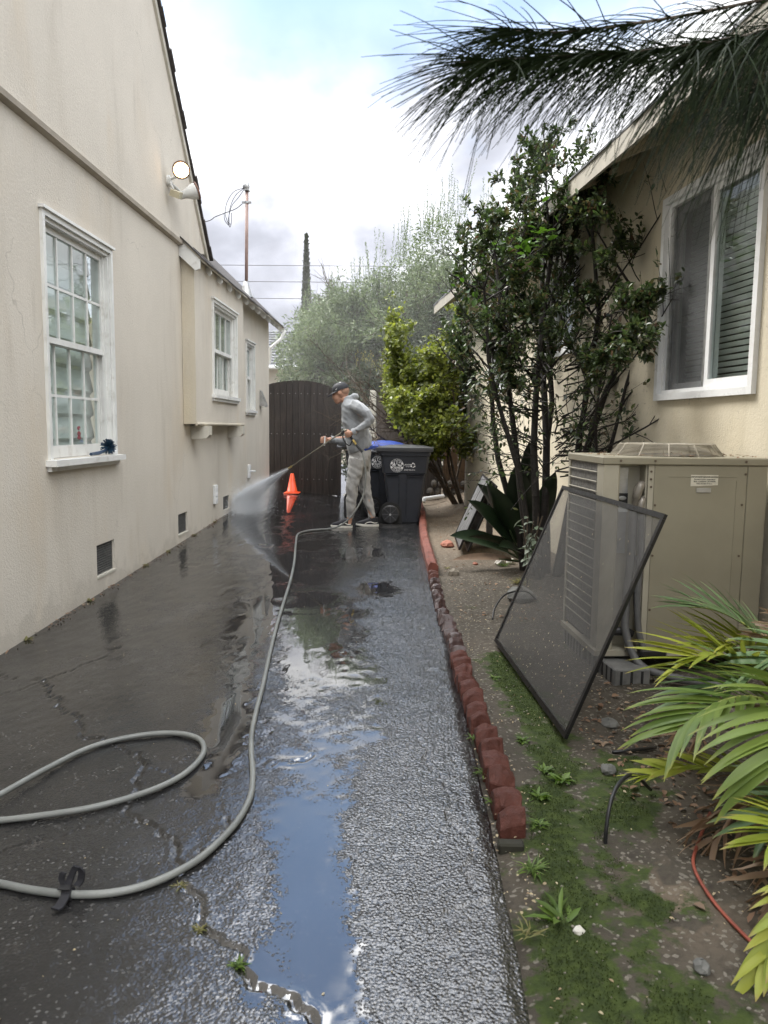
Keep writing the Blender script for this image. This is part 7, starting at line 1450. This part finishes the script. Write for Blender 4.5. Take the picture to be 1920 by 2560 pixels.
# ------------------------------------------------ weeds, moss, litter
M['weed'] = leafmat('weed green', [(0.07, 0.13, 0.02), (0.13, 0.20, 0.035), (0.05, 0.09, 0.015)], .5, .3); M['drygrass'] = leafmat('dry grass', [(0.20, 0.17, 0.06), (0.13, 0.14, 0.04), (0.26, 0.22, 0.10)], .6, .3)
def tuft(x_, y_, z_, n, L, W_, mat, label, name='weed', broad=False, seed=0):
    r = random.Random(seed); P, D, Nn, Ls, Ws = [], [], [], [], []
    for k in range(n):
        a = r.uniform(0, 6.283); e = r.uniform(.2, 1.0); P.append(Vector((x_ + r.gauss(0, L * .14), y_ + r.gauss(0, L * .14), z_))); D.append(Vector((math.cos(a), math.sin(a), e))); Nn.append(Vector((0, 0, 1)) + rv(r, .25)); l = L * r.uniform(.6, 1.1); Ls.append(l); Ws.append(W_ * r.uniform(.7, 1.2))
    o = leaves_obj(name, [p - Vector((x_, y_, z_)) for p in P], D, Nn, Ls, Ws, mat, None, kind='oval' if broad else 'thin', curl=.3); o.location = (x_, y_, z_); return tag(o, label, 'weed')
W = M['weed']; DG = M['drygrass']
for i, (x_, y_, n, L, w, mat, lb_, br_) in enumerate([(0.40, 2.11, 46, .055, .006, W, 'bright grass tuft just before the near end of the edging', 0), (0.46, 2.36, 40, .05, .006, W, 'grassy weed beside the last red brick', 0), (0.50, 2.55, 26, .045, .016, W, 'small leafy weed in the litter left of the moss strip', 1), (0.61, 2.70, 22, .055, .02, W, 'leafy weed with round leaves beyond the moss strip', 1), (0.56, 2.78, 30, .04, .012, W, 'small grey green weed near the edging bricks', 1), (0.44, 1.90, 12, .085, .02, W, 'flat rosette weed on bare soil near the driveway', 1), (0.335, 1.82, 18, .05, .005, DG, 'dry grass tuft at the crumbling driveway edge', 0), (0.325, 2.72, 34, .05, .005, W, 'grass sprouting between asphalt and red bricks', 0), (0.33, 2.50, 26, .045, .005, W, 'grass sprig under the second red brick', 0), (0.31, 3.05, 22, .04, .006, W, 'small weed in the edging gap farther back', 0), (0.52, 3.05, 22, .035, .012, W, 'tiny leafy weed in the moss by the bricks', 1), (0.95, 6.95, 60, .07, .006, W, 'grassy tuft beside the white stones', 0), (1.0, 6.2, 90, .10, .007, DG, 'yellowish grass clump under the shrub by the screen', 0), (0.88, 5.75, 60, .08, .006, DG, 'dry grass clump beside the grey stone', 0), (0.50, 3.85, 40, .04, .006, W, 'short grass patch beside the screen corner', 0), (-0.60, 1.965, 30, .028, .004, DG, 'dry moss tuft in the wet crack under the hose', 0), (-0.495, 1.785, 34, .028, .004, DG, 'mossy tuft where the wet crack bends', 0), (-0.372, 1.665, 46, .030, .005, W, 'small green tuft beside the puddle', 0), (0.93, 1.72, 10, .07, .028, W, 'round leaved weed at the right picture edge', 1), (0.43, 6.9, 30, .045, .005, DG, 'dry tuft where red curb meets dark bricks', 0)]):
    tuft(x_, y_, sz(x_, y_) if x_ > .3 else dz(x_, y_) - .004, n, L, w, mat, lb_, seed=200 + i, broad=bool(br_))
for i, (y_, lb_) in enumerate([(4.55, 'dry weed tuft at the wall foot nearest the viewer'), (5.5, 'dry weed tuft at the wall foot just before the first vent'), (6.75, 'dry weed tuft at the wall foot between the first two vents'), (7.4, 'brown weed tuft at the wall foot before the second vent'), (8.35, 'dry weed tuft at the wall foot past the second vent'), (9.3, 'dry weed tuft at the wall foot below the outlet cover')]): tuft(XW + .02, y_, dz(XW, y_), 40, .045, .006, DG, lb_, seed=300 + i)
def moss_blades():
    r = np.random.RandomState(4); n = 60000; x_ = r.uniform(.32, 1.0, n); y_ = r.uniform(1.3, 4.4, n); mm = moss_amt(x_, y_) + .5 * (fbm(x_, y_, 30, 3, 77) - .5); k = mm > .66; x_, y_ = x_[k], y_[k]; n = len(x_); z_ = soil_z(x_, y_) + .003
    P = np.stack([x_, y_, z_], 1); D = r.normal(0, .5, (n, 3)); D[:, 2] = 1; N_ = r.normal(0, 1, (n, 3)); o = leaves_obj('moss', P, D, N_, r.uniform(.004, .009, n), r.uniform(.002, .004, n), leafmat('moss', [(0.022, 0.034, 0.008), (0.036, 0.052, 0.011), (0.055, 0.075, 0.016)], .8, .3), None, kind='thin'); tag(o, 'soft green moss carpet on the damp soil', 'moss', kind='stuff'); print('moss', n)
moss_blades()
def scatter(name, label, n, xr, yr, size, mat, seed, onroad=False, thick=0.0, bias=None, cat='litter'):
    r = np.random.RandomState(seed); x_ = r.uniform(*xr, n); y_ = yr[0] + (yr[1] - yr[0]) * r.rand(n) ** 1.5
    if bias is not None: k = bias(x_, y_) > r.rand(n); x_, y_ = x_[k], y_[k]
    n = len(x_); z_ = (drive_z(x_, y_) + .002) if onroad else (soil_z(x_, y_) + .007); P = np.stack([x_, y_, z_], 1); D = r.normal(0, 1, (n, 3)); D[:, 2] *= .18; N_ = r.normal(0, .25, (n, 3)); N_[:, 2] = 1; L = r.uniform(*size, n)
    if thick:
        m = MB()
        for p, l in zip(P, L): m.ell(p + np.array([0, 0, l * .2]), (l * r.uniform(.4, .6), l * r.uniform(.35, .5), l * .35), None, 6, 4)
        o = m.build(name, mat)
    else: o = leaves_obj(name, P, D, N_, L, L * r.uniform(.4, .7, n), mat, None, fold=.3, curl=.15)
    tag(o, label, cat, kind='stuff')
scatter('fallen_petals', 'small pale petals strewn over the soil', 1100, (.33, 1.25), (1.25, 6.5), (.005, .016), M['petal'], 1, bias=lambda x_, y_: np.clip(3.2 * (fbm(x_, y_, 4.5, 4, 99) - .42), .05, 1))
scatter('fallen_petals', 'pale petals and crumbs along the edging bricks', 330, (.30, .46), (1.9, 7.5), (.006, .014), M['petal'], 2)
M['drylitter'] = leafmat('dry brown leaves', [(0.16, 0.085, 0.05), (0.24, 0.15, 0.09), (0.11, 0.065, 0.04), (0.34, 0.25, 0.17)], .7, .15)
scatter('leaf_litter', 'dry brown leaf litter under the palm and screen', 1900, (.75, 1.7), (1.6, 4.2), (.014, .045), M['drylitter'], 3, bias=lambda x_, y_: np.clip(1.3 * np.exp(-((x_ - 1.05) / .3) ** 2 - ((y_ - 3.2) / .45) ** 2) + .8 * np.exp(-((x_ - 1.15) / .22) ** 2 - ((y_ - 2.4) / .6) ** 2), 0, 1))
scatter('leaf_litter', 'brown leaf scraps scattered on the back soil', 500, (.4, 1.5), (5.0, 12.5), (.012, .04), M['drylitter'], 4)
scatter('soil_gravel', 'fine pale grit and pebbles in the soil', 520, (.33, 1.3), (1.25, 5.5), (.003, .010), plain('pale grit', (0.19, 0.175, 0.145), .85, .3, 40, .2), 5, thick=1)
scatter('driveway_bits', 'tiny pale petals stuck on the wet asphalt', 170, (-2.2, .28), (1.3, 8), (.004, .010), M['petal'], 6, onroad=True)
scatter('cover_debris', 'x', 1, (50, 51), (50, 51), (.01, .02), M['petal'], 7) if False else None
# leaves lying on top of the air conditioner
r = np.random.RandomState(8); n = 120; th = r.uniform(0, .86, n); Pn = np.stack([1.045 + th, 3.95 + r.uniform(.0, .6, n) + th * .07, np.full(n, 1.140)], 1); o = leaves_obj('cover_litter', Pn, np.stack([r.normal(0, 1, n), r.normal(0, 1, n), r.normal(0, .15, n)], 1), np.tile([0, 0, 1.], (n, 1)) + r.normal(0, .2, (n, 3)), r.uniform(.012, .04, n), r.uniform(.006, .018, n), M['drylitter'], None); tag(o, 'dry leaf scraps on top of the air conditioner', 'litter', kind='stuff')

# crumbs and dead bits gathered in the joint at the foot of the left wall
r = np.random.RandomState(12); n = 420; yj = r.uniform(3.8, 12.5, n); yj = yj[fbm(yj, yj * 0, 2.5, 3, 5) + r.rand(len(yj)) * .5 > .72]; n = len(yj); xj = XW + .012 + np.abs(r.normal(0, .02, n)); o = leaves_obj('joint_debris', np.stack([xj, yj, drive_z(xj, yj) + .006], 1), np.stack([r.normal(0, 1, n), r.normal(0, 1, n), np.abs(r.normal(0, .4, n))], 1), np.tile([0.3, 0, 1.], (n, 1)) + r.normal(0, .3, (n, 3)), r.uniform(.01, .035, n), r.uniform(.006, .014, n), M['drylitter'], None); tag(o, 'brown crumbs gathered at the foot of the cream wall', 'litter', kind='stuff')
